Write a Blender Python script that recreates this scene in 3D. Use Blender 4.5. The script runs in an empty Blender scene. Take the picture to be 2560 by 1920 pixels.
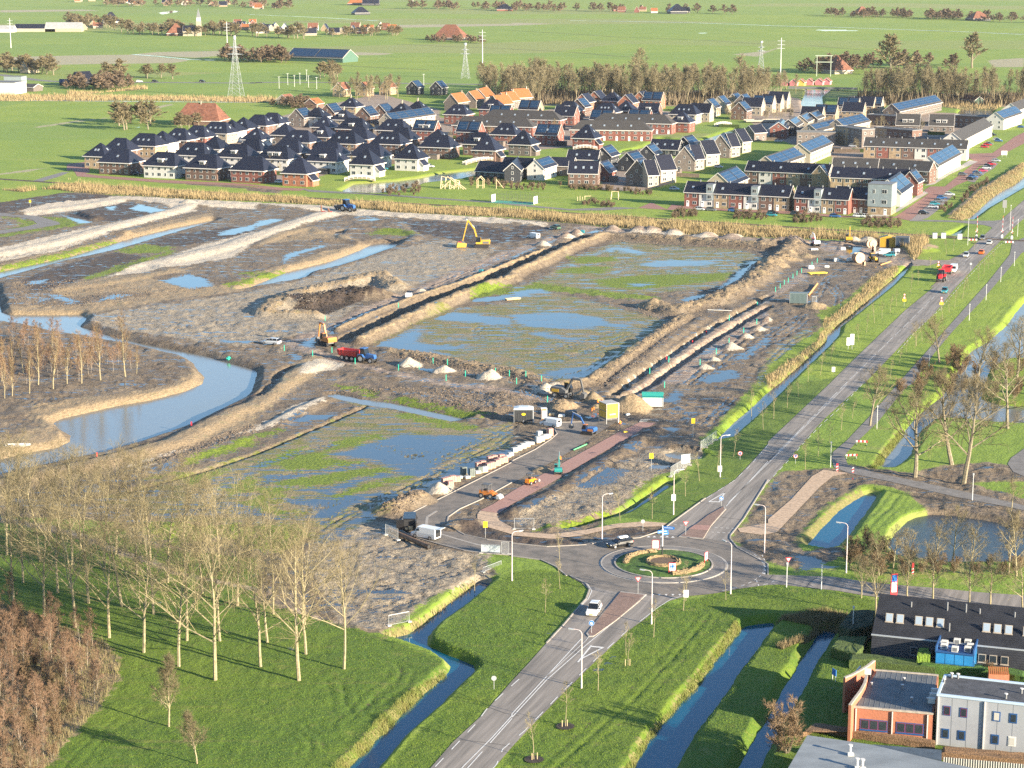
import bpy, bmesh, math, random
import numpy as np
from mathutils import Vector, Matrix
random.seed(7); rng = np.random.default_rng(7)
R = math.radians
HAZE_D = .00002
SC = bpy.context.scene
COL = SC.collection
# ---------------------------------------------------------------- camera, sky, sun, exposure
F, PITCH, H = 5100.0, math.atan(1090/5100.0), 100.0
cd = bpy.data.cameras.new('camera'); cam = bpy.data.objects.new('camera', cd); COL.objects.link(cam)
cam.location = (0, 0, H); cam.rotation_euler = (math.pi/2 - PITCH, 0, 0)
cd.sensor_width = 36; cd.lens = F/2560*36; cd.clip_start = 1; cd.clip_end = 30000
SC.camera = cam
SUN_EL, SUN_AZ = 14.5, 126.0
w = bpy.data.worlds.new('World'); SC.world = w; w.use_nodes = True
nt = w.node_tree; nt.nodes.clear()
sky = nt.nodes.new('ShaderNodeTexSky'); sky.sky_type = 'NISHITA'; sky.sun_disc = False
sky.sun_elevation = R(SUN_EL); sky.sun_rotation = R(SUN_AZ); sky.air_density = 1.0; sky.dust_density = 0.3; sky.ozone_density = 3.5
bg = nt.nodes.new('ShaderNodeBackground'); bg.inputs[1].default_value = 0.09
ow = nt.nodes.new('ShaderNodeOutputWorld')
nt.links.new(sky.outputs[0], bg.inputs[0]); nt.links.new(bg.outputs[0], ow.inputs[0])
sl = bpy.data.lights.new('sun', 'SUN'); sun = bpy.data.objects.new('sun', sl); COL.objects.link(sun)
sl.energy = 5.0; sl.angle = R(0.55); sl.color = (1.0, 0.86, 0.65)
sd_ = Vector((math.sin(R(SUN_AZ))*math.cos(R(SUN_EL)), math.cos(R(SUN_AZ))*math.cos(R(SUN_EL)), math.sin(R(SUN_EL))))
sun.rotation_euler = sd_.to_track_quat('Z', 'Y').to_euler(); sun.location = (200, 0, 300)
vs = SC.view_settings; vs.view_transform = 'Standard'; vs.look = 'None'; vs.gamma = 1; vs.use_curve_mapping = False
vs.exposure = 1.86
SC.cycles.use_denoising = False
SC.cycles.max_bounces = 6; SC.cycles.diffuse_bounces = 3; SC.cycles.glossy_bounces = 3; SC.cycles.transparent_max_bounces = 6
SC.cycles.volume_bounces = 0; SC.cycles.sample_clamp_indirect = 6

# ---------------------------------------------------------------- survey: photo measurements -> ground metres
CP, SP = math.cos(PITCH), math.sin(PITCH)
def G(u, v, z=0.0):
 dx = (u-1280)/F; dy = (960-v)/F
 fy = CP + dy*SP; fz = -SP + dy*CP
 t = (H-z)/-fz
 return (dx*t, fy*t)
VIEW = {'a': (180, 300, .21700), 'b': (620, 220, .21700), 'c': (1080, 210, .17179), 'd': (1420, 210, .19892), 'e': (1680, 220, .20494), 'f': (2080, 220, .21700), 'p': (0, 0, 1.0)}
for c in range(4):
 for r in range(4): VIEW['%d%d' % (c, r)] = (c*640, r*480, .289331)
def U(s):
 out = []; v = (0, 0, 1)
 for tk in s.split():
  if ':' in tk:
   k, tk = tk.split(':'); v = VIEW[k]
  x, y = tk.split(','); out.append((v[0]+float(x)*v[2], v[1]+float(y)*v[2]))
 return out
def W(s, z=0.0): return [G(a, b, z) for a, b in U(s)]
def W1(s, z=0.0): return W(s, z)[0]

# ---------------------------------------------------------------- object helpers
def setp(o, label=None, cat=None, group=None, kind=None):
 if label: o['label'] = label
 if cat: o['category'] = cat
 if group: o['group'] = group
 if kind: o['kind'] = kind
 return o
def empty(name, loc=(0, 0, 0), rz=0.0, **k):
 o = bpy.data.objects.new(name, None); COL.objects.link(o); o.location = loc; o.rotation_euler = (0, 0, rz); o.empty_display_size = .5
 return setp(o, **k)
def link(name, me, parent=None, loc=None, rz=None, **k):
 o = bpy.data.objects.new(name, me); COL.objects.link(o)
 if parent is not None: o.parent = parent
 if loc is not None: o.location = loc
 if rz is not None: o.rotation_euler = (0, 0, rz)
 return setp(o, **k)
def copy_tree(o, parent=None, label=None, loc=None, rz=None, group=None, scale=None):
 c = o.copy(); COL.objects.link(c)
 if parent is not None: c.parent = parent
 if label: c['label'] = label
 if group: c['group'] = group
 if loc is not None: c.location = loc
 if rz is not None: c.rotation_euler = (0, 0, rz)
 if scale is not None: c.scale = scale if hasattr(scale, '__len__') else (scale,)*3
 for ch in KIDS.get(o.name, []): 
  k = copy_tree(ch, c); KIDS.setdefault(c.name, []).append(k)
 return c
KIDS = {}
def kid(o, parent): KIDS.setdefault(parent.name, []).append(o); return o
class MB:
 def __init__(s): s.v = []; s.f = []; s.m = []; s.mats = []
 def mi(s, mat):
  if mat not in s.mats: s.mats.append(mat)
  return s.mats.index(mat)
 def add(s, vs_, fs, mat):
  n = len(s.v); i = s.mi(mat); s.v += [tuple(p) for p in vs_]
  for f in fs: s.f.append(tuple(n+k for k in f)); s.m.append(i)
  return s
 def box(s, x0, x1, y0, y1, z0, z1, mat, taper=0):
  t = taper
  v = [(x0, y0, z0), (x1, y0, z0), (x1, y1, z0), (x0, y1, z0), (x0+t, y0+t, z1), (x1-t, y0+t, z1), (x1-t, y1-t, z1), (x0+t, y1-t, z1)]
  return s.add(v, [(3, 2, 1, 0), (4, 5, 6, 7), (0, 1, 5, 4), (1, 2, 6, 5), (2, 3, 7, 6), (3, 0, 4, 7)], mat)
 def bx(s, c, sz, mat, rz=0.0, ry=0.0):
  M = Matrix.Rotation(rz, 3, 'Z') @ Matrix.Rotation(ry, 3, 'Y'); c = Vector(c); a, b, d = [k/2 for k in sz]
  v = [c + M @ Vector((i*a, j*b, k*d)) for k in (-1, 1) for i, j in ((-1, -1), (1, -1), (1, 1), (-1, 1))]
  return s.add(v, [(3, 2, 1, 0), (4, 5, 6, 7), (0, 1, 5, 4), (1, 2, 6, 5), (2, 3, 7, 6), (3, 0, 4, 7)], mat)
 def prism(s, poly, y0, y1, mat, ax='y'):     # poly in x,z extruded along y (or x,y along z)
  n = len(poly)
  if ax == 'y': v = [(x, y0, z) for x, z in poly]+[(x, y1, z) for x, z in poly]
  elif ax == 'z': v = [(x, y, y0) for x, y in poly]+[(x, y, y1) for x, y in poly]
  else: v = [(y0, x, z) for x, z in poly]+[(y1, x, z) for x, z in poly]
  fs = [tuple(range(n))[::-1], tuple(range(n, 2*n))]+[(i, (i+1) % n, n+(i+1) % n, n+i) for i in range(n)]
  return s.add(v, fs, mat)
 def tube(s, a, b, ra, rb, mat, n=6, cap=True):
  a = Vector(a); b = Vector(b); d = (b-a).normalized()
  u = d.orthogonal().normalized(); w_ = d.cross(u); v = []
  for p, r_ in ((a, ra), (b, rb)):
   for i in range(n):
    t = 2*math.pi*i/n; v.append(p+u*math.cos(t)*r_+w_*math.sin(t)*r_)
  fs = [(i, (i+1) % n, n+(i+1) % n, n+i) for i in range(n)]
  if cap: fs += [tuple(range(n))[::-1], tuple(range(n, 2*n))]
  return s.add(v, fs, mat)
 def path(s, pts, r_, mat, n=6):
  for a, b in zip(pts, pts[1:]): s.tube(a, b, r_, r_, mat, n)
  return s
 def mesh(s, name, smooth=False):
  me = bpy.data.meshes.new(name); me.from_pydata(s.v, [], s.f)
  for m in s.mats: me.materials.append(m)
  me.polygons.foreach_set('material_index', s.m)
  if smooth: me.polygons.foreach_set('use_smooth', [True]*len(s.f))
  bm = bmesh.new(); bm.from_mesh(me); bmesh.ops.recalc_face_normals(bm, faces=bm.faces); bm.to_mesh(me); bm.free()
  me.update(); return me
 def build(s, name, parent=None, loc=None, rz=None, smooth=False, **k):
  o = link(name, s.mesh(name, smooth), parent, loc, rz, **k)
  if parent is not None: kid(o, parent)
  return o

# ---------------------------------------------------------------- materials
MATS = {}
def node(nt, t, **k):
 n = nt.nodes.new(t)
 for a, b in k.items(): setattr(n, a, b)
 return n
def mat(name, col, rough=.8, var=.0, scale=2.0, bump=0.0, metal=0.0, col2=None, detail=4, spec=.5, rot=0, stretch=None):
 if name in MATS: return MATS[name]
 m = bpy.data.materials.new(name); m.use_nodes = True; n = m.node_tree; b = n.nodes['Principled BSDF']
 b.inputs['Base Color'].default_value = (*col, 1); b.inputs['Roughness'].default_value = rough; b.inputs['Metallic'].default_value = metal
 b.inputs['Specular IOR Level'].default_value = spec
 if var or col2 or bump:
  tc = node(n, 'ShaderNodeTexCoord'); mp = node(n, 'ShaderNodeMapping'); n.links.new(tc.outputs['Object'], mp.inputs[0])
  if stretch: mp.inputs['Scale'].default_value = stretch; mp.vector_type = 'TEXTURE' if rot else 'POINT'; mp.inputs['Rotation'].default_value = (0, 0, rot)
  no = node(n, 'ShaderNodeTexNoise'); no.inputs['Scale'].default_value = scale; no.inputs['Detail'].default_value = detail
  no.inputs['Roughness'].default_value = .65
  n.links.new(mp.outputs[0], no.inputs['Vector'])
  if var or col2:
   mx = node(n, 'ShaderNodeMix', data_type='RGBA')
   c2 = col2 or tuple(min(1, c*(1+var)) for c in col); c1 = col if col2 else tuple(c*(1-var) for c in col)
   mx.inputs[6].default_value = (*c1, 1); mx.inputs[7].default_value = (*c2, 1)
   mr = node(n, 'ShaderNodeMapRange'); mr.inputs[1].default_value = .35; mr.inputs[2].default_value = .65
   n.links.new(no.outputs[0], mr.inputs[0]); n.links.new(mr.outputs[0], mx.inputs[0]); n.links.new(mx.outputs[2], b.inputs['Base Color'])
  if bump:
   bp = node(n, 'ShaderNodeBump'); bp.inputs['Strength'].default_value = bump; bp.inputs['Distance'].default_value = .1
   n.links.new(no.outputs[0], bp.inputs['Height']); n.links.new(bp.outputs[0], b.inputs['Normal'])
 MATS[name] = m; return m
def objvar(m, amt=.25):     # small per-object brightness variation
 n = m.node_tree; b = n.nodes['Principled BSDF']; s = b.inputs['Base Color']
 oi = node(n, 'ShaderNodeObjectInfo'); mr = node(n, 'ShaderNodeMapRange'); mr.inputs[3].default_value = 1-amt; mr.inputs[4].default_value = 1+amt
 hs = node(n, 'ShaderNodeHueSaturation'); n.links.new(oi.outputs['Random'], mr.inputs[0]); n.links.new(mr.outputs[0], hs.inputs['Value'])
 if s.links: n.links.new(s.links[0].from_socket, hs.inputs['Color'])
 else: hs.inputs['Color'].default_value = s.default_value
 n.links.new(hs.outputs[0], s); return m
def water_mat(name, col, wave=.03, scale=1.2, rough=.04):
 m = mat(name, col, rough); n = m.node_tree; b = n.nodes['Principled BSDF']; b.inputs['IOR'].default_value = 1.4
 tc = node(n, 'ShaderNodeTexCoord'); mp = node(n, 'ShaderNodeMapping'); mp.inputs['Scale'].default_value = (1, 2.2, 1)
 no = node(n, 'ShaderNodeTexNoise'); no.inputs['Scale'].default_value = scale; no.inputs['Detail'].default_value = 3
 bp = node(n, 'ShaderNodeBump'); bp.inputs['Strength'].default_value = wave; bp.inputs['Distance'].default_value = .5
 n.links.new(tc.outputs['Object'], mp.inputs[0]); n.links.new(mp.outputs[0], no.inputs[0]); n.links.new(no.outputs[0], bp.inputs['Height']); n.links.new(bp.outputs[0], b.inputs['Normal'])
 no2 = node(n, 'ShaderNodeTexNoise'); no2.inputs['Scale'].default_value = .08; no2.inputs['Detail'].default_value = 2
 mr = node(n, 'ShaderNodeMapRange'); mr.inputs[3].default_value = rough; mr.inputs[4].default_value = rough+.12; mr.inputs[1].default_value=.4; mr.inputs[2].default_value=.7
 n.links.new(tc.outputs['Object'], no2.inputs[0]); n.links.new(no2.outputs[0], mr.inputs[0]); n.links.new(mr.outputs[0], b.inputs['Roughness'])
 return m
# ---------------------------------------------------------------- survey outlines
WATER = [  # name, level, bank width, material key, outline
 ('canal', -1.1, 2.6, 'mid', "01:-120,715 0,690 600,560 1130,400 1500,310 1850,240 1880,252 1440,380 1000,510 500,620 200,700 0,755 -120,790"),
 ('lake', -1.2, 2.4, 'mid', "01:-120,760 -20,850 20,1040 90,1062 400,1064 700,1060 758,1092 700,1165 940,1240 1240,1312 1500,1362 1760,1412 1960,1470 2212,1540 11:20,1560 02:2190,60 2130,120 1900,230 1600,380 1200,520 840,620 600,670 300,735 0,800 -300,860 -300,680 0,650 250,590 480,550 590,500 600,450 500,390 445,340 520,300 700,260 1000,190 1300,140 1600,60 1740,0 01:1755,1600 1690,1530 1660,1480 1600,1440 1240,1350 800,1270 520,1230 300,1180 0,1130 -120,1110"),
 ('canal', -1.2, 2.6, 'mid', "01:2060,862 2212,800 11:270,690 640,600 900,500 990,455 1090,440 1240,440 1200,480 900,590 680,660 480,700 400,760 200,800 0,832 01:2120,850"),
 ('pool', -1.0, 1.6, 'mid', "11:628,372 700,348 770,342 740,372 720,396"),
 ('pond', -.5, 1.6, 'mid', "12:600,92 700,82 900,128 1150,160 1300,190 1700,278 1830,305 1700,332 1500,292 1200,225 960,192 760,150 620,112"),
 ('ditch', -1.0, 1.2, 'mid', "31:1230,640 1190,710 1080,820 730,1100 640,1170 625,1240 500,1370 340,1520 200,1659 22:2212,200 2050,350 1900,480 1810,500 1760,505 1765,470 1900,340 2120,150 31:0,1720 80,1659 300,1480 495,1300 500,1235 700,1080 960,850 1080,750 1150,690"),
 ('pool', -.4, 1.2, 'mid', "22:1300,605 1400,585 1560,602 1655,622 1640,652 1480,662 1340,640"),
 ('pool', -.3, 1.2, 'mid', "22:1145,735 1210,692 1400,700 1340,742"),
 ('ditch', -1.0, 1.2, 'deep', "22:1340,850 1430,862 1200,1010 1000,1140 900,1172 700,1222 560,1262 440,1280 440,1262 620,1218 800,1160 940,1120 1080,1040 1200,950"),
 ('channel', -1.1, 1.2, 'deep', "13:1960,52 2052,62 1800,280 1600,420 1500,530 1500,600 1620,660 1900,770 1915,820 1600,1130 1300,1400 1080,1659 1000,1760 690,1760 780,1659 1100,1340 1400,1050 1650,830 1665,780 1540,690 1300,600 1110,545 1300,500 1450,410 1700,200 1930,45"),
 ('canal', -1.1, 1.2, 'deep', "23:2010,425 2212,402 33:60,400 72,430 0,530 -80,640 23:2000,820 1800,1120 1600,1370 1450,1659 1390,1760 960,1760 1020,1659 1170,1410 1400,1150 1600,930 1780,680 1960,470"),
 ('canal', -1.1, 1.4, 'deep', "33:430,478 600,462 602,500 450,740 320,1000 200,1190 40,1480 -60,1700 23:1880,1760 1930,1659 2212,1190 33:100,1000 200,850 410,520"),
 ('pond', -.9, 1.6, 'deep', "32:330,1392 420,1280 600,1100 800,965 880,942 962,960 900,1060 700,1330 600,1422 500,1440 350,1412"),
 ('pond', -.9, 1.4, 'dark', "32:1190,1185 1270,1152 1400,1126 1600,1135 1900,1180 2212,1240 2400,1260 2400,1560 1500,1560 1120,1500 1010,1400 1080,1290"),
 ('canal', -1.0, 1.6, 'mid', "31:2350,900 2212,950 2120,1060 2060,1150 1900,1290 1760,1370 1700,1430 32:1500,100 1300,260 1190,380 1060,560 930,735 1060,747 1150,700 1240,620 1330,410 1450,310 1700,320 1900,345 2400,370 2400,215 2000,180 1850,130 31:1930,1520 2050,1460 2400,1440"),
 ('canal', -1.0, 2.0, 'mid', "f:1505,1530 1620,1532 1800,1392 2212,1150 2400,1040 2400,920 2212,1020 2100,1110 1950,1180 1800,1290 1700,1390 1600,1470"),
 ('ditch', -1.0, 1.5, 'mid', "31:1520,385 1610,352 1700,312 1640,395"),
 ('pond', -.9, 2.2, 'mid', "b:1060,1190 1130,1160 1220,1108 1480,1092 1700,1078 1960,1045 2212,990 c:680,1250 690,1330 400,1395 b:2000,1110 1900,1150 1700,1200 1480,1225 1150,1218"),
 ('canal', -.8, 1.5, 'mid', "d:620,880 700,842 940,800 1150,690 1500,720 1700,700 1880,640 2100,560 2150,580 1880,720 1600,760 1250,740 950,860 700,900"),
 ('canal', -.8, 1.5, 'mid', "e:1565,190 1605,100 1628,20 1945,20 1835,110 1845,200 1690,275 1600,270"),
 ('pond', -.8, 1.5, 'dark', "f:1440,285 1480,250 1660,252 1870,265 1835,312 1460,308"),
]
MUD, SAND, DARK, GRN, WETG, REED, PUD, FTAN, GREY, TAN, PATH, LAWN = range(12)
ZONES = [
 (MUD, "01:-400,150 -100,98 0,90 560,5 800,0 a:400,862 700,872 1500,922 2212,952 11:500,110 900,142 1200,180 2212,225 21:600,280 1000,320 1500,370 2212,400 31:700,425 860,400 1190,500 1290,600 1110,640 880,760 640,960 430,1060 480,1160 400,1220 230,1300 0,1480 22:2120,0 2000,110 1800,330 1640,470 1640,610 1550,650 1540,720 1370,760 1260,780 1070,930 850,1090 480,1200 230,1260 0,1290 12:1900,1500 13:2100,-20 1930,-10 1500,180 1340,330 1100,490 1000,490 750,440 400,330 0,220 12:0,1500 02:1700,1450 1200,1400 1000,1200 400,1150 0,1150 -400,1150 -400,0"),
 (MUD, "22:1370,1200 1400,1240 1350,1290 1100,1340 850,1360 500,1410 0,1400 12:1900,1360 1680,1260 1640,1170 1700,1100 2212,860 22:300,660 700,470 1250,330 1500,400 1500,560 700,1260 1000,1200"),
 (MUD, "22:2212,880 2120,1010 2010,1190 1930,1260 1900,1330 2000,1430 2212,1540 32:0,1540 250,1590 600,1520 700,1480 640,1400 300,1440 250,1330 500,1050 800,870 1000,880 1200,930 1400,1100 1900,1160 2212,1220 2400,1230 2400,1040 1900,900 1300,780 700,690 560,730 300,740 100,760"),
 (MUD, "32:1260,760 1500,700 1900,680 2100,700 2300,840 1900,850 1500,880"),
 (GREY, "01:1150,1010 2212,850 11:0,850 420,760 700,660 1240,490 1650,400 1900,470 2100,470 1900,640 1300,830 1250,880 1000,900 600,1180 300,1250 0,1290 01:2100,1340 1500,1250 1000,1190 760,1100 900,1040"),
 (GREY, "22:80,1100 600,880 1200,560 1500,560 1300,770 850,1090 480,1190 230,1240 60,1200"),
 (GREY, "12:1000,1180 1240,1210 1500,1420 2000,1480 13:2000,0 1500,180 1300,330 1100,470 700,400 12:400,1480 550,1370 900,1220"),
 (DARK, "01:-100,60 0,90 560,8 1040,30 650,90 170,160 0,185 -100,190"),
 (DARK, "01:600,170 1000,100 1150,90 1400,160 1000,260 560,230"),
 (DARK, "11:340,1010 420,950 560,920 720,840 860,830 960,835 1060,890 960,930 850,970 700,1010 600,1060 450,1055"), (DARK, "02:600,672 840,622 1200,522 1600,382 1900,232 2150,110 2212,60 2212,130 1950,260 1600,410 1200,555 850,650 640,700"), (GREY, "11:90,1060 180,960 350,880 620,800 900,760 1040,730 1200,790 1270,850 1060,880 900,825 700,830 560,900 400,940 330,1020 480,1070 540,1085 200,1095"), (TAN, "02:0,870 600,750 1200,600 1700,440 2212,200 2212,300 1700,520 1200,690 600,830 0,960"),
 (DARK, "01:200,760 500,640 1000,520 1250,560 1290,600 1000,660 700,760 300,870 250,820"),
 (DARK, "11:1250,240 1700,260 2212,330 21:0,290 330,300 200,400 0,440 11:2212,420 1900,480 1650,400 1400,360"),
 (DARK, "01:1440,380 2000,300 2212,310 2212,350 1700,450 1400,480 1250,450"),
 (DARK, "22:0,1060 330,930 560,790 900,590 1100,440 1250,360 1300,390 1000,560 650,770 300,960 60,1100 0,1160 12:2150,1200 2060,1130 2212,1050"),
 (DARK, "12:1700,1230 1850,1180 1960,1230 2212,1300 22:300,1350 700,1330 1000,1260 1300,1250 1250,1290 800,1360 300,1400 12:2000,1340 1800,1290"),
 (TAN, "01:0,620 600,490 900,440 1150,330 1500,240 1830,180 1840,240 1130,400 600,560 0,690 -100,700"),
 (TAN, "01:80,985 700,975 1200,900 1800,820 2100,760 2212,700 11:0,690 300,620 560,520 980,430 1000,460 640,600 270,690 01:2212,800 2060,860 1400,940 900,1030 700,1062 90,1062"),
 (TAN, "11:0,480 200,350 480,300 550,340 900,420 620,420 350,420 100,450"),
 (TAN, "01:1500,1659 1640,1560 1690,1500 1750,1600 1740,1659 02:1740,0 1300,140 1000,190 700,260 520,300 445,340 500,390 600,450 590,500 250,590 0,650 -300,680 -300,520 0,480 300,400 360,340 220,270 300,190 450,150 700,120 1000,90 1400,20"),
 (TAN, "02:-200,900 0,820 600,690 1200,540 1700,350 2212,80 12:0,120 160,0 11:180,1640 330,1480 500,1420 720,1410 780,1470 560,1540 400,1659 12:380,0 200,130 0,290 02:2212,340 1500,600 900,780 0,1000 -200,1050"),
 (SAND, "01:170,165 350,108 1050,32 1600,62 2212,90 11:500,112 900,145 1500,190 2212,232 21:0,232 300,270 300,300 0,262 11:2212,275 1800,250 1200,215 840,200 700,180 0,120 01:2212,150 1700,125 1690,165 1400,230 1000,340 500,510 0,600 -150,630 -150,500 0,480 500,365 900,280 1350,190 1480,140 1400,100 1150,65 1000,110 600,170 250,210"),
 (SAND, "11:480,190 780,190 400,285 380,300 0,440 01:2212,440 2000,570 1500,650 1200,700 1000,720 900,740 1240,610 1500,540 1650,490 1900,420 2212,335 11:0,350 300,250"),
 (TAN, "01:440,850 600,800 900,740 1400,690 1700,640 1540,700 1300,740 1500,800 1640,840 1400,880 1000,860 700,900 500,890"),
 (SAND, "11:400,1480 560,1440 700,1440 790,1470 700,1530 560,1560 380,1600"),
 (SAND, "02:1100,720 1500,580 1700,560 1500,650 1200,760 12:160,300 300,200 600,130 620,150 400,250 240,340"),
 (PATH, "11:220,1290 600,1170 900,1010 1300,870 1700,690 2212,490 2212,560 1800,740 1400,880 1000,1060 640,1200 420,1320 700,1420 600,1430 300,1330"),
 (PATH, "11:200,1320 600,1420 900,1480 1200,1560 1800,1659 2212,1700 12:2212,60 22:350,130 360,170 0,110 12:2212,110 1500,0 11:900,1520 600,1440"),
 (PATH, "21:0,500 500,330 560,290 1200,330 1700,380 2212,405 31:0,405 600,425 860,480 1250,600 1400,600 1300,640 1050,630 700,580 400,470 0,440 21:2212,440 1500,370 1000,345 700,350 300,440 0,560 11:2212,560 2212,500"),
 (PATH, "21:2212,960 1900,1100 1500,1350 1300,1500 1100,1659 22:950,100 850,200 1000,140 1300,0 21:1500,1659 1700,1450 2212,1150 31:0,950 500,640 400,600 0,900"),
 (SAND, "21:2212,890 1950,1040 1600,1230 1300,1430 960,1659 1010,1659 1350,1470 1700,1230 2000,1060 2212,930"),
 (SAND, "21:2212,1010 1700,1330 1300,1620 1260,1659 1130,1659 1250,1560 1700,1250 2100,1000"),
 (WETG, "21:0,820 250,760 370,680 560,560 900,430 2000,500 2190,580 1950,680 1750,830 1100,880 800,870 500,820 370,800 0,880"),
 (WETG, "11:1000,1320 1250,1200 1480,1080 1560,1010 2212,960 21:0,900 250,850 600,920 1250,1090 1330,1120 1000,1430 650,1620 590,1659 300,1620 0,1560 11:2212,1530 1800,1470 1500,1400"),
 (WETG, "02:1300,860 1450,810 2212,590 12:950,200 1100,200 1240,240 1900,380 1900,400 2212,330 2212,560 1500,900 1130,1130 550,1370 0,1220 02:2212,1220 1500,1180 1100,1080 800,1000"),
 (WETG, "12:600,110 900,170 1240,240 1900,350 1900,400 1300,300 960,210"),
 (WETG, "21:2120,1540 2212,1480 31:0,1380 300,1200 420,1160 200,1350 0,1500 22:2212,0 2120,60"),
 (GRN, "12:0,1330 0,1220 350,1215 480,1320 200,1460 02:2212,1420 1900,1300 1500,1400 1200,1250 1300,1180 2212,1220"),
 (GRN, "12:1220,240 1900,370 1890,400 1700,390 1230,290"), (GRN, "12:680,0 900,20 1060,80 1050,115 850,60 690,20"),
 (GRN, "12:1170,115 1450,150 1460,200 1180,140"), (GRN, "12:1480,185 1900,250 1990,270 1900,300 1500,220"),
 (GRN, "12:-40,445 190,385 200,410 0,480"), (GRN, "02:1600,660 1800,590 2212,440 2212,520 1800,640 1620,700"), (GRN, "02:1250,830 1500,740 1600,760 1400,810"),
 (GRN, "12:150,700 350,610 640,570 650,610 600,640 890,670 600,730 300,750"), (GRN, "12:150,850 600,770 1150,710 1130,760 600,870 300,900"), (GRN, "12:600,980 1000,850 1340,780 1350,810 1000,900 700,1010"), (GRN, "12:0,880 200,900 300,980 160,1030 0,1060"), (GRN, "12:660,560 700,480 1050,430 1080,460 850,540"), (GRN, "12:0,1060 300,1080 480,1100 300,1140 0,1100"),
 (GRN, "12:0,720 300,560 440,540 300,640 120,720"), (GRN, "02:1900,860 2212,780 2212,930 1960,960"), (GRN, "02:2000,1010 2212,1000 2212,1080"), (GRN, "02:1530,810 1700,760 1950,730 1900,780 1650,870"),
 (GRN, "11:970,360 1080,325 1200,330 1380,355 1360,378 1050,372"),
 (GRN, "11:0,690 150,690 280,660 200,710 0,740 01:2212,740 1950,790 1950,820 2212,770"), (GRN, "01:2050,700 2212,680 2212,720"),
 (GRN, "01:1000,510 1240,450 1500,480 1400,525 1100,530"), (GRN, "01:0,640 500,530 900,430 1000,410 600,540 0,665"), (GRN, "01:730,740 1000,650 1300,560 1500,500 1500,520 1000,690 740,765"),
 (GRN, "01:0,210 300,250 330,290 200,310 60,320 190,290 160,250"), (GRN, "01:-60,370 0,365 450,300 500,260 340,215 600,225 700,280 600,300 200,360 -60,400"),
 (GRN, "21:0,860 240,770 300,790 560,830 1240,900 1240,930 900,920 500,870 250,850 0,880"), (GRN, "21:380,680 600,640 850,650 800,700 560,705 400,700"), (GRN, "21:700,760 1100,720 1900,700 1840,760 1100,840 800,820"), (GRN, "21:500,560 900,560 900,600 560,620"),
 (GRN, "11:1900,860 2212,800 2212,880 1860,920"), (GRN, "31:440,1050 560,980 700,960 680,1010 560,1080"),
 (GRN, "22:480,1190 850,1090 880,1110 800,1150 600,1210 230,1270 230,1250"), (GRN, "22:1070,930 1260,790 1320,800 1190,910 1100,960"),
 (GRN, "22:1830,290 1960,190 2080,120 2110,140 1900,310 1840,330"), (GRN, "21:2100,1659 22:2000,150 21:2212,1560 31:0,1560 200,1400 280,1420 60,1600 22:2150,110"),
 (REED, "31:960,700 1110,640 1130,680 960,840 700,1070 520,1220 490,1290 300,1470 60,1659 0,1680 -20,1600 250,1420 430,1280 480,1190 470,1140 650,1000 800,870 870,770"),
 (REED, "00:-60,1640 0,1640 200,1659 a:0,745 400,775 1000,815 1600,850 2212,880 11:500,70 1200,115 2120,165 21:500,195 1200,245 2212,310 31:600,360 1200,395 1370,390 1390,440 1270,600 1190,500 860,400 700,415 0,395 21:1500,365 1000,315 500,270 0,220 11:1200,175 900,140 500,108 0,80 a:1500,920 700,868 400,858 0,828 -200,800"),
 (REED, "23:1960,470 1985,400 1930,380 1780,600 1600,830 1400,1080 1170,1340 1050,1520 960,1659 1030,1659 1170,1410 1400,1150 1600,930 1780,680"),
 (REED, "13:1640,790 1660,830 1400,1050 1100,1340 780,1659 650,1659 900,1420 1080,1210 1300,1020 1500,880"),
 (REED, "32:250,1360 400,1180 600,1010 800,900 880,935 800,965 600,1100 420,1280 330,1392"), (REED, "32:880,720 1000,560 1150,380 1210,370 1060,560 940,730"),
 (REED, "13:1920,30 1700,180 1450,390 1300,480 1110,535 1100,500 1340,400 1500,300 1700,160 1880,20"),
 (REED, "f:1340,1500 1500,1400 1700,1210 1900,1090 2100,960 2212,860 2212,1010 2100,1100 1950,1170 1790,1290 1690,1380 1590,1470 1500,1530"),
 (REED, "00:0,820 800,825 2212,845 2300,850 2300,885 2212,885 1300,868 0,875"), (REED, "10:0,845 180,850 180,880 0,885"), (REED, "10:2212,860 20:0,880 0,845 20:280,860 440,860 430,900 290,900"),
 (REED, "d:1200,200 1500,195 2000,200 1900,240 1600,270 1220,260"), (REED, "f:1270,185 1500,190 1930,200 1950,215 1880,250 1660,255 1480,245 1280,220"), (REED, "f:480,200 600,180 640,190 600,230 500,240"),
 (REED, "20:1300,865 1600,868 1620,905 1310,900"), (REED, "00:580,790 900,795 1240,745 1280,770 900,800 600,830"),
 (FTAN, "00:0,495 600,480 1150,472 1650,520 1500,545 700,555 500,560 0,520"), (FTAN, "10:1100,215 2212,205 20:0,195 400,205 0,222 10:1200,240"), (FTAN, "00:0,88 700,82 900,92 0,108"), (FTAN, "10:830,450 1200,460 1100,475 840,478"), (FTAN, "00:1350,450 1900,440 2000,470 1700,500 1150,470"), (FTAN, "30:2212,500 1900,520 1950,580 2212,580"),
 (FTAN, "00:0,1500 250,1465 400,1450 260,1480 0,1512"), (FTAN, "00:290,1098 640,1045 900,1020 1480,895 1500,905 1100,1000 700,1050 330,1105"),
 (FTAN, "20:1900,470 2212,440 30:0,440 110,400 120,405 0,450 20:2120,490"), (FTAN, "31:0,0 0,0 0,0"),
 (MUD, "a:40,615 300,640 1000,690 2212,780 b:0,1140 400,1180 350,1215 0,1180 a:2000,790 1000,720 200,660"),
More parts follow.
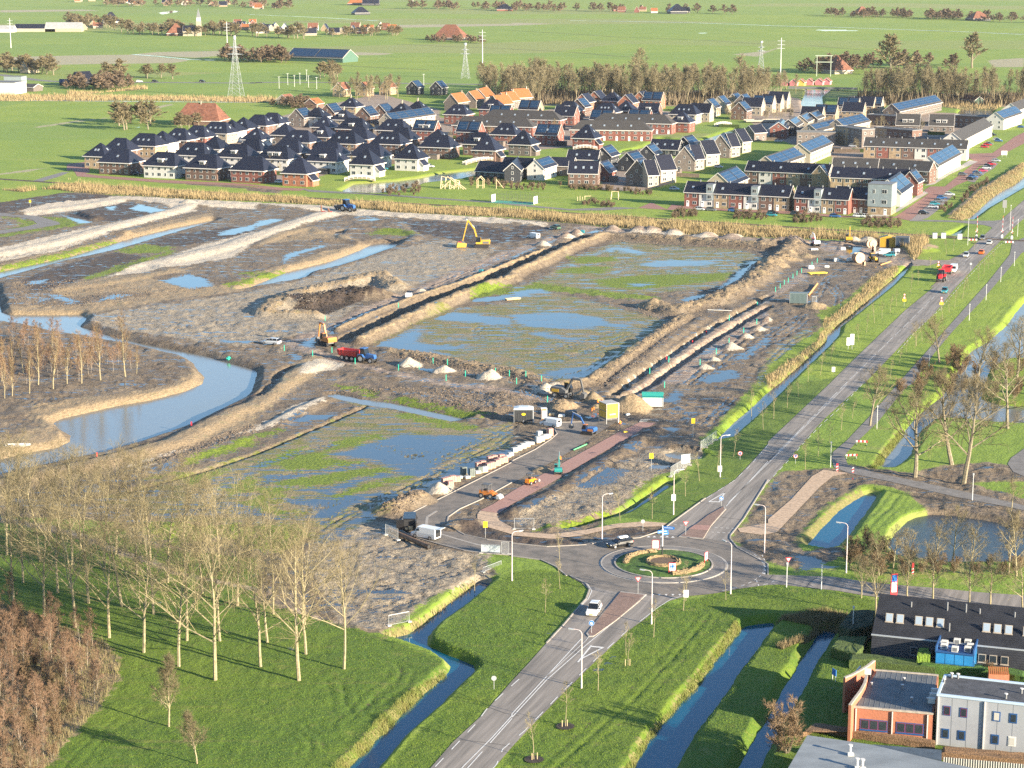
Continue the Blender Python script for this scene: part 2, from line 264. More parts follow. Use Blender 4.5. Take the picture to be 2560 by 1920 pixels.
 (LAWN, "02:-400,1250 600,1280 1200,1190 2212,1250 12:300,1260 100,1500 13:0,200 750,410 1000,500 1300,600 1540,690 1665,780 1650,830 1100,1340 700,1760 03:-400,1760"),
 (LAWN, "13:2052,62 2212,-40 23:300,-60 500,0 640,100 600,200 300,560 0,900 13:1510,1659 1400,1800 980,1800 1915,820 1900,770 1500,600 1490,540"),
 (LAWN, "23:0,1480 400,1060 1000,480 1250,270 1900,120 2212,75 33:600,130 900,200 2400,320 2400,1900 23:-100,1900"),
 (LAWN, "22:1380,1200 1660,990 1920,830 2212,520 32:0,500 520,0 31:600,1600 200,1659 22:1900,490 1700,560 1640,650 1480,850 1200,1010 950,1150"),
 (PATH, "02:-100,1140 300,1190 700,1290 1400,1560 1600,1640 03:2212,100 13:0,190 400,300 750,410 740,425 400,325 0,215 03:2212,130 02:1500,1640 1300,1570 600,1310 200,1220 -100,1170"),
 (TAN, "03:-100,250 150,260 350,370 650,480 900,580 1050,740 1020,900 860,1130 700,1300 560,1450 420,1659 350,1800 -100,1800"),
 (PATH, "a:220,560 560,470 1500,180 2212,0 b:1500,60 2212,250 2212,800 1500,900 1000,960 600,1100 0,1090 a:1500,640 800,620"), (PATH, "c:0,500 700,480 1500,400 2212,300 2212,900 1500,960 800,960 0,860"), (PATH, "d:0,300 1500,350 1700,480 1300,640 400,640 0,600"), (PATH, "d:500,950 1000,1000 1300,1250 900,1350 400,1330"), (PATH, "f:0,350 400,300 1100,280 1900,300 1600,560 1500,780 1200,1050 600,1100 0,1150"), (PATH, "e:600,200 1400,100 2147,250 2147,900 1500,700 1100,560 900,350"),
 (TAN, "p:1190,235 1500,225 1960,228 1960,262 1700,266 1480,262 1300,266 1200,258"), (TAN, "p:2120,240 2420,232 2660,232 2660,268 2300,266 2150,262"),
]
PUDDLES = [ "01:1870,378 1960,330 2212,278 2212,322 2000,370", "11:0,262 130,236 250,240 0,308", "01:1390,762 1640,716 1760,742 1850,810 1640,840 1500,800", "01:430,880 560,905 690,945 600,966 440,905", "01:840,935 1000,882 1150,892 1000,915 850,950", "01:240,772 420,750 400,782 260,802",
 "11:250,540 560,462 610,470 400,530 270,582 240,625", "01:220,900 300,915 260,925", "01:330,915 430,925 340,950", "01:900,135 1000,120 980,160", "01:1110,150 1200,105 1450,160 1300,180", "01:560,210 800,262 690,272 600,235", "01:1900,1275 2212,1290 2100,1310 1900,1300",
 "12:240,345 420,255 690,262 620,300 330,330", "02:690,900 830,870 850,920 720,940", "02:1240,790 1450,690 1560,690 1400,760 1100,810", "12:680,600 900,535 1250,430 1800,450 2000,485 1800,560 1650,640 1500,820 1300,790 1180,740 1000,660 800,640",
 "12:500,930 800,840 1100,770 1180,790 900,850 640,960", "12:170,960 400,1000 900,960 1000,990 700,1130 600,1180 400,1160 500,1090 300,1040", "12:560,1370 900,1200 1250,1010 1300,980 1300,960 1000,1060 800,1180 540,1330", "12:1300,960 1700,700 2212,560 2212,620 1700,840 1500,900 1360,960",
 "12:0,840 400,770 1000,690 980,705 400,800 0,860", "12:0,690 330,590 300,610 0,730", "02:1750,905 1860,830 1940,820 1800,900", "02:1870,915 2000,830 2212,740 2212,770 1990,880 1890,915", "02:1720,930 1900,1050 2212,1110 2212,1130 1850,1060 1700,960", "02:1850,940 2000,1030 2212,1090 2212,1110 1980,1050 1860,970",
 "21:0,1060 300,1040 560,1050 800,1090 850,1130 1050,1150 1000,1180 800,1160 500,1190 100,1160 0,1110", "21:60,1215 300,1220 580,1270 550,1290 250,1250", "11:1000,1330 1400,1170 1450,1190 1400,1300 1700,1330 1850,1310 1780,1350 1500,1370 1750,1420 1500,1390 1200,1350", "11:1470,1090 1700,1035 2212,1090 2212,1160 1900,1130 1600,1110",
 "21:200,1590 400,1530 700,1500 900,1400 1030,1370 800,1500 640,1640 400,1600", "21:700,540 850,480 1000,480 1180,530 1100,540 900,500", "21:1080,635 1250,590 1700,590 1800,615 1600,640 1250,650", "21:990,790 1210,790 1140,820 1000,812", "21:830,705 960,675 900,710", "21:0,900 0,870 100,845 250,838 360,870 200,885 0,925", "11:1850,930 2212,885 2212,930 1900,950",
 "21:1450,930 1600,890 1750,880 1650,940 1500,960", "21:1800,830 2050,600 2190,590 2100,680 1850,830", "21:1960,640 1900,600 1980,660 1950,690", "22:1300,150 1420,50 1470,90 1420,165", "22:610,320 730,250 760,260 640,325", "22:0,60 380,120 370,150 0,85", "31:500,440 800,480 780,530 700,540 650,470 470,450", "31:20,370 500,440 300,430", "22:1290,200 1500,230 1700,260 1500,250", "22:1280,370 1460,380 1400,420",
 "22:560,850 760,720 1000,740 900,850 600,910", "22:90,1100 400,950 350,1000 120,1110", "22:1000,560 1100,520 1050,590 980,600", "32:0,880 60,830 50,880 0,920", "32:250,1480 400,1500 560,1590 300,1600", "21:1600,1390 1900,1300 1800,1360 1650,1400", "21:1560,1600 1900,1530 2000,1600 1700,1659", "21:1900,1450 2212,1250 2212,1300 2000,1450",
 "11:350,1330 430,1290 520,1250 500,1330 500,1350", "11:620,1210 900,1110 890,1130 650,1235", "11:290,1400 380,1410 380,1450 330,1450", "11:1420,1520 1560,1540 1540,1560 1420,1540", "11:1460,880 2212,600 2212,625 1600,850 1480,900", "21:0,560 300,440 800,310 1050,320 800,340 500,370 100,520 0,590",
 "13:640,110 700,120 680,140", "13:860,140 1100,120 1300,150 1100,165", "13:1100,200 1240,200 1200,212", "13:270,620 330,600 300,640", "23:690,820 760,770 740,810", "23:790,760 870,690 860,710 800,770", "23:170,750 240,640 260,660 190,740",
 "11:850,240 1000,230 1120,240 1000,250", "30:380,255 600,255 780,265 500,270", "20:1560,282 1720,282 1650,290", "02:950,830 1060,830 980,845", "32:1950,930 2030,925 2010,945", "00:1090,1090 1230,1090 1200,1100", "00:1370,110 1500,90 1560,100 1400,125",
]
RIDGES = [ # polyline, half width, height, noise
 ("01:200,185 600,140 1050,70", 6, .7, .2), ("01:-100,560 500,440 1000,300 1500,170 1650,120 2212,120 11:500,150", 6, .9, .2), ("11:600,190 300,290 0,390 01:2000,470 1700,540 1500,590", 7, .9, .3),
 ("11:900,1310 1300,1120 1700,950 1850,880 2212,760 21:0,740 300,600 500,500 780,400", 3.6, 2.1, .5), ("21:780,390 1000,400 1500,430 2212,480 31:0,440 200,430", 5.5, 1.8, .8), ("31:250,440 150,560 0,640 21:2150,730 1950,860 1750,950", 6, 1.9, .9),
 ("21:1750,950 1400,1040 1240,1000", 5, 1.8, .8), ("21:1500,1090 1200,1280 1000,1430 700,1640 22:400,40", 3.6, 1.4, .7), ("21:1650,1100 1400,1250 1150,1440 900,1640", 3, .7, .3),
 ("11:700,1200 1100,1020 1500,880 1740,800 2212,620 21:0,620 300,500", 1.8, 1.0, .6), ("11:100,1040 200,960 500,870 700,820 900,780 1050,740 1200,830", 6.5, 1.9, .7), ("11:100,1060 300,1070 500,1080", 5, 1.6, .6), ("11:420,970 700,920 900,900 1000,900", 9, 2.5, .7),
 ("11:1150,1390 1500,1430 1800,1500 2212,1560 21:200,1620", 4, 1.0, .7), ("02:200,820 840,690 1500,520 2000,260 12:0,190 11:250,1640 500,1500", 5, .9, .15), ("12:180,350 400,230 600,140", 3.5, .8, .3), ("02:1100,790 1600,640 2100,480", 3.5, .5, .5), ("11:350,390 600,420 720,420", 4, .9, .6),
 ("01:470,850 900,790 1500,690 1300,620 1100,660", 5, .6, .4), ("01:1000,355 1130,360", 4, .9, .5), ("01:720,190 840,240", 4, 1.2, .6), ("12:1150,1100 1400,1010", 4, 1.6, .7), ("12:1340,110 1700,180 2000,220 2150,100", 5, .7, .6),
 ("22:0,1130 300,980 600,800 1000,560 1230,400", 3, .7, .5), ("22:1230,490 1500,560 1650,590", 3, .8, .4), ("31:500,1130 350,1100", 5, .6, .6), ("31:350,1000 450,1000", 3, 1.4, .5),
 ("12:1480,260 1900,280 2212,180 22:200,0", 4, .5, .7), ("31:560,440 650,450", 4, 1.0, .6),
 ("11:740,370 760,420 1000,460 1300,440 1400,390 1300,340 1000,320 800,340", 3.5, .7, .1), ("11:0,470 250,360 500,310 540,350", 4, .6, .2), ("f:1400,1480 1550,1360 1750,1180 2000,1040 2212,900", 5, 1.0, .5),
 ("12:1700,1240 1850,1200", 3, .8, .4), ("31:1170,430 1300,500", 8, 1.2, .5),
]
TRENCH = [("11:800,1260 1200,1060 1560,905 1760,840 2212,650 21:0,650 300,525 640,385", 2.9, 2.6), ("21:2212,900 1950,1045 1600,1240 1300,1445 980,1665 22:870,90", 1.5, 1.4), ("21:2212,985 1700,1300 1300,1580 1200,1659 22:960,120", 1.6, 1.4), ("02:1100,930 1400,850 1800,740 2212,600 12:500,390 950,195", .7, .8),
 ("12:20,110 160,0 11:200,1560 300,1500", 1.6, .9), ("21:1950,660 2180,600", 1.5, .4)]
RUTS = ["31:620,680 500,750 430,900 330,1000", "31:470,770 560,800 620,880 600,980", "31:430,760 540,820 600,900", "22:300,-60 420,20 600,60 900,-20", "21:1500,1659 1700,1500 1900,1330 2212,1100", "21:1560,1659 1800,1480 2100,1230 2212,1180", "21:1620,1600 1900,1560 2212,1659", "21:1700,1540 2000,1440 2212,1300", "31:0,1250 150,1150 300,1050", "31:0,1320 200,1200 330,1100", "31:30,1450 200,1300 350,1230", "22:1500,60 1700,40 1900,0", "22:1400,250 1700,300 1900,120", "22:1350,300 1650,360 1850,200",
 "12:0,700 300,610 600,540", "12:0,860 400,760 900,700 1300,640 1700,560", "12:600,1200 900,1060 1300,900 1700,700 2100,520 2212,430", "12:560,1290 850,1110 1250,930 1650,740 2000,570 2212,500", "12:1500,700 1800,560 2100,420 2212,360", "02:1750,930 1850,1040 2100,1110 12:0,1110 300,1130 560,1080", "12:100,1000 500,1080 800,1000", "12:1000,520 1400,640 1800,600",
 "11:1900,1200 1940,1160 2050,1150 2212,1180", "11:1880,1240 1960,1270 2120,1280", "21:0,1600 300,1620 600,1560 850,1400", "21:0,1640 250,1659 500,1640", "21:50,1420 300,1380 600,1290 900,1200 1150,1150", "21:150,1490 450,1440 750,1340 1000,1230", "21:500,1340 800,1440 900,1480", "21:900,620 1300,560 1700,560 2000,640", "21:400,640 800,620 1300,700 1800,690", "21:1200,450 1600,500 2000,570 2150,600",
 "11:600,1200 1000,1030 1400,870 1900,660 2212,520", "11:500,1260 900,1080 1300,910 1800,700 2212,545", "12:1000,60 1400,90 1800,60", "12:1100,1500 1500,1560 1900,1500", "13:1000,100 1400,60 1700,-20", "13:650,200 1000,300 1300,200", "01:200,950 500,980 900,900", "01:1500,1180 1800,1120 2212,1180", "02:300,150 900,60 1400,-20"]
GRUTS = ["33:1060,-20 900,-120", "32:1090,950 1000,1080 880,1180 780,1300", "32:1170,960 1090,1070 960,1180 860,1300", "13:1000,700 1200,790 1190,870 1000,1010 700,1300", "13:1250,760 1310,830 1250,950 1000,1130", "13:800,900 830,1080 880,1190", "13:660,900 700,1000 710,1110", "13:330,1280 500,1400 540,1500", "13:300,1340 430,1450 400,1550", "03:1200,1130 1000,1280 800,1450 620,1640", "23:1650,350 1400,640 1000,1060 700,1300 330,1640", "23:1750,330 1500,650 1100,1080 800,1330 430,1659", "31:2150,600 2200,720 2150,800", "31:1980,600 2090,720", "31:2050,980 1900,1150"]
MOUNDS = [("11:1320,1500",3.2,2.0,0),("11:1630,1560",3.2,2.0,0),("11:2030,1610",3.6,2.2,0),("21:270,465",3.4,2.0,0),("21:465,395",3.4,1.9,0),("21:555,370",3.2,2.4,0),("21:870,330",4.4,2.0,0),("21:1100,340",5,2.2,0),("21:1200,345",4.5,2.4,0),("21:1400,360",4.5,1.9,0),("21:1680,380",5,1.6,0),("21:1900,390",5,1.5,0),("21:2000,370",3,1.5,1),
 ("21:2120,1190",2.4,1.5,0),("21:2020,1260",2.4,1.6,0),("21:1890,1350",2.4,1.6,0),("21:1740,1460",2.0,1.2,0),("21:1660,1520",2.2,1.2,0),("21:2200,1110",2.2,1.3,0),("22:300,60",3.5,2.0,0),("22:430,200",3.4,1.9,1),("22:700,140",3.0,2.0,1),("22:1010,215",5.4,3.4,1),("12:1580,930",2.6,1.9,2),("11:1420,870",2.6,1.6,0),("11:1300,920",2.2,1.3,0),
 ("21:1230,1000",5,2.8,1),("31:400,1000",3.5,1.8,1),("31:860,420",3.5,1.6,0),("31:740,420",3,1.6,0),("31:60,640",5,2.2,1),("31:140,590",5,2.4,1),("22:260,750",1.8,1.0,1),("21:2130,730",4.5,2.4,1),("01:1630,95",4,1.6,0),("31:1310,470",7,1.2,1),("12:1660,900",1.5,.6,2),("22:620,100",3,1.5,1),("31:330,560",4,1.4,1),("22:730,210",2,1.2,1)]
ROADS = [ # name, material, z, outline
 ('main_road', 'asphalt', .050, "31:2400,-80 2212,70 1960,290 1820,420 1680,560 1460,800 1190,1020 960,1240 760,1430 530,1659 32:0,500 22:2212,520 2050,700 1920,835 1660,995 1380,1195 1290,1265 1300,1420 1700,1440 1960,1420 1885,1340 1890,1310 2000,1170 2100,1010 2212,830 32:0,860 130,700 310,500 480,310 820,0 31:830,1659 1100,1380 1230,1240 1430,1060 1620,830 1850,585 1980,455 2110,320 2400,60"),
 ('side_road', 'asphalt2', .046, "f:1900,1660 1960,1520 1860,1530 1500,1530 890,1515 900,1535 1400,1545 1750,1580 1830,1600"),
 ('side_road', 'dirtasphalt', .045, "31:1700,520 1560,590 1400,590 1230,580 1250,620 1380,640 1480,610 1540,700 1400,830 1500,800 1680,600"),
 ('south_road', 'asphalt', .054, "23:600,60 660,120 640,200 560,290 450,420 300,580 140,760 0,910 13:1960,1200 1700,1440 1510,1659 1380,1810 1930,1810 2060,1659 23:0,1480 130,1340 400,1060 700,760 1000,480 1170,360 1250,270 1350,220 1500,180 1700,150 1500,0 700,-60"),
 ('east_road', 'asphalt', .058, "22:1900,1360 2000,1450 2212,1560 33:-200,-60 0,-10 560,8 900,60 1500,110 1800,140 2212,170 2500,195 2500,335 2212,300 1100,205 800,165 600,130 100,76 0,80 23:1900,120 1600,165 1500,60"),
 ('site_road', 'asphalt3', .062, "22:640,1390 300,1408 0,1378 12:2212,1368 2000,1345 1800,1305 1700,1250 1652,1190 1660,1150 1760,1080 1940,1000 2212,850 22:0,860 230,740 530,570 690,465 900,330 800,290 600,330 380,330 365,390 392,432 340,480 200,570 0,670 12:1700,940 1360,1110 1270,1160 1245,1230 1290,1290 1400,1335 1600,1392 1800,1442 2000,1466 2212,1482 22:0,1490 250,1520 380,1580 470,1659 800,1680 900,1450"),
 ('brick_cycle_path', 'redbrick', .070, "22:1110,330 900,430 500,650 0,930 12:2050,1040 1935,1095 2100,1120 22:0,1040 300,880 600,700 1000,470 1250,338"),
 ('brick_footpath', 'tanbrick', .074, "12:1935,1098 1912,1130 1915,1180 2000,1240 2212,1302 22:0,1312 350,1342 600,1312 900,1245 1290,1232 1340,1205 1150,1190 900,1210 650,1260 350,1300 100,1285 0,1262 12:2212,1242 2100,1180 2080,1130 2100,1120"),
 ('brick_footpath', 'tanbrick', .070, "32:480,742 700,772 560,800 440,900 250,1100 80,1280 0,1300 22:2150,1305 1970,1282 1950,1250 2212,1205 32:0,1172 200,1000 380,800"),
 ('cycle_path', 'asphalt2', .050, "31:2400,310 2212,395 2110,440 2090,540 1900,780 1500,1230 1370,1380 1120,1659 32:870,290 680,490 560,590 550,650 570,722 700,772 1000,832 1600,972 2212,1092 2500,1150 2500,1105 2212,1050 1700,932 1240,832 900,762 690,700 660,620 750,520 950,330 1190,30 31:1250,1659 1440,1390 1600,1200 1830,960 2000,760 2190,530 2400,420"),
 ('cycle_path', 'asphalt2', .050, "32:2400,480 2212,560 2100,640 2070,690 2120,760 2212,800 2400,850"),
 ('footpath', 'asphalt2', .048, "b:600,1160 800,1180 1300,1210 2212,1290 11:760,0 1200,25 2100,90 21:500,148 900,130 1100,140 800,160 500,160 0,115 11:2100,100 1200,38 600,0 b:1200,1225 700,1195"),
 ('footpath', 'asphalt2', .048, "00:260,1570 420,1520 540,1488 600,1490 500,1530 360,1570"),
 ('footpath', 'asphalt2', .048, "01:-100,178 0,180 330,210 510,262 520,280 300,318 0,362 -100,375 -100,345 0,332 200,305 320,275 280,240 150,215 -100,200"),
 ('brick_street', 'estatebrick', .046, "a:40,615 100,612 300,640 1000,690 2212,745 b:0,1110 400,1150 700,1160 600,1185 400,1180 0,1145 a:2212,770 1000,720 200,660 60,650"),
 ('brick_street', 'estatebrick', .046, "a:0,500 200,480 200,610 60,630 0,570 -60,590 -60,510"),
 ('brick_street', 'estatebrick', .046, "e:-60,1480 0,1420 145,1440 700,1475 1430,1505 2147,1560 f:730,1485 1110,1220 1060,1180 1130,1135 1300,1135 1660,850 1590,815 1555,760 1850,750 2100,565 2400,420 2400,500 2212,640 1900,800 1840,870 1700,900 1560,1070 1440,1120 1330,1190 1120,1330 900,1530 740,1500 0,1490 e:1700,1545 1000,1520 300,1480 100,1470 0,1490 d:880,1560 1050,1490"),
 ('parking', 'greybrick', .050, "f:900,1530 1120,1335 1330,1190 1400,1235 1330,1300 1230,1400 1100,1500 1020,1520"),
 ('parking', 'greybrick', .050, "f:1560,1070 1860,850 1920,870 1860,930 1720,1010 1640,1090"),
 ('pavement', 'slabs', .052, "f:450,1475 640,1480 730,1440 1110,1210 1060,1190 660,1450 440,1460"),
 ('pavement', 'slabs', .052, "f:1060,1130 1180,1110 1350,1000 1680,850 1590,830 1540,860 1300,1010 1100,1110"),
]
# ---------------------------------------------------------------- terrain grid
def sd_poly(px, py, poly):
 d2 = np.full(px.shape, 1e18); ins = np.zeros(px.shape, bool); n = len(poly)
 for i in range(n):
  ax, ay = poly[i]; bx_, by_ = poly[(i+1) % n]; ex, ey = bx_-ax, by_-ay; L = ex*ex+ey*ey
  if L < 1e-9: continue
  t = np.clip(((px-ax)*ex+(py-ay)*ey)/L, 0, 1); dx = px-ax-t*ex; dy = py-ay-t*ey; d2 = np.minimum(d2, dx*dx+dy*dy)
  if ey != 0:
   c = ((ay <= py) & (by_ > py)) | ((by_ <= py) & (ay > py))
   ins ^= c & (px < ax + (py-ay)*ex/ey)
 d = np.sqrt(d2); return np.where(ins, d, -d)
def d_line(px, py, pl):
 d2 = np.full(px.shape, 1e18)
 for (ax, ay), (bx_, by_) in zip(pl, pl[1:]):
  ex, ey = bx_-ax, by_-ay; L = ex*ex+ey*ey+1e-9
  t = np.clip(((px-ax)*ex+(py-ay)*ey)/L, 0, 1); dx = px-ax-t*ex; dy = py-ay-t*ey; d2 = np.minimum(d2, dx*dx+dy*dy)
 return np.sqrt(d2)
def vnoise(x, y, s, seed):
 r = np.random.default_rng(seed); T = r.random((256, 256)); x = x/s; y = y/s
 xi = np.floor(x).astype(int); yi = np.floor(y).astype(int); fx = x-xi; fy = y-yi; fx = fx*fx*(3-2*fx); fy = fy*fy*(3-2*fy)
 g = lambda a, b: T[a % 256, b % 256]
 return (g(xi, yi)*(1-fx)+g(xi+1, yi)*fx)*(1-fy)+(g(xi, yi+1)*(1-fx)+g(xi+1, yi+1)*fx)*fy - .5
Ys = [60, 120, 170, 200]; y = 222.0
while y < 1050: Ys.append(y); y *= 1.0022
while y < 5600: Ys.append(y); y *= 1.0075
Ys += [6500, 8000, 10000]
tt = np.concatenate([[-6, -3, -1.2, -.6], np.linspace(-.315, .315, 741), [.6, 1.2, 3, 6]])
GY, GT = np.meshgrid(np.array(Ys), tt, indexing='ij'); GX = GT*GY
NR, NC = GX.shape
px, py = GX.ravel(), GY.ravel(); N = px.size
def near(pts, m):
 a = np.array(pts); x0, y0 = a.min(0)-m; x1, y1 = a.max(0)+m
 return np.where((px > x0) & (px < x1) & (py > y0) & (py < y1))[0]
ch = np.zeros((N, 12), np.float32)
for c, s in ZONES:
 P = W(s); i = near(P, 4)
 if not len(i): continue
 sc_ = 3.0+py[i]*.004
 ch[i, c] = np.maximum(ch[i, c], np.clip(.5+sd_poly(px[i], py[i], P)/(2*sc_), 0, 1))
for s in PUDDLES:
 P = W(s); i = near(P, 3)
 if len(i): ch[i, PUD] = np.maximum(ch[i, PUD], np.clip(.5+sd_poly(px[i], py[i], P)/4.0, 0, 1))
mudw = np.clip((ch[:, MUD]-.45)*8, 0, 1)
flat = np.zeros(N)
for nm, mt, z_, s in ROADS:
 if nm.startswith(('gravel',)): continue
 P = W(s); i = near(P, 2); flat[i] = np.maximum(flat[i], np.clip((sd_poly(px[i], py[i], P)+1.5)/1.2, 0, 1))
soft = 1-np.clip((np.maximum(ch[:, PUD]*1.2, ch[:, WETG])-.45)*5, 0, 1)*.85
n3 = vnoise(px, py, 7, 1); n2_ = vnoise(px, py, 2.3, 2); n1_ = vnoise(px, py, .9, 3)
nearf = np.clip((1100-py)/300, 0, 1)
Z = mudw*soft*(.42*n3+.44*n2_+.34*n1_)*nearf + (1-mudw)*nearf*(.12*n3+.10*n2_+.10*n1_)
Z *= (1-flat)
lump = np.abs(vnoise(px, py, 1.7, 5))*1.6+np.abs(vnoise(px, py, .7, 6))*.7
big = vnoise(px, py, 6, 9)
for s, hw, hh, nz in RIDGES:
 P = W(s); i = near(P, hw+2); d = d_line(px[i], py[i], P)+n2_[i]*hw*.25*min(1, nz*2)
 pr = np.clip(1.25*(1-d/hw), 0, 1); pr = pr*pr*(3-2*pr)
 c = DARK if hh == 2.5 else TAN
 if hh >= 1.0: ch[i, c] = np.maximum(ch[i, c], pr*.66+.0); ch[i, PUD] = np.where(pr > .25, 0, ch[i, PUD])
 Z[i] = np.maximum(Z[i], Z[i]*.4+pr*(hh*(1+big[i]*nz*.7)+(lump[i]-.5)*nz*.9*hh**.5))
for s, hw, dp in TRENCH:
 P = W(s); i = near(P, hw+2); d = d_line(px[i], py[i], P)+n1_[i]*.5; k = np.clip(1.6*(1-d/hw), 0, 1); Z[i] -= k*dp; ch[i, TAN] = np.where(k > .3, .3, ch[i, TAN])
for L_, gr in ((RUTS, 0), (GRUTS, 1)):
 for s in L_:
  P = W(s); i = near(P, 3); d = np.abs(d_line(px[i], py[i], P)-.85)+n1_[i]*.25; k = np.clip(1.5*(1-d/.5), 0, 1)*(1-flat[i]); Z[i] -= k*(.16 if not gr else .05)
  if gr: ch[i, DARK] = np.maximum(ch[i, DARK], k*.42)
  else: ch[i, PUD] = np.maximum(ch[i, PUD], k*.56)

for s, r_, hh, k in MOUNDS:
 x0, y0 = W1(s); i = near([(x0, y0)], r_*1.4); d = np.hypot(px[i]-x0, (py[i]-y0)); d = d*(1+n2_[i]*.5+n3[i]*.4)
 pr = np.clip(1.12*(1-d/r_), 0, 1)**.9
 Z[i] = np.maximum(Z[i], pr*hh*(1+(lump[i]-.5)*.25))
 c = SAND if k != 1 else TAN
 ch[i, c] = np.maximum(ch[i, c], np.clip(.5+(r_-d)/4, 0, 1)); ch[i, PUD] = np.where(d < r_*1.1, 0, ch[i, PUD]); ch[i, GRN] = np.where(d < r_*1.1, 0, ch[i, GRN])
 if k == 0: pass
WPOLY = []
for nm, lv, bw, key, s in WATER:
 P = W(s, lv); WPOLY.append((nm, lv, key, P)); i = near(P, bw+3); sd = sd_poly(px[i], py[i], P)+.22*n2_[i]+.18*n1_[i]
 zb = np.where(sd > .3, lv-np.clip((sd-.3)*.9, 0, 1.0), lv+np.clip((.3-sd)/bw, 0, 1.6)*(-lv+.15))
 Z[i] = np.where(sd > -bw-.3, np.minimum(Z[i], zb) , Z[i]); 
 ch[i, PUD] = np.where(sd > -bw*.8, 0, ch[i, PUD])
def mesh_np(name, V, Fq, mats, smooth=True):
 me = bpy.data.meshes.new(name); nv, nf = len(V), len(Fq); k = Fq.shape[1]
 me.vertices.add(nv); me.vertices.foreach_set('co', np.asarray(V, np.float32).ravel())
 me.loops.add(nf*k); me.loops.foreach_set('vertex_index', Fq.astype(np.int32).ravel())
 me.polygons.add(nf); me.polygons.foreach_set('loop_start', np.arange(0, nf*k, k, dtype=np.int32)); me.polygons.foreach_set('loop_total', np.full(nf, k, np.int32))
 if smooth: me.polygons.foreach_set('use_smooth', np.ones(nf, bool))
 for m in mats: me.materials.append(m)
 me.update(); me.validate(); return me
ii = np.arange(NR*NC).reshape(NR, NC)
Fq = np.stack([ii[:-1, :-1].ravel(), ii[:-1, 1:].ravel(), ii[1:, 1:].ravel(), ii[1:, :-1].ravel()], 1)
ch[:, PUD] *= (1-flat)
def ground_mat():
 m = bpy.data.materials.new('ground'); m.use_nodes = True; n = m.node_tree; L = n.links; b = n.nodes['Principled BSDF']
 tc = node(n, 'ShaderNodeTexCoord')
 def noise(scale, det=4, st=None, rot=0, rough=.6):
  no = node(n, 'ShaderNodeTexNoise'); no.inputs['Scale'].default_value = scale; no.inputs['Detail'].default_value = det; no.inputs['Roughness'].default_value = rough
  if st:
   mp = node(n, 'ShaderNodeMapping'); mp.inputs['Scale'].default_value = st; mp.inputs['Rotation'].default_value = (0, 0, rot); L.new(tc.outputs['Object'], mp.inputs[0]); L.new(mp.outputs[0], no.inputs[0])
  else: L.new(tc.outputs['Object'], no.inputs[0])
  return no.outputs[0]
 def mth(op, a, c=None, cl=False):
  x = node(n, 'ShaderNodeMath', operation=op); x.use_clamp = cl
  for i, v in enumerate((a, c)):
   if v is None: continue
   if isinstance(v, (int, float)): x.inputs[i].default_value = v
   else: L.new(v, x.inputs[i])
  return x.outputs[0]
 def ramp(v, a, c):
  r = node(n, 'ShaderNodeMapRange'); r.interpolation_type = 'SMOOTHSTEP'; r.inputs[1].default_value = a; r.inputs[2].default_value = c; L.new(v, r.inputs[0]); return r.outputs[0]
 def mix(f, a, c):
  x = node(n, 'ShaderNodeMix', data_type='RGBA')
  if isinstance(f, (int, float)): x.inputs[0].default_value = f
  else: L.new(f, x.inputs[0])
  for i, v in ((6, a), (7, c)):
   if isinstance(v, tuple): x.inputs[i].default_value = (*v, 1)
   else: L.new(v, x.inputs[i])
  return x.outputs[2]
 C = []
 for nm in 'ABC':
  at = node(n, 'ShaderNodeAttribute'); at.attribute_name = 'cover'+nm; sp = node(n, 'ShaderNodeSeparateColor'); L.new(at.outputs['Color'], sp.inputs[0])
  C += [sp.outputs[0], sp.outputs[1], sp.outputs[2], at.outputs['Alpha']]
 N1, N2, NB, N3 = noise(.35, 5), noise(1.6, 5), noise(.03, 3), noise(6, 3)
 NS = noise(.55, 5, (.16, 1, 1), R(-28)); NS2 = noise(.5, 5, (.14, 1, 1), R(22)); NT = noise(.9, 4, (.05, 1, 1), R(-55))
 jit = mth('ADD', mth('MULTIPLY', mth('SUBTRACT', N1, .5), .5), mth('MULTIPLY', mth('SUBTRACT', N2, .5), .35))
 def mask(c, amp=1.0, lo=.44, hi=.56): return ramp(mth('ADD', C[c], mth('MULTIPLY', jit, amp)), lo, hi)
 vor = node(n, 'ShaderNodeTexVoronoi'); vor.inputs['Scale'].default_value = 1.0; mp = node(n, 'ShaderNodeMapping'); mp.inputs['Scale'].default_value = (.0022, .0055, 1); mp.inputs['Rotation'].default_value = (0, 0, .35); L.new(tc.outputs['Object'], mp.inputs[0]); L.new(mp.outputs[0], vor.inputs[0])
 sv = node(n, 'ShaderNodeSeparateColor'); L.new(vor.outputs['Color'], sv.inputs[0])
 g = mix(ramp(NB, .35, .65), (.160, .235, .012), (.205, .265, .020))
 g = mix(mth('MULTIPLY', sv.outputs[0], .55), g, (.115, .200, .022)); g = mix(mth('MULTIPLY', ramp(sv.outputs[1], .7, .9), .6), g, (.23, .23, .07))
 g = mix(mth('MULTIPLY', ramp(N2, .5, .75), .25), g, (.16, .17, .05)); g = mix(mth('MULTIPLY', ramp(noise(.12, 4, (.25, 1, 1), .4), .55, .75), .35), g, (.25, .24, .09))
 lawn = mix(ramp(N2, .35, .65), (.090, .170, .003), (.180, .240, .006)); lawn = mix(mth('MULTIPLY', ramp(N3, .35, .62), .55), (.040, .090, .005), lawn)
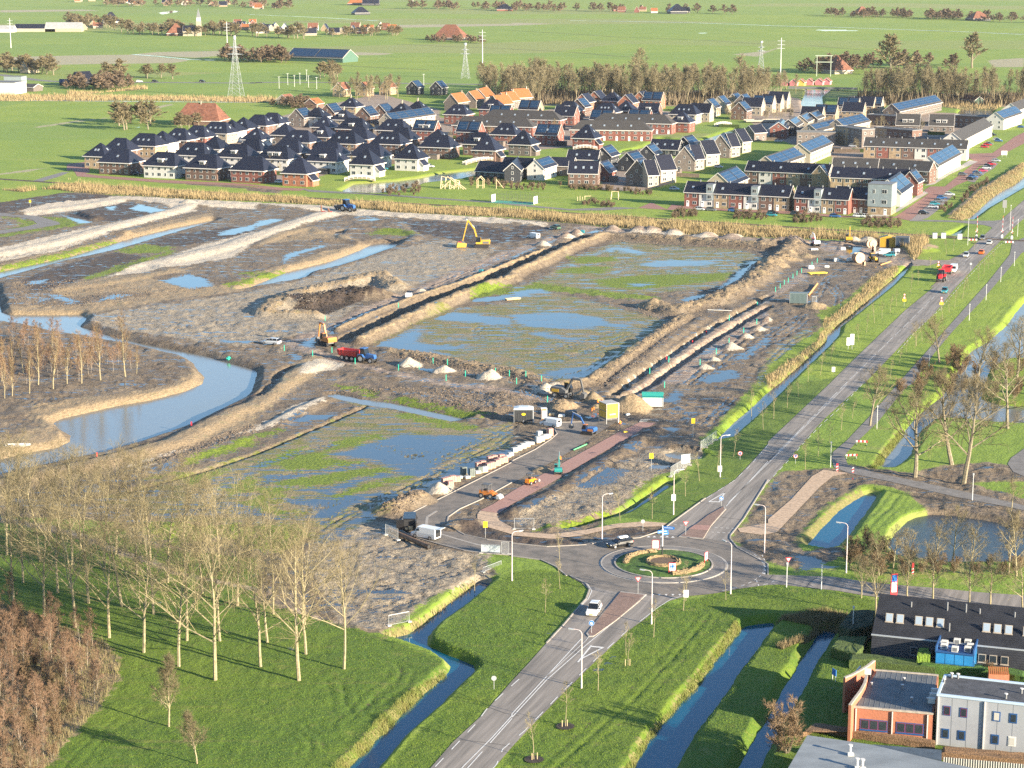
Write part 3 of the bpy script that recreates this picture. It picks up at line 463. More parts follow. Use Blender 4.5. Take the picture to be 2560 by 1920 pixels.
 lawn = mix(mth('MULTIPLY', ramp(NT, .55, .72), .5), lawn, (.15, .14, .035)); lawn = mix(mth('MULTIPLY', ramp(N1, .55, .72), .5), lawn, (.17, .17, .04)); lawn = mix(mth('MULTIPLY', ramp(NB, .42, .6), .35), lawn, (.15, .20, .012)); lawn = mix(mth('MULTIPLY', ramp(noise(.22, 4, (.2, 1, 1), R(-35)), .5, .62), .4), lawn, (.05, .10, .006))
 col = mix(mask(LAWN), g, lawn)
 col = mix(mask(FTAN), col, mix(N1, (.26, .23, .13), (.34, .30, .18)))
 reed = mix(ramp(N2, .3, .7), (.115, .118, .032), (.21, .175, .07)); reed = mix(mth('MULTIPLY', ramp(N1, .5, .7), .35), reed, (.09, .13, .02))
 mud = mix(ramp(N2, .3, .7), (.110, .080, .050), (.205, .154, .100)); mud = mix(mth('MULTIPLY', ramp(N3, .42, .6), .45), mud, (.075, .055, .036)); mud = mix(mth('MULTIPLY', ramp(NT, .5, .65), .35), mud, (.27, .215, .150)); mud = mix(mth('MULTIPLY', ramp(noise(.7, 5), .50, .62), .55), mud, (.075, .052, .034)); mud = mix(mth('MULTIPLY', ramp(noise(.09, 4), .5, .62), .4), mud, (.24, .19, .13))
 col = mix(mask(MUD, .8), col, mud)
 grey = mix(ramp(N2, .3, .7), (.25, .205, .145), (.38, .315, .225)); grey = mix(mth('MULTIPLY', ramp(N3, .4, .6), .5), grey, (.10, .08, .055)); grey = mix(mth('MULTIPLY', ramp(noise(.75, 5), .52, .64), .5), grey, (.12, .092, .062))
 col = mix(mask(GREY, 1.2), col, grey)
 tan = mix(ramp(N2, .3, .7), (.22, .155, .085), (.33, .245, .145)); tan = mix(mth('MULTIPLY', ramp(N3, .45, .65), .35), tan, (.13, .10, .06)); tan = mix(mth('MULTIPLY', ramp(N1, .55, .7), .35), tan, (.15, .16, .05))
 col = mix(mask(TAN), col, tan)
 dark = mix(ramp(N2, .3, .7), (.035, .024, .018), (.085, .060, .042)); col = mix(mask(DARK, 1.2), col, dark)
 sand = mix(ramp(N1, .3, .7), (.39, .33, .25), (.51, .44, .34)); sand = mix(mth('MULTIPLY', ramp(NT, .5, .7), .35), sand, (.40, .33, .25)); col = mix(mask(SAND, 1.1), col, sand)
 path = mix(ramp(NT, .35, .65), (.17, .12, .09), (.34, .27, .205)); path = mix(mth('MULTIPLY', ramp(N2, .55, .7), .4), path, (.10, .075, .06)); col = mix(mask(PATH, .9), col, path)
 wm = mask(WETG, .8)
 wg = mix(ramp(NS, .42, .58), (.215, .170, .100), (.145, .145, .028)); wg = mix(mth('MULTIPLY', ramp(N1, .5, .7), .7), wg, (.115, .145, .012)); wg = mix(mth('MULTIPLY', ramp(N3, .5, .7), .4), wg, (.06, .055, .03)); wg = mix(mth('MULTIPLY', ramp(noise(.11, 4), .5, .6), .5), wg, (.22, .17, .11))
 col = mix(wm, col, wg)
 gm = mask(GRN, 2.4, .47, .53); gg = mix(ramp(N2, .35, .65), (.070, .115, .006), (.165, .215, .012)); col = mix(gm, col, gg)
 rm = mask(REED, 1.2); col = mix(rm, col, reed)
 pj = mth('ADD', mth('MULTIPLY', mth('SUBTRACT', NS, .5), 1.0), mth('MULTIPLY', mth('SUBTRACT', N2, .5), .5))
 p1 = ramp(mth('ADD', C[PUD], mth('ADD', mth('MULTIPLY', pj, 2.0), mth('MULTIPLY', mth('SUBTRACT', noise(1.3, 4, (.12, 1, 1), R(-38)), .53), mth('MULTIPLY', wm, 2.6)))), .47, .53)
 p2 = mth('MULTIPLY', ramp(mth('ADD', NS2, mth('MULTIPLY', N1, .35)), .745, .775), mth('MULTIPLY', wm, mth('SUBTRACT', 1.0, gm)))
 p3 = mth('MULTIPLY', ramp(mth('ADD', NT, mth('MULTIPLY', N1, .5)), .86, .89), mth('MULTIPLY', ramp(C[MUD], .5, .8), mth('SUBTRACT', 1.0, mth('MAXIMUM', mth('MAXIMUM', gm, mask(SAND)), mth('MAXIMUM', rm, mask(TAN))))))
 pud = mth('MAXIMUM', mth('MAXIMUM', p1, p2), p3)
 pud = mth('MULTIPLY', pud, ramp(mth('MULTIPLY', C[PUD], 1.0), -.5, -.1))
 geo = node(n, 'ShaderNodeNewGeometry'); sx = node(n, 'ShaderNodeSeparateXYZ'); L.new(geo.outputs['True Normal'], sx.inputs[0])
 pud = mth('MULTIPLY', pud, ramp(sx.outputs[2], .90, .96), True)
 col = mix(pud, col, (.030, .034, .032))
 L.new(col, b.inputs['Base Color'])
 wet = mth('MULTIPLY', ramp(C[MUD], .5, .7), mth('SUBTRACT', 1.0, mth('MAXIMUM', mth('MAXIMUM', gm, mask(SAND)), rm)))
 rg = mth('SUBTRACT', .95, mth('MULTIPLY', wet, mth('MULTIPLY', ramp(N1, .4, .65), .34)))
 r2 = node(n, 'ShaderNodeMix'); L.new(pud, r2.inputs[0]); L.new(rg, r2.inputs[2]); r2.inputs[3].default_value = .05; L.new(r2.outputs[0], b.inputs['Roughness'])
 b.inputs['IOR'].default_value = 1.5
 hgt = mth('ADD', mth('MULTIPLY', N3, .35), N2); bp = node(n, 'ShaderNodeBump'); bp.inputs['Distance'].default_value = .35
 st = mth('ADD', .55, mth('MULTIPLY', ramp(C[MUD], .5, .7), .45)); L.new(st, bp.inputs['Strength']); L.new(hgt, bp.inputs['Height'])
 mv = node(n, 'ShaderNodeMix', data_type='VECTOR'); L.new(pud, mv.inputs[0]); L.new(bp.outputs[0], mv.inputs[4]); mv.inputs[5].default_value = (0, 0, 1); L.new(mv.outputs[1], b.inputs['Normal'])
 return m
me = mesh_np('ground', np.stack([px, py, Z], 1), Fq, [ground_mat()])
for k, nm in enumerate('ABC'):
 at = me.color_attributes.new('cover'+nm, 'FLOAT_COLOR', 'POINT'); at.data.foreach_set('color', np.ascontiguousarray(ch[:, 4*k:4*k+4], np.float32).ravel())
link('ground', me, kind='structure', label='flat polder ground of green fields and muddy building site')
del Fq
def zat(x, y):          # terrain height near a point (nearest grid vertex)
 r_ = int(np.clip(np.searchsorted(Ys, y), 1, NR-1)); r_ = r_ if abs(Ys[r_]-y) < abs(Ys[r_-1]-y) else r_-1
 c_ = int(np.argmin(np.abs(tt - x/Ys[r_]))); return float(Z[r_*NC+c_])
wm_ = {'mid': water_mat('pale_canal_water', (.15, .15, .13), .05, 1.2, .05), 'deep': water_mat('blue_ditch_water', (.0, .065, .115), .02, .8, .02), 'dark': water_mat('dark_pond_water', (.02, .035, .05), .12, 3, .05)}
def sheet(name, P, z, mt, **k):
 me = bpy.data.meshes.new(name); bm = bmesh.new(); vs_ = []
 for x, y in P:
  if not vs_ or (abs(vs_[-1].co.x-x)+abs(vs_[-1].co.y-y)) > .01: vs_.append(bm.verts.new((x, y, z)))
 f = bm.faces.new(vs_); bm.normal_update()
 if f.normal.z < 0: f.normal_flip()
 bmesh.ops.triangulate(bm, faces=[f], ngon_method='EAR_CLIP'); bm.to_mesh(me); bm.free(); me.materials.append(mt)
 return link(name, me, **k)
for nm, lv, key, P in WPOLY: sheet(nm, P, lv, wm_[key], kind='structure')
RM = {'asphalt': mat('worn_asphalt', (.145, .128, .110), .8, 0, 1.0, .1, col2=(.27, .235, .20), rot=R(-20), stretch=(1.1, 22, 1), detail=3), 'asphalt2': mat('grey_path_asphalt', (.17, .155, .14), .8, .2, .6, .1),
      'asphalt3': mat('new_asphalt', (.115, .10, .082), .75, 0, .35, .1, col2=(.21, .175, .14)), 'dirtasphalt': mat('muddy_asphalt', (.22, .18, .14), .8, .3, .5, .2),
      'redbrick': mat('red_brick_paving', (.31, .175, .14), .85, .2, 3, .2), 'tanbrick': mat('sandy_brick_paving', (.42, .30, .20), .85, .25, 1.5, .2), 'estatebrick': mat('estate_brick_paving', (.26, .13, .10), .85, .2, 1.5),
      'greybrick': mat('grey_brick_paving', (.22, .19, .17), .85, .2, 1.5), 'slabs': mat('concrete_slab_paving', (.40, .36, .31), .85, .15, 1.5)}
for k, (nm, mt, z_, s) in enumerate(ROADS): sheet(nm, W(s), z_+.001*(k % 4), RM[mt], kind='structure')
# ---------------------------------------------------------------- roundabout, markings, kerbs
white = mat('white_road_paint', (.58, .56, .52), .7, .15, 4); kerbm = mat('concrete_kerb', (.30, .27, .235), .85, .15, 2); curbd = mat('dark_brick_infill', (.20, .13, .10), .85, .25, 3, .2)
lawnm = mat('island_grass', (.055, .11, .012), .9, .45, 1.5, .8); hedgem = mat('dry_hedge', (.21, .15, .075), .9, .5, 4, 1.0)
RC = W1("p:1659,1411")
def disc(name, c, r0, r1, z, mt, n=64, **k):
 V = []; Fc = []
 for i in range(n):
  a = 2*math.pi*i/n; V += [(c[0]+math.cos(a)*r0, c[1]+math.sin(a)*r0, z), (c[0]+math.cos(a)*r1, c[1]+math.sin(a)*r1, z)]
 for i in range(n): j = (i+1) % n; Fc.append((2*i, 2*i+1, 2*j+1, 2*j))
 me = bpy.data.meshes.new(name); me.from_pydata(V, [], Fc); me.materials.append(mt); return link(name, me, **k)
disc('roundabout_road', RC, 10, 17.2, .064, RM['asphalt3'], kind='structure')
mb = MB()
def ringwall(mb, c, r0, r1, z0, z1, mt, n=64):
 for i in range(n):
  a, b = 2*math.pi*i/n, 2*math.pi*(i+1)/n; P = [(c[0]+math.cos(t)*r_, c[1]+math.sin(t)*r_) for t, r_ in ((a, r0), (a, r1), (b, r1), (b, r0))]
  mb.add([(x, y, z0) for x, y in P]+[(x, y, z1) for x, y in P], [(4, 5, 6, 7), (1, 2, 6, 5), (0, 4, 7, 3)], mt)
ringwall(mb, RC, 8.2, 10.2, .05, .15, RM['asphalt2']); ringwall(mb, RC, 10.2, 10.45, .05, .17, kerbm)
ri = mb.build('roundabout_apron', kind='structure')
isl = empty('roundabout_island', (RC[0], RC[1], .1), label='round grassed traffic island with curved hedges in the middle of the roundabout', cat='traffic island')
mb = MB(); ringwall(mb, (0, 0), 7.95, 8.2, 0, .2, kerbm); mb.build('kerb', isl)
V = [(0, 0, .45)]; Fc = []
for j in range(1, 9):
 for i in range(48):
  a = 2*math.pi*i/48; r_ = j; V.append((math.cos(a)*r_*.99, math.sin(a)*r_*.99, .1+.35*(1-(j/8)**2)+random.uniform(-.03, .03)))
Fc = [(0, 1+i, 1+(i+1) % 48) for i in range(48)]+[(1+(j-1)*48+i, 1+j*48+i, 1+j*48+(i+1) % 48, 1+(j-1)*48+(i+1) % 48) for j in range(1, 8) for i in range(48)]
me = bpy.data.meshes.new('lawn'); me.from_pydata(V, [], Fc); me.materials.append(lawnm); kid(link('lawn', me, isl), isl)
def lump_strip(name, pts, wd, ht, mt, parent=None, n=14, loc=None, **k):
 V = []; Fc = []; M = len(pts)
 for i, (x, y) in enumerate(pts):
  a = Vector(pts[max(0, i-1)]); b = Vector(pts[min(M-1, i+1)]); d = (b-a).normalized(); q = Vector((-d.y, d.x))
  e = .35+.65*min(1, min(i, M-1-i)/1.0)
  for j in range(n):
   t = math.pi*j/(n-1); rr = random.uniform(.82, 1.15)*e
   V.append((x+q.x*math.cos(t)*wd*rr, y+q.y*math.cos(t)*wd*rr, abs(math.sin(t))**.6*ht*rr))
 for i in range(M-1):
  for j in range(n-1): Fc.append((i*n+j, i*n+j+1, (i+1)*n+j+1, (i+1)*n+j))
 Fc += [tuple(range(n)), tuple(range((M-1)*n, M*n))[::-1]]
 me = bpy.data.meshes.new(name); me.from_pydata(V, [], Fc); me.materials.append(mt); o = link(name, me, parent, loc, **k)
 if parent: kid(o, parent)
 return o
def arc(c, r_, a0, a1, n): return [(c[0]+math.cos(R(a0+(a1-a0)*i/(n-1)))*r_, c[1]+math.sin(R(a0+(a1-a0)*i/(n-1)))*r_) for i in range(n)]
setp(lump_strip('hedge', arc((0, 0), 2.6, 0, 360, 30), .45, .75, hedgem, isl), label='ring hedge')
setp(lump_strip('hedge', arc((0, 0), 6.3, 95, 185, 24), .6, .7, hedgem, isl), label='curved hedge')
setp(lump_strip('hedge', arc((0, 0), 6.3, 275, 355, 24), .6, .7, hedgem, isl), label='curved hedge')
me = bpy.data.meshes.new('planting_bed'); me.from_pydata([(math.cos(i*.3927)*2.2, math.sin(i*.3927)*2.2, .5) for i in range(16)], [], [tuple(range(16))]); me.materials.append(mat('bed_mulch', (.12, .08, .05), .9, .3, 5, .6)); kid(link('planting_bed', me, isl), isl)
def strip(mb, P, wd, z, mt):
 for a, b in zip(P, P[1:]):
  a = Vector(a); b = Vector(b); d = b-a
  if d.length < .01: continue
  d.normalize(); q = Vector((-d.y, d.x))*wd/2
  mb.add([(*(a-q), z), (*(b-q), z), (*(b+q), z), (*(a+q), z)], [(0, 1, 2, 3)], mt)
def dash(mb, P, wd, z, mt, on, off):
 acc = 0
 for a, b in zip(P, P[1:]):
  a = Vector(a); b = Vector(b); L_ = (b-a).length; d = (b-a)/max(L_, 1e-6); t = -acc
  while t < L_:
   s0, s1 = max(0, t), min(L_, t+on)
   if s1 > s0: strip(mb, [a+d*s0, a+d*s1], wd, z, mt)
   t += on+off
  acc = (L_+acc) % (on+off)
def off(P, d):
 out = []
 for i, p in enumerate(P):
  a = Vector(P[max(0, i-1)]); b = Vector(P[min(len(P)-1, i+1)]); t = (b-a).normalized(); out.append((p[0]-t.y*d, p[1]+t.x*d))
 return out
mk = MB(); zm = .074
c1 = W("23:600,545 0,1195 13:2212,1210 2040,1400 1800,1640 1700,1750"); strip(mk, off(c1, .0), .16, zm, white)
c2 = W("23:1165,165 640,600 300,900 0,1225"); strip(mk, c2, .16, zm, white); dash(mk, W("13:2212,1235 1840,1650 1720,1780"), .16, zm, white, 9, 3)
dash(mk, W("23:60,895 -200,1130 13:1900,1280 1560,1640 1440,1770"), .16, zm, white, 3, 3); dash(mk, W("23:1000,470 730,715 430,1010 110,1340 -80,1500 13:2080,1630 2000,1720"), .16, zm, white, 3, 3)
strip(mk, W("23:1480,175 1380,200 1260,275 1100,400"), .14, zm, white); strip(mk, W("23:650,70 690,130 660,200 600,260"), .14, zm, white); strip(mk, W("23:665,525 640,560 300,870"), .1, zm, white)
for a, b, c in (("23:570,748 685,605", "23:600,718 790,620", "23:680,612 790,622"), ("22:1700,1020 1840,940", "22:1840,940 1790,1022", "22:1700,1020 1795,1022")):
 strip(mk, W(a), .28, zm, white); strip(mk, W(b), .28, zm, white); strip(mk, W(c), .5, zm+.003, white)
for tx in (1215, 1272, 1332, 1390, 1450):
 P = W("23:%d,160 %d,160 %d,174" % (tx-14, tx+14, tx)); mk.add([(x, y, zm) for x, y in P], [(0, 1, 2)], white)
for tx, ty in ((1180, 1322), (1230, 1322), (1290, 1322), (1340, 1322), (1390, 1325)):
 P = W("22:%d,%d %d,%d %d,%d" % (tx-16, ty+6, tx+16, ty+6, tx, ty-8)); mk.add([(x, y, zm) for x, y in P], [(0, 1, 2)], white)
for tx, ty in ((2165, 1548), (2180, 1580), (2175, 1610), (2170, 1640)): 
 P = W("22:%d,%d %d,%d %d,%d" % (tx-10, ty, tx+18, ty-6, tx+18, ty+8)); mk.add([(x, y, zm) for x, y in P], [(0, 1, 2)], white)
cl = W("22:1850,1060 2212,670 32:260,420 530,160 690,0 31:860,1600 1230,1080 1500,760 1700,520 1900,380 2212,140 2400,0")
strip(mk, off(W("22:1850,1060 2212,670 32:260,420"), .0), .15, zm, white); strip(mk, off(W("22:1880,1030 2212,700 32:270,430 520,180 690,10"), .25), .13, zm, white)
dash(mk, W("22:2212,670 32:260,415 520,150 680,-10 31:1210,1130 1440,900"), .13, zm, white, 9, 3)
dash(mk, W("31:1450,880 1700,620 2212,230 2400,100"), .13, zm, white, 3, 9); strip(mk, W("31:1700,600 1900,440 2212,200 2400,70"), .13, zm, white)
dash(mk, W("31:1120,1390 1280,1200 1480,1020 1660,810 1900,560 2100,370"), .14, zm, white, 3, 2); dash(mk, W("32:815,5 620,210 470,345 310,510 160,680 0,850 22:2100,1000 1990,1180"), .14, zm, white, 3, 2.5)
dash(mk, W("22:2212,530 2050,715 1930,830 1680,990"), .14, zm, white, 3, 3); dash(mk, W("22:1750,1243 1930,1252"), .2, zm, white, .5, .5); dash(mk, W("22:1720,1283 1900,1292"), .2, zm, white, .5, .5); dash(mk, W("22:1400,1220 1540,1225"), .2, zm, white, .5, .5)
dash(mk, W("32:-100,1700 33:-80,90 20,65 60,40"), .14, zm, white, 1, 1); dash(mk, W("22:2160,1480 2190,1540 2212,1560"), .14, zm, white, 1, 1)
a0 = arc(RC, 16.6, -60, 20, 16); dash(mk, a0, .14, zm, white, 1, 1); strip(mk, arc(RC, 10.6, 0, 360, 60), .1, zm, white)
mk.build('road_markings', kind='structure')
sm_ = MB(); seam_shadow = mat('tar_seam', (.04, .036, .032), .6)
for s in ("13:1775,1420 1880,1432 2000,1445 2120,1462 2212,1475", "23:330,598 420,615 560,660", "13:1990,1130 23:-60,1190 60,1210", "33:-190,75 0,40 60,-20", "33:440,0 360,60 330,105", "22:2010,1180 1900,1165 1790,1150", "32:170,560 60,520 -40,505", "32:420,330 300,290 180,260", "31:1320,1230 1180,1170 1010,1180", "31:1560,930 1400,900 1300,900"): strip(sm_, W(s), .09, .072, seam_shadow)  # strip below the southern island is a painted lamp-post shadow, the others tar seams
sm_.build('tar_seams_and_shadow', kind='structure')
def kerbrun(name, s, wd=.22, h=.14, mt=None, z0=.02):
 P = W(s); mb = MB()
 for a, b in zip(P, P[1:]):
  a = Vector(a); b = Vector(b); d = (b-a); L_ = d.length
  if L_ < .05: continue
  d.normalize(); q = Vector((-d.y, d.x))*wd/2; V = [a-q, b+d*.05-q, b+d*.05+q, a+q]
  mb.add([(*p, z0) for p in V]+[(*p, z0+h) for p in V], [(4, 5, 6, 7), (0, 1, 5, 4), (2, 3, 7, 6), (1, 2, 6, 5), (3, 0, 4, 7)], mt or kerbm)
 return mb.build(name, kind='structure')
for s in ("12:1240,1225 1275,1150 1360,1108 1700,938 2212,678 22:0,668 200,568 340,478 390,432 368,392", "12:2212,852 1940,1002 1760,1082 1662,1150 1652,1190 1700,1252 1805,1308 2000,1348 2212,1370 22:0,1378 300,1410 640,1392",
          "12:1245,1230 1290,1292 1400,1335 1600,1392 1800,1442 2000,1468 2212,1482 22:0,1490 250,1522 380,1582 470,1659", "22:690,1385 860,1352 1100,1332 1290,1270 1380,1200 1670,990", "22:2212,830 2100,1010 2000,1170 1888,1310 1885,1340 1950,1420 2212,1560 33:0,-10",
          "23:500,0 640,70 670,120 640,200 560,290 450,420 300,580", "22:370,390 385,335 600,330"):
 kerbrun('kerb_line', s)
for s in ("12:1560,1100 1480,1150 1472,1210 1520,1270 1600,1300 1800,1360 1950,1400",): kerbrun('kerb_line', s, .5, .06, kerbm)
def island(s, lab, mt=curbd):
 P = W(s); cx = sum(p[0] for p in P)/len(P); cy = sum(p[1] for p in P)/len(P); o = empty('splitter_island', (cx, cy, 0), label=lab, cat='traffic island')
 mb = MB(); Q = [(x-cx, y-cy) for x, y in P]; mb.prism(Q, .05, .17, kerbm, 'z'); mb.build('kerb', o)
 mb = MB(); mb.prism([(x*.93, y*.96) for x, y in Q], .165, .19, mt, 'z'); mb.build('paving', o); return o
island("23:940,140 1160,165 1100,225 900,390 700,530 660,530 640,505", 'brick-filled triangular splitter island on the road south of the roundabout')
island("22:1530,1262 1700,1135 1838,1060 1850,1085 1720,1230 1650,1345 1440,1325", 'long pointed splitter island on the road leading away north of the roundabout')
sheet('crossing_paving', W("22:1525,1262 1580,1225 1720,1232 1690,1272"), .205, RM['redbrick'], kind='structure')
RL = W("p:-300,430 0,448 180,460 640,488 1250,522 1920,565 2354,592 2560,603 2700,610")
mb = MB(); bal = mat('rail_ballast', (.13, .105, .085), .95, .3, 3, .3); strip(mb, RL, 3.0, .06, bal); mb.build('railway_bed', kind='structure')
rr = setp(empty('railway_track', (0, 0, 0)), label='single rusty railway track running between reed belt and estate', cat='railway')
for k in (-.72, .72):
 mb = MB()
 P = off(RL, k)
 for a, b in zip(P, P[1:]):
  mb.tube((*a, .2), (*b, .2), .09, .09, mat('rusty_rail', (.10, .07, .055), .5), 4)
 mb.build('rail', rr)
def tufts(name, polys, n, wd, hgt, mt, label, zoff=0.0, clump=None, lean=.35, zmax=None):
 pts = []
 ar = []
 for s in polys:
  P = np.array(W(s)); x, y = P[:, 0], P[:, 1]; ar.append(abs(np.dot(x, np.roll(y, 1))-np.dot(y, np.roll(x, 1)))/2)
 tot = sum(ar)
 for s, a_ in zip(polys, ar):
  P = np.array(W(s)); k = int(n*a_/tot*1.0)+20; lo, hi = P.min(0), P.max(0); got = []; c_ = 0
  while c_ < k:
   q = rng.random((k*3, 2))*(hi-lo)+lo; q = q[sd_poly(q[:, 0], q[:, 1], [tuple(p) for p in P]) > 0]; got.append(q); c_ += len(q)
  pts.append(np.concatenate(got)[:k])
 Q = np.concatenate(pts); z = np.array([zat(x, y) for x, y in Q]) if len(Q) < 60000 else Zgrid(Q)
 if zmax is not None: kpm = z > zmax; Q = Q[kpm]; z = z[kpm]
 M = len(Q); a = rng.random(M)*math.pi; hh = hgt*(.55+.8*rng.random(M)); ww = wd*(.5+rng.random(M))
 if clump: hh *= np.clip(1+vnoise(Q[:, 0], Q[:, 1], clump, 21)*1.5, .3, 2)
 lx = (rng.random(M)-.5)*lean*hh*2; ly = (rng.random(M)-.5)*lean*hh*2
 b0 = np.stack([Q[:, 0]-np.cos(a)*ww/2, Q[:, 1]-np.sin(a)*ww/2, z-.05], 1); b1 = np.stack([Q[:, 0]+np.cos(a)*ww/2, Q[:, 1]+np.sin(a)*ww/2, z-.05], 1); t = np.stack([Q[:, 0]+lx, Q[:, 1]+ly, z+hh], 1)
 V = np.stack([b0, b1, t], 1).reshape(-1, 3); me = mesh_np(name, V, np.arange(M*3).reshape(M, 3), [mt], False)
 return link(name, me, kind='stuff', label=label)
def Zgrid(Q):
 r_ = np.clip(np.searchsorted(np.array(Ys), Q[:, 1]), 1, NR-1); Yr = np.array(Ys); r_ = np.where(abs(Yr[r_]-Q[:, 1]) < abs(Yr[r_-1]-Q[:, 1]), r_, r_-1)
 c_ = np.clip(np.round((Q[:, 0]/Yr[r_]+.315)/(.63/740)).astype(int), 0, 740)+4; return Z[r_*NC+c_]
reedm = mat('dry_reed', (.23, .17, .08), .9, col2=(.33, .25, .13), scale=.5); dryg = mat('dry_grass', (.19, .18, .05), .9, col2=(.10, .15, .02), scale=.4); grm = mat('grass_blades', (.055, .115, .006), .9, col2=(.125, .185, .012), scale=.5); weedm = mat('brown_weeds', (.20, .15, .08), .95, col2=(.13, .12, .05), scale=.3)
RZ = [s for c, s in ZONES if c == REED]
tufts('reeds', [RZ[1]], 42000, .16, 1.7, reedm, 'tall tan reed belt between the railway and the building site', clump=5)
tufts('reeds', [RZ[0]]+RZ[6:8], 16000, .12, .8, reedm, 'tan dry grass on the bank of the long roadside ditch', clump=3)
tufts('reeds', RZ[8:], 16000, .28, 1.8, reedm, 'pale reeds lining distant canals', clump=4)
tufts('dry_grass', [RZ[2], RZ[3], RZ[5]], 22000, .06, .4, dryg, 'yellowish dry bank grass beside the dark blue channels', clump=2)
tufts('reeds', ["33:60,380 500,300 700,360 640,470 560,440 440,450 330,560 120,640 60,620 350,520 400,440 150,390"], 5000, .1, .9, weedm, 'brown reeds at the heads of the two channels')
LZ = [s for c, s in ZONES if c == LAWN]
tufts('grass', [LZ[0]], 60000, .07, .15, grm, 'grass of the park lawn at lower left', lean=.6, zmax=-.5)
tufts('grass', [LZ[1], LZ[2]], 90000, .07, .16, grm, 'grass of the verges around the roundabout', lean=.6, zmax=-.5)
tufts('weeds', ["03:-100,250 150,260 350,370 650,480 900,580 1050,740 1020,900 860,1130 700,1300 560,1450 420,1659 350,1800 -100,1800"], 14000, .07, .7, weedm, 'tangled dry undergrowth beneath the birches', clump=3)
clod = mat('earth_clods', (.19, .142, .096), .95, .4, 1.5)
def clods(s, n, lab, mt=clod, sz=.35):
 P = W(s); A_ = np.array(P); lo, hi = A_.min(0), A_.max(0); q = rng.random((n*6, 2))*(hi-lo)+lo; q = q[sd_poly(q[:, 0], q[:, 1], P) > 0][:n]
 z = Zgrid(q); M = len(q); base = np.array([(1, 0, 0), (0, 1, 0), (-1, 0, 0), (0, -1, 0), (0, 0, 1.0)]); s_ = sz*(.2+rng.random((M, 1, 1))**2*.75)
 V = base[None]*s_*(.6+.8*rng.random((M, 5, 3))); a = rng.random(M)*6.28; c_, s2 = np.cos(a)[:, None], np.sin(a)[:, None]
 X = V[..., 0]*c_-V[..., 1]*s2; Y = V[..., 0]*s2+V[..., 1]*c_; V = np.stack([X+q[:, :1], Y+q[:, 1:], V[..., 2]*.8+z[:, None]-.05], 2).reshape(-1, 3)
 T = np.array([(0, 1, 4), (1, 2, 4), (2, 3, 4), (3, 0, 4)]); Fc = (T[None]+np.arange(M)[:, None, None]*5).reshape(-1, 3)
 link('earth_clods', mesh_np('earth_clods', V, Fc, [mt], False), kind='stuff', label=lab)
clods("21:700,380 1000,385 1500,420 2212,460 31:0,420 300,380 400,500 150,640 21:2150,800 1900,950 1500,1130 1150,1080 1050,1000 1500,960 1800,830 2212,680 31:0,600 21:2212,520 1500,460 800,430", 9000, 'loose clods on the long earth berm')
clods("11:1100,1350 1500,1400 2212,1530 21:0,1560 400,1659 300,1680 0,1640 11:1800,1560 1200,1430", 3500, 'clods along the ridge beside the dirt track')
clods("21:650,1659 1000,1430 1400,1130 1550,1100 1300,1330 1000,1600 800,1700", 3500, 'clods on the spoil bank of the trench')
clods("01:0,560 500,480 1000,330 1500,200 1800,180 1100,400 500,590 0,660", 1800, 'clods on the sand bank edge'); clods("01:100,780 600,760 1300,850 2000,800 1300,920 700,1000 100,980", 4000, 'clods on the ridge by the small pools')
clods("22:80,1100 600,880 1200,560 1500,560 1300,770 850,1090 480,1190 230,1240 60,1200", 9000, 'turned earth clods on the verge between footpath and ditch', sz=.2)
clods("12:700,1420 1240,1230 1500,1420 2000,1480 13:2000,0 1500,180 1300,330 1100,470 700,380", 11000, 'turned earth clods beside the roundabout channel', sz=.16)
clods("12:1050,1130 1180,1050 1400,980 1470,1010 1350,1090 1240,1140", 1500, 'clods of the dug spoil heap beside the new road', sz=.35)
clods("12:0,130 300,100 900,20 2212,60 22:300,60 500,250 300,200 12:2212,330 1500,180 1100,90 400,60", 6000, 'clods on the churned field edge', sz=.3)
clods("02:1400,620 2212,330 2212,420 1500,680 1000,760", 2500, 'clods along the pale spoil bank', sz=.35)
clods("11:80,1050 250,950 600,830 900,770 1060,740 1250,830 1000,900 700,900 400,1050 200,1090", 4000, 'clods on the pale soil heap', mat('pale_clods', (.30, .25, .185), .95, .25, 1.5), .3)
clods("11:340,1010 440,930 720,850 1000,830 1050,890 880,950 620,1060 450,1040", 3000, 'dark peat clods on the heap', mat('peat_clods', (.035, .025, .018), .95, .5, 1.5), .45)
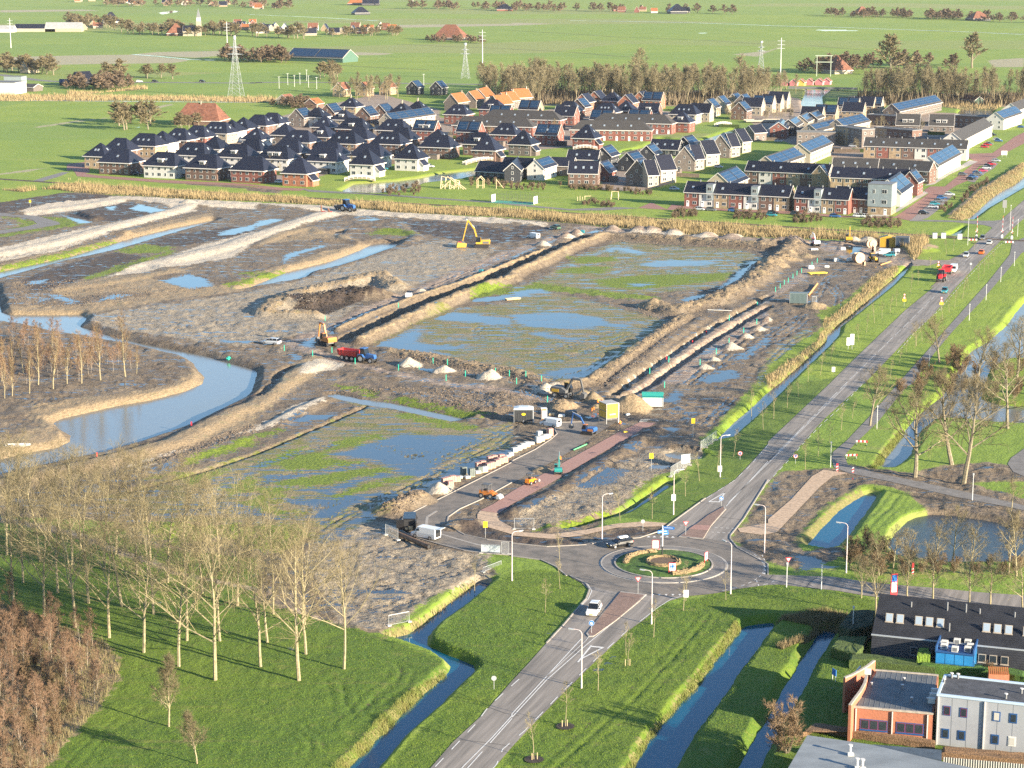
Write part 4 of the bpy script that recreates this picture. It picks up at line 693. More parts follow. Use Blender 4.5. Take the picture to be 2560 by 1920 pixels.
# ---------------------------------------------------------------- bare winter trees
BK = {'pale': mat('pale_bark', (.26, .22, .13), .9, .3, 3), 'grey': mat('grey_bark', (.20, .17, .115), .9, .3, 3), 'birch': mat('birch_bark', (.33, .28, .22), .8, .35, 6), 'dark': mat('dark_bark', (.14, .115, .08), .9, .3, 3)}
TW = {'pale': objvar(mat('pale_twigs', (.19, .16, .09), .9), .18), 'olive': objvar(mat('olive_twigs', (.17, .138, .074), .9), .2), 'red': objvar(mat('reddish_twigs', (.19, .115, .07), .9), .2), 'tan': objvar(mat('tan_twigs', (.18, .12, .065), .9), .18), 'brown': objvar(mat('brown_twigs', (.18, .13, .085), .9), .22)}
def tree_meshes(seed, Ht, r0, first, limbs, ang, ratio, sub, twigs, tw, bark, twm, up=.25, lv3=0, wob=.12, split=True, stems=1, lean=.0, twl=.5):
 rd = random.Random(seed); T = MB(); Cn = MB(); TV = []
 bm_, tm = BK[bark], TW[twm]
 def dirv(d, a, az):
  u = d.orthogonal().normalized(); w_ = d.cross(u); return (d*math.cos(a)+(u*math.cos(az)+w_*math.sin(az))*math.sin(a)).normalized()
 def seg(mb, pts, ra, rb, mt, n):
  k = len(pts)-1
  for i in range(k): mb.tube(pts[i], pts[i+1], ra+(rb-ra)*i/k, ra+(rb-ra)*(i+1)/k, mt, n, False)
 def line(p, d, L_, k, wb, up_):
  out = [p]
  for i in range(k): d = (d+Vector((rd.gauss(0, wb), rd.gauss(0, wb), rd.gauss(0, wb*.5)+up_))).normalized(); p = p+d*L_/k; out.append(p)
  return out, d
 def at(pts, t):
  x = t*(len(pts)-1); i = min(int(x), len(pts)-2); return pts[i].lerp(pts[i+1], x-i), (pts[i+1]-pts[i]).normalized()
 def twig(p, d, L_):
  q = Vector((rd.gauss(0, 1), rd.gauss(0, 1), rd.gauss(0, 1))).cross(d).normalized()*tw*.5
  TV.extend([p-q, p+q, p+d*L_])
 def branch(p, d, L_, r_, lev):
  pts, dd = line(p, d, L_, 3 if lev < 2 else 2, wob*1.3, up*.35)
  seg(T if lev == 1 else Cn, pts, r_, r_*.35, bm_ if lev == 1 else tm, 4 if lev == 1 else 3)
  n = sub if lev == 1 else lv3
  if lev == 1 or (lev == 2 and lv3):
   for i in range(n):
    t = .18+.8*(i+rd.random())/n; q, e = at(pts, t); branch(q, dirv(e, R(rd.uniform(25, 55)), rd.random()*6.28), L_*rd.uniform(.35, .6)*(1.15-.6*t), max(tw*.5, r_*.42), lev+1)
  m = twigs if lev >= (3 if lv3 else 2) else twigs//2
  for i in range(m):
   t = .2+.8*(i+rd.random())/m; q, e = at(pts, t); d3 = dirv(e, R(rd.uniform(20, 60)), rd.random()*6.28); d3.z += up*.6; twig(q, d3.normalized(), Ht*.07*twl*2*rd.uniform(.5, 1.3))
  twig(pts[-1], dd, Ht*.06)
 for s_ in range(stems):
  p0 = Vector((0, 0, -.3)); d0 = Vector((0, 0, 1))
  if stems > 1: a = rd.random()*6.28; d0 = Vector((math.cos(a)*.35, math.sin(a)*.35, 1)).normalized()
  elif lean: a = rd.random()*6.28; d0 = Vector((math.cos(a)*lean, math.sin(a)*lean, 1)).normalized()
  h = Ht*(1 if stems == 1 else rd.uniform(.6, 1)); pts, dd = line(p0, d0, h*.93, 6, wob*.45, .06); seg(T, pts, r0, r0*.12, bm_, 6 if stems == 1 else 4)
  for i in range(limbs):
   t = first+(.97-first)*((i+rd.random()*.6)/limbs); q, e = at(pts, t); f = 1-(t-first)/(1-first)
   branch(q, dirv(e, R(rd.uniform(ang*.75, ang*1.2)*(.55+.45*f)), i*2.4+rd.random()), h*ratio*(.35+.65*f)*rd.uniform(.8, 1.15), r0*.38*(.35+.65*f), 1)
 n = len(Cn.v); Cn.mi(tm); Cn.v += [tuple(v) for v in TV]; Cn.f += [(n+3*i, n+3*i+1, n+3*i+2) for i in range(len(TV)//3)]; Cn.m += [Cn.mi(tm)]*(len(TV)//3)
 def fin(mb, name):
  me = bpy.data.meshes.new(name); me.from_pydata(mb.v, [], mb.f)
  for m in mb.mats: me.materials.append(m)
  me.polygons.foreach_set('material_index', mb.m); me.update(); return me
 if split: return fin(T, 'trunk'), fin(Cn, 'crown')
 off_ = len(T.v); mi = [T.mi(m) for m in Cn.mats]; T.v += Cn.v; T.f += [tuple(off_+k for k in f) for f in Cn.f]; T.m += [mi[k] for k in Cn.m]
 return fin(T, 'tree'), None
TREES = {}
def variants(key, n, **k): TREES[key] = [tree_meshes(100+hash_(key)+i, **k) for i in range(n)]
def hash_(s): return sum(ord(c)*(i+1) for i, c in enumerate(s)) % 997
variants('poplar', 5, Ht=20, r0=.24, first=.28, limbs=17, ang=52, ratio=.52, sub=7, twigs=6, tw=.024, bark='pale', twm='olive', lv3=2)
variants('oldtree', 3, Ht=17, r0=.45, first=.28, limbs=14, ang=55, ratio=.58, sub=8, twigs=6, tw=.035, bark='grey', twm='olive', lv3=4, wob=.2, lean=.08)
variants('slender', 4, Ht=13, r0=.16, first=.2, limbs=16, ang=24, ratio=.30, sub=5, twigs=4, tw=.035, bark='pale', twm='tan', lv3=2, up=.35)
variants('roadtree', 3, Ht=9.5, r0=.17, first=.3, limbs=13, ang=50, ratio=.45, sub=6, twigs=6, tw=.03, bark='pale', twm='olive', lv3=2)
variants('young', 3, Ht=6, r0=.06, first=.45, limbs=8, ang=38, ratio=.26, sub=4, twigs=4, tw=.035, bark='pale', twm='pale', lean=.04)
variants('birch', 3, Ht=7.5, r0=.045, first=.2, limbs=14, ang=42, ratio=.36, sub=5, twigs=6, tw=.024, bark='birch', twm='red', lv3=3, up=.3)
variants('shrub', 3, Ht=4.2, r0=.05, first=.1, limbs=6, ang=35, ratio=.42, sub=5, twigs=6, tw=.024, bark='grey', twm='tan', lv3=2, stems=9, up=.3)
variants('lawntree', 2, Ht=10, r0=.15, first=.25, limbs=24, ang=45, ratio=.34, sub=6, twigs=7, tw=.03, bark='pale', twm='olive', lv3=3, up=.35)
variants('belt', 5, Ht=17, r0=.22, first=.25, limbs=17, ang=30, ratio=.30, sub=7, twigs=10, tw=.075, bark='pale', twm='pale', lv3=0, up=.3, split=False)
variants('farbush', 3, Ht=8, r0=.16, first=.12, limbs=14, ang=50, ratio=.42, sub=7, twigs=12, tw=.28, bark='dark', twm='brown', split=False)
variants('faround', 3, Ht=13, r0=.30, first=.22, limbs=16, ang=48, ratio=.42, sub=7, twigs=12, tw=.24, bark='grey', twm='olive', split=False)
variants('reedbush', 2, Ht=2.6, r0=.04, first=.05, limbs=5, ang=30, ratio=.45, sub=4, twigs=8, tw=.08, bark='grey', twm='brown', stems=10, split=False)
HT = {'poplar': 20, 'oldtree': 17, 'slender': 13, 'roadtree': 9.5, 'young': 6, 'birch': 7.5, 'shrub': 4.2, 'lawntree': 10, 'belt': 17, 'farbush': 8, 'faround': 13, 'reedbush': 2.6}
NMS = {'poplar': 'poplar_tree', 'oldtree': 'old_tree', 'slender': 'slender_tree', 'roadtree': 'roadside_tree', 'young': 'young_tree', 'birch': 'birch_tree', 'shrub': 'bare_shrub', 'lawntree': 'lawn_tree', 'belt': 'forest_tree', 'farbush': 'grove_tree', 'faround': 'leafless_tree', 'reedbush': 'low_shrub'}
RT = random.Random(31)
def plant(key, x, y, h, label, group=None, cat='tree', parts=None, wide=1.0):
 tr, cr = RT.choice(TREES[key]); s = h/HT[key]; z = max(zat(x, y), -.6) if y < 1050 else 0
 if key in ('farbush', 'faround') and y > 1100: wide *= 1.45
 if cr is None: o = link(NMS[key], tr)
 else:
  o = empty(NMS[key]); kid(link('trunk', tr, o), o); kid(link('crown', cr, o), o)
 o.location = (x, y, z); o.rotation_euler = (0, 0, RT.random()*6.28); o.scale = (s*wide, s*wide, s)
 return setp(o, label, cat, group)
ORD = ['first', 'second', 'third', 'fourth', 'fifth', 'sixth', 'seventh', 'eighth', 'ninth', 'tenth', 'eleventh', 'twelfth', 'thirteenth', 'fourteenth', 'fifteenth', 'sixteenth', 'seventeenth', 'eighteenth', 'nineteenth', 'twentieth'] + ['%dst' % k if k % 10 == 1 else '%dnd' % k if k % 10 == 2 else '%drd' % k if k % 10 == 3 else '%dth' % k for k in range(21, 80)]
front = W("03:120,235 380,352 652,442 945,535 1242,662 1545,782 1860,902 13:372,900")
for i, (x, y) in enumerate(front): plant('poplar', x, y, [18, 18, 19, 18, 19, 19, 21, 21][i], 'tall bare poplar, %s from the left in the front row of the park' % ORD[i], 'bare poplars in the park', wide=1.15)
sec = W("03:-80,100 200,60 500,150 765,235 1055,262 1330,330 1615,560 1900,560 13:40,782 100,572 432,672 760,802")
for i, (x, y) in enumerate(sec): plant('poplar', x, y, 18+RT.random()*3, 'tall bare poplar, %s from the left in the second row of the park' % ORD[i], 'bare poplars in the park')
for r_, (s, hh) in enumerate((("02:60,1480 350,1530 620,1560 900,1600 1180,1640 03:1450,60 1750,150 2050,260 13:150,330 420,420", 18), ("02:-60,1330 180,1370 420,1400 700,1430 1000,1470 1300,1520 1600,1570 1900,1620", 16))):
 for i, (x, y) in enumerate(W(s)): plant('poplar', x, y, hh+RT.random()*2.5, 'slim bare poplar, %s from the left in the %s row from the front' % (ORD[i], ('third', 'fourth')[r_]), 'bare poplars in the park')
x, y = W1("03:1458,1305"); plant('lawntree', x, y, 9.8, 'bare oval-crowned tree with pale trunk alone on the lower left lawn', wide=1.0)
x, y = W1("03:1703,1622"); plant('lawntree', x, y, 7.2, 'small round bare tree nearest the bottom edge on the lawn', wide=1.15)
def scatter(poly, n, sp, sd=3):
 rd = random.Random(sd); P = W(poly); a = np.array(P); lo, hi = a.min(0), a.max(0); out = []; t = 0
 while len(out) < n and t < 20000:
  t += 1; q = (rd.uniform(lo[0], hi[0]), rd.uniform(lo[1], hi[1]))
  if sd_poly(np.array([q[0]]), np.array([q[1]]), P)[0] > 0 and all((q[0]-a_[0])**2+(q[1]-a_[1])**2 > sp*sp for a_ in out): out.append(q)
 return out
for i, (x, y) in enumerate(scatter("03:-80,300 150,290 350,400 650,520 860,640 1000,800 980,900 820,1100 650,1300 480,1480 380,1640 300,1900 -120,1900 -120,900", 62, 1.9)):
 plant('birch', x, y, 3.8+RT.random()*3.4, 'slim birch with reddish twigs in the dense thicket at the bottom left corner', 'birches in the corner thicket')
for i, (x, y) in enumerate(scatter("03:-80,350 150,300 350,400 650,540 860,640 1010,800 1000,900 850,1130 650,1330 500,1500 400,1659 300,1900 -120,1900 -120,900", 60, 1.8, 9)):
 plant('shrub', x, y, 2.0+RT.random()*2.0, 'tangled tan shrub among the birches of the corner thicket', 'shrubs in the corner thicket', 'shrub')
P = W1("03:210,1140"); 
for i, (s, hh) in enumerate((("01:15,1640", 11), ("01:110,1640", 11.5), ("01:330,1659 ", 14), ("02:460,50", 13.5), ("01:580,1659", 11), ("01:705,1650", 13.5), ("01:870,1630", 14), ("01:1085,1595", 15.5), ("02:255,80", 11), ("02:105,110", 10), ("02:40,120", 9.5), ("01:1180,1570", 7), ("01:200,1560", 9), ("01:780,1500", 8), ("01:450,1480", 9))):
 x, y = W1(s.strip()); plant('slender', x, y, hh, 'slender yellowish bare tree, number %d of the waterside clump by the lake' % (i+1), 'slender trees by the lake')
for i, (x, y) in enumerate(scatter("01:-60,1250 500,1300 1100,1420 1150,1540 700,1640 300,1700 -60,1760", 46, 2.6, 4)): plant('birch', x, y, 4+RT.random()*4, 'thin bare sapling in the undergrowth of the waterside clump', 'saplings by the lake')
for i, (s, hh, k, lb) in enumerate((("32:1270,808", 17, 'oldtree', 'big bare spreading tree with forked trunk beside the blue ditch'), ("32:1590,692", 18, 'oldtree', 'tall bare tree standing behind the other two on the green'), ("32:1688,852", 20, 'oldtree', 'biggest bare tree with thick pale trunk beside the footpath bend'), ("32:2070,382", 17, 'oldtree', 'upright dark-trunked bare tree on the far canal bank at the right edge'),
 ("31:1480,1480", 11, 'oldtree', 'low twisted bare tree by the canal corner'), ("31:1800,1659", 13, 'oldtree', 'spreading bare tree on the canal peninsula'), ("31:2150,1600", 14, 'oldtree', 'bare tree on the peninsula nearest the right edge'), ("32:880,360", 12, 'oldtree', 'leaning bare tree between cycle path and canal'), ("31:1280,1330", 6, 'roadtree', 'small bare tree in the shadow beside the road'))):
 x, y = W1(s); plant(k, x, y, hh, lb)
for i, (x, y) in enumerate(scatter("31:1400,1420 1700,1440 1900,1500 2212,1500 2300,1659 32:2300,150 1900,130 1500,80 1200,150 1050,100 31:1250,1659", 26, 3.2, 5)): plant('shrub', x, y, 3+RT.random()*3, 'tall bare shrub in the scrub along the right canal', 'scrub along the canal', 'shrub')
for i, (s, hh, k) in enumerate((("32:1075,1640", 8, 'roadtree'), ("32:1210,1659", 8, 'roadtree'), ("32:1430,1620", 8.5, 'roadtree'), ("32:1590,1560", 9.5, 'roadtree'), ("32:1740,1640", 8.5, 'roadtree'), ("32:2080,1640", 9, 'roadtree'), ("32:2150,1659", 11, 'roadtree'), ("32:960,1659", 7, 'roadtree'))):
 x, y = W1(s); plant(k, x, y, hh, 'bare tree, %s from the left on the near bank of the dark pond' % ORD[i], 'trees along the pond')
for i, (x, y) in enumerate(scatter("32:700,1420 1000,1400 1060,1520 1500,1570 2200,1590 2200,1659 720,1659 680,1500", 24, 2.4, 6)): plant('shrub', x, y, 2.5+RT.random()*1.8, 'bare shrub on the grassy pond bank', 'shrubs on the pond bank', 'shrub')
for i, s in enumerate(("33:930,342", "33:805,192", "33:1205,205", "33:1420,225", "33:1735,262", "33:1915,280", "33:2200,305")):
 x, y = W1(s); plant('roadtree', x, y, [9, 7, 8, 9.5, 9, 9, 9][i], 'rounded bare tree, %s from the left between east road and dark roof' % ORD[i], 'trees along the east road', wide=1.1)
x, y = W1("33:160,1530"); plant('shrub', x, y, 9.0, 'large reddish multi-stemmed willow on the bank between the channels', cat='tree', wide=1.15)
x, y = W1("32:2100,1095"); plant('roadtree', x, y, 6.5, 'thin young tree beside the grey cycle path near the right edge')
yg = "13:1890,100|23:285,318|23:415,110|23:1478,300|23:1224,530|23:986,688|23:1000,770|23:742,995|23:460,1300|23:190,1590|23:1500,215|23:1848,205|22:1210,1165|22:935,1180|22:1912,622|22:2170,400|22:2070,260|22:1770,750|22:1498,970|22:1620,840|22:415,1600|32:48,300|32:165,205|32:325,735|32:432,630|32:530,505|32:630,400|32:728,300|32:265,110|31:345,1640|31:450,1580|31:540,1480|31:785,1290|31:850,1215|31:920,1130|31:985,1095|31:1055,1040|31:1110,985|31:1230,865|31:1295,810|31:1405,700|31:1610,1000|31:1680,920|31:1730,840|31:1820,760|31:1865,710|31:1905,660|31:1955,620|31:1405,1200|31:1510,1100|31:1565,1040|31:1270,1350|31:1195,1400|31:980,1640|31:1050,1620|31:1130,1500|31:1330,1290|31:1545,540|31:1600,510|31:1780,530"
for i, s in enumerate(yg.split('|')):
 x, y = W1(s); o = plant('young', x, y, 4.3+RT.random()*2.2 if i > 24 else 5+RT.random()*2, 'thin young staked tree on the grass verge, %d of the roadside planting' % (i+1), 'young trees along the roads')
stk = mat('pine_stake', (.50, .38, .22), .85, .2, 5); mb = MB(); mb.tube((-.35, 0, -.2), (-.35, 0, 1.0), .05, .05, stk, 6); mb.tube((.35, 0, -.2), (.35, 0, 1.0), .05, .05, stk, 6); mb.bx((0, 0, .9), (.7, .03, .06), mat('tree_strap', (.05, .045, .04), .8)); stm = mb.mesh('tree_stake')
for i, s in enumerate(("23:455,1302", "23:195,1592", "23:998,775", "00:690,1560 ", "00:600,1555")):
 x, y = W1(s.strip()); link('tree_stake', stm, loc=(x, y, zat(x, y)), rz=.3, label='pair of short wooden stakes holding young tree number %s' % ORD[i], cat='tree stake', group='tree stakes')
for s, lb in (("23:460,1300", 'dark mulch ring around the staked sapling by the bottom road'), ("23:190,1590", 'dark mulch ring around the sapling nearest the bottom edge')):
 x, y = W1(s); disc('mulch_ring', (x, y), 0.0, 1.25, zat(x, y)+.12, mat('dark_mulch', (.035, .025, .02), .95, .4, 5, .5), 24, label=lb, cat='mulch ring')
def belt(s, n, key, h0, h1, lab, grp, sd=1, sp=3.0):
 for x, y in scatter(s, n, sp, sd): plant(key, x, y, RT.uniform(h0, h1), lab, grp, wide=RT.uniform(1.0, 1.5))
belt("p:1205,232 1350,222 1500,232 1700,232 1900,232 1930,258 1700,262 1480,258 1310,260 1215,252", 195, 'belt', 17, 24, 'slim pale bare tree in the long forest belt behind the estate', 'trees of the long forest belt', 2, 2.4)
belt("p:1900,224 1990,222 1990,236 1900,245", 12, 'belt', 12, 16, 'slim pale bare tree in the long forest belt behind the estate', 'trees of the long forest belt', 5)
ug = mat('undergrowth_stems', (.15, .115, .07), .95, col2=(.09, .07, .045), scale=.1)
tufts('undergrowth', ["p:1205,240 1350,232 1500,236 1700,236 1930,236 1930,260 1700,264 1480,260 1310,262 1215,256", "p:2140,242 2300,238 2400,242 2660,240 2660,266 2300,264 2200,264 2150,258"], 9000, .7, 6, ug, 'dense brown undergrowth at the foot of the forest belts', clump=14)
for s, h in (("p:1580,225", 31), ("p:1850,232", 27), ("p:1600,235", 26)): x, y = W1(s); plant('belt', x, y, h, {31: 'tallest broad-crowned bare tree rising from the long forest belt', 27: 'tall bare tree near the right end of the long forest belt', 26: 'tall bare tree beside the tallest one in the forest belt'}[h], wide=1.6)
belt("p:2140,236 2300,232 2400,240 2410,262 2300,262 2200,262 2150,255", 78, 'belt', 17, 23, 'pale bare tree in the square wood behind the solar-roofed row', 'trees of the square wood', 3)
belt("p:2400,236 2560,232 2640,232 2640,262 2560,268 2420,262", 34, 'belt', 17, 24, 'bare tree in the row of ivy-clad trees by the right edge', 'ivy-clad trees by the right edge', 4, 3)
x, y = W1("p:2430,170"); plant('faround', x, y, 29, 'solitary tall bare tree towering behind the ivy-clad row')
x, y = W1("p:2228,190"); plant('faround', x, y, 32, 'tall bare tree standing behind the left part of the square wood')
# ---------------------------------------------------------------- houses
def brick(n, c, v=.25): return objvar(mat(n, c, .85, v, 1.2), .1)
WL = {'white': mat('white_render', (.52, .50, .46), .8, .06, 1), 'red': brick('red_brick', (.19, .072, .055)), 'orange': brick('orange_brick', (.30, .12, .07)), 'brown': brick('brown_brick', (.13, .08, .062)), 'tan': brick('tan_brick', (.30, .22, .135)), 'grey': brick('grey_brick', (.14, .115, .10)), 'dark': mat('black_boarding', (.028, .03, .036), .7, .2, 2), 'cream': brick('cream_brick', (.33, .28, .21), .12), 'zinc': mat('zinc_cladding', (.22, .26, .27), .5, .1, 1), 'green': mat('green_boarding', (.06, .12, .09), .8, .1, 2), 'pink': mat('pink_boards', (.62, .20, .22), .8, .1, 2), 'yellow': mat('yellow_boards', (.75, .45, .10), .8, .1, 2)}
RF = {'dark': objvar(mat('anthracite_tiles', (.012, .013, .022), .45, .2, .7, .15, stretch=(1, 1, 4)), .25), 'grey': mat('grey_tiles', (.045, .041, .038), .7, .15, .8, .15), 'orange': mat('orange_tiles', (.25, .085, .025), .8, .15, 1, .2), 'red': mat('weathered_red_tiles', (.16, .065, .038), .85, .35, .6, .3), 'solar': mat('solar_glass', (.012, .035, .075), .12, .2, .5), 'flat': mat('flat_roofing', (.10, .10, .10), .8, .2, .5), 'pale': mat('pale_sheeting', (.3, .3, .29), .6, .1, .3)}
trimw = mat('white_trim', (.58, .55, .51), .6); framew = mat('white_window_frame', (.62, .60, .56), .5); glassm = mat('window_glass', (.03, .04, .05), .08, .3, .5); doorw = mat('white_door', (.80, .79, .76), .5); lead = mat('lead_grey', (.16, .165, .17), .6)
MC = {}
def win_mesh(w_, h_, style=0):
 k = ('win', w_, h_, style)
 if k not in MC:
  mb = MB(); f = .11; fm = framew if style == 0 else lead
  mb.box(-w_/2, w_/2, -.05, .02, 0, h_, fm)
  n = max(1, round(w_/.9)); pw = (w_-f*(n+1))/n
  for i in range(n): x0 = -w_/2+f+i*(pw+f); mb.box(x0, x0+pw, -.062, -.03, f, h_-f, glassm)
  MC[k] = mb.mesh('window')
 return MC[k]
def door_mesh():
 if 'door' not in MC: MC['door'] = MB().box(-.55, .55, -.06, .02, 0, 2.3, doorw).box(-.3, .3, -.07, -.05, 1.5, 2.0, glassm).mesh('door')
 return MC['door']
def sky_mesh():
 if 'sky' not in MC: MC['sky'] = MB().box(-.5, .5, -.7, .7, 0, .12, lead).box(-.4, .4, -.58, .58, .12, .14, mat('skylight_glass', (.25, .3, .35), .05)).mesh('skylight')
 return MC['sky']
def dormer(parent, x, y, z, w_, wallm=None, dp=3.0, h_=1.7):
 mb = MB(); mb.box(-w_/2, w_/2, 0, dp, 0, h_, wallm or trimw); mb.box(-w_/2-.2, w_/2+.2, -.3, dp, h_, h_+.22, trimw)
 if ('dorm', w_, wallm, dp, h_) not in MC: MC[('dorm', w_, wallm, dp, h_)] = mb.mesh('dormer')
 o = link('dormer', MC[('dorm', w_, wallm, dp, h_)], parent, (x, y, z)); kid(link('window', win_mesh(round(w_-.5, 1), h_-.5), o, (0, 0, .3)), o); return kid(o, parent)
class Rel:      # places a volume in its house's own frame
 def __init__(s, root, rz0, P0, P, rz): c, n = math.cos(-rz0), math.sin(-rz0); dx, dy = P[0]-P0[0], P[1]-P0[1]; s.o = (dx*c-dy*n, dx*n+dy*c); s.a = rz-rz0; s.root = root
 def put(s, name, me, x=0, y=0, z=0, rz=0, rx=0):
  c, n = math.cos(s.a), math.sin(s.a); o = link(name, me, s.root, (s.o[0]+x*c-y*n, s.o[1]+x*n+y*c, z)); o.rotation_euler = (rx, 0, s.a+rz); return kid(o, s.root)
RB = random.Random(5)
def volume(root, rz0, P0, A, B, D, e, r, roof='g', wall='red', rf='dark', rl=None, over=.5, sky=0, dorm=0, solar=0, wins=True, ends='-+', chim=0, units=None, doors=0, base=0, trim=True, skyR=0, gw=1, st=2, ridge_off=0.0, parapet=.4):
 A = Vector(A); B = Vector(B); d = B-A; rz = math.atan2(d.y, d.x); L = d.length; C_ = (A+B)/2; q = Rel(root, rz0, P0, (C_.x, C_.y), rz)
 hl = L/2 if rl is None or roof != 'h' else L/2; hd = D/2; W_ = WL[wall]; ov = over; sl_ = math.atan2(r-e, hd) if roof in 'gh' else 0; O = ridge_off
 key = ('w', round(L, 1), D, e, r, roof, wall if not units else tuple(units), O)
 if key not in MC:
  mb = MB()
  if roof == 'g':
   if units:
    n = len(units); 
    for i, u in enumerate(units): x0 = -hl+2*hl*i/n; mb.prism([(-hd, 0), (hd, 0), (hd, e), (O, r-.12), (-hd, e)], x0, x0+2*hl/n-.004, WL[u], 'x')
   else: mb.prism([(-hd, 0), (hd, 0), (hd, e), (O, r-.12), (-hd, e)], -hl, hl, W_, 'x')
  elif units:
   n = len(units)
   for i, u in enumerate(units): x0 = -hl+2*hl*i/n; mb.box(x0, x0+2*hl/n-.004, -hd, hd, 0, e, WL[u])
  else: mb.box(-hl, hl, -hd, hd, 0, e, W_)
  MC[key] = mb.mesh('wall')
 q.put('wall', MC[key])
 R_ = RF[rf]; key = ('r', round(L, 1), D, e, r, roof, rf, rl, ov, O)
 if key not in MC:
  mb = MB(); x0, y0 = hl+ov, hd+ov; ze = e-ov*math.tan(sl_) if roof in 'g' else e-.1
  if roof == 'h':
   k = (rl if rl is not None else max(.3, L-D))/2
   mb.add([(-x0, -y0, ze), (x0, -y0, ze), (x0, y0, ze), (-x0, y0, ze), (-k, 0, r), (k, 0, r)], [(0, 1, 5, 4), (1, 2, 5), (2, 3, 4, 5), (3, 0, 4), (3, 2, 1, 0)], R_)
   mb.tube((-k, 0, r), (k, 0, r), .12, .12, R_, 4)
  elif roof == 'g':
   x0 = hl+.25
   for s_ in (-1, 1):
    P = [(s_*y0, ze), (O, r), (O, r+.22), (s_*y0, ze+.22)]
    mb.prism(P if s_ < 0 else P[::-1], -x0, x0, R_, 'x')
  elif roof == 's': mb.prism([(-y0, e), (y0, r), (y0, r+.25), (-y0, e+.25)], -x0, x0, R_, 'x')
  else: mb.box(-hl-.05, hl+.05, -hd-.05, hd+.05, e, e+.15, RF['flat']); 
  MC[key] = mb.mesh('roof')
 q.put('roof', MC[key])
 if trim:
  key = ('t', round(L, 1), D, e, r, roof, ov, O)
  if key not in MC:
   mb = MB(); x0, y0 = hl+ov, hd+ov; t = .28
   if roof == 'h':
    for a, b, c, f in ((-x0-.03, x0+.03, -y0-.06, -y0+.02), (-x0-.03, x0+.03, y0-.02, y0+.06), (-x0-.06, -x0+.02, -y0, y0), (x0-.02, x0+.06, -y0, y0)): mb.box(a, b, c, f, e-.42, e-.42+t+.1, trimw)
   elif roof == 'g':
    ze = e-ov*math.tan(sl_)
    for s_ in (-1, 1):
     mb.box(-hl-.3, hl+.3, s_*y0-.08, s_*y0+.08, ze-.12, ze+.16, trimw)
     for xx in (-1, 1): P = [(s_*y0, ze-.05), (O, r-.05), (O, r+.26), (s_*y0, ze+.26)]; mb.prism(P if s_ < 0 else P[::-1], xx*(hl+.25)-.06, xx*(hl+.25)+.06, trimw, 'x')
   else:
    for a, b, c, f in ((-hl-.12, hl+.12, -hd-.12, -hd+.15), (-hl-.12, hl+.12, hd-.15, hd+.12), (-hl-.12, -hl+.15, -hd, hd), (hl-.15, hl+.12, -hd, hd)): mb.box(a, b, c, f, e-.05, e+parapet, lead if roof == 'f' else trimw)
   MC[key] = mb.mesh('eaves_trim')
  q.put('eaves_trim', MC[key])
 if wins:
  n = max(2, int(L/3.1))
  for s_ in range(st):
   zz = [.9, 3.6, 6.4][s_]
   if zz+1.3 > e: break
   for i in range(n):
    x = -hl+2*hl*(i+.5)/n
    if doors and s_ == 0 and i % 2 == 1: q.put('door', door_mesh(), x, -hd, 0.05); continue
    w_ = (1.8 if s_ == 0 else 1.6) if (i % 2 == 0) else .9
    q.put('window', win_mesh(w_, 1.3 if s_ else 1.5), x, -hd, zz)
   m = max(1, int(D/4)) if gw else 0
   for xx, an, tg in ((hl, R(90), '+'), (-hl, R(-90), '-')):
    if tg in ends:
     for j in range(m): q.put('window', win_mesh(1.0, 1.3), xx, -hd+2*hd*(j+.5)/m, zz, an)
  if roof == 'g':
   for xx, an, tg in ((hl, R(90), '+'), (-hl, R(-90), '-')):
    if tg in ends and e+1.6 < r: q.put('window', win_mesh(.8, 1.2), xx, 0, e+.5, an)
 if sky and roof in 'gh':
  kk = (rl if rl is not None else max(.3, L-D))/2 if roof == 'h' else hl
  for i in range(sky):
   t = .42; x = (-1+2*(i+.5)/sky)*(kk+(hl-kk)*.3)*(.8 if sky > 1 else 1)+(.6 if sky == 1 else 0); q.put('skylight', sky_mesh(), x, -hd*(1-t), (e-.1+(r-e+.1)*(1-hd*(1-t)/(hd+ov)) if roof == 'h' else e+(r-e)*t+.24), 0, math.atan2(r-e, hd+(ov if roof == 'h' else 0)))
 if skyR and roof == 'h':
  s2 = math.atan2(r-e, hl-(rl or 0)/2); q.put('skylight', sky_mesh(), hl-(hl-(rl or 0)/2)*.4, 0, e+(r-e)*.5, R(90), s2*.95)
 for i in range(dorm): 
  x = (i-(dorm-1)/2)*3.4; t = .18; k = q.put('dormer_base', MB_EMPTY(), x, 0, 0) if False else None
  c, n_ = math.cos(q.a), math.sin(q.a); yy = -hd*(1-t); o = dormer(root, q.o[0]+x*c-yy*n_, q.o[1]+x*n_+yy*c, e+(r-e)*t, 2.6); o.rotation_euler = (0, 0, q.a)
 if solar:
  ln = math.hypot(hd, r-e); n = 1 if solar == 1 else solar; wd = (2*hl-1.2)/n-.5
  key = ('sol', round(wd, 1), round(ln, 1))
  if key not in MC:
   mb = MB(); nx = max(1, int(wd/1.05)); ny = max(1, int((ln-.6)/1.75)); gl = RF['solar']
   mb.box(-wd/2, wd/2, -ny*.875-.02, ny*.875+.02, 0, .07, lead)
   for a in range(nx):
    for b in range(ny): x0 = -wd/2+wd*a/nx; mb.box(x0+.04, x0+wd/nx-.04, -ny*.875+b*1.75+.04, -ny*.875+(b+1)*1.75-.04, .07, .10, gl)
   MC[key] = mb.mesh('solar_array')
  for i in range(n): x = -hl+2*hl*(i+.5)/n; q.put('solar_array', MC[key], x, -hd*.5+O*.5, (e+r)/2+.30, 0, sl_)
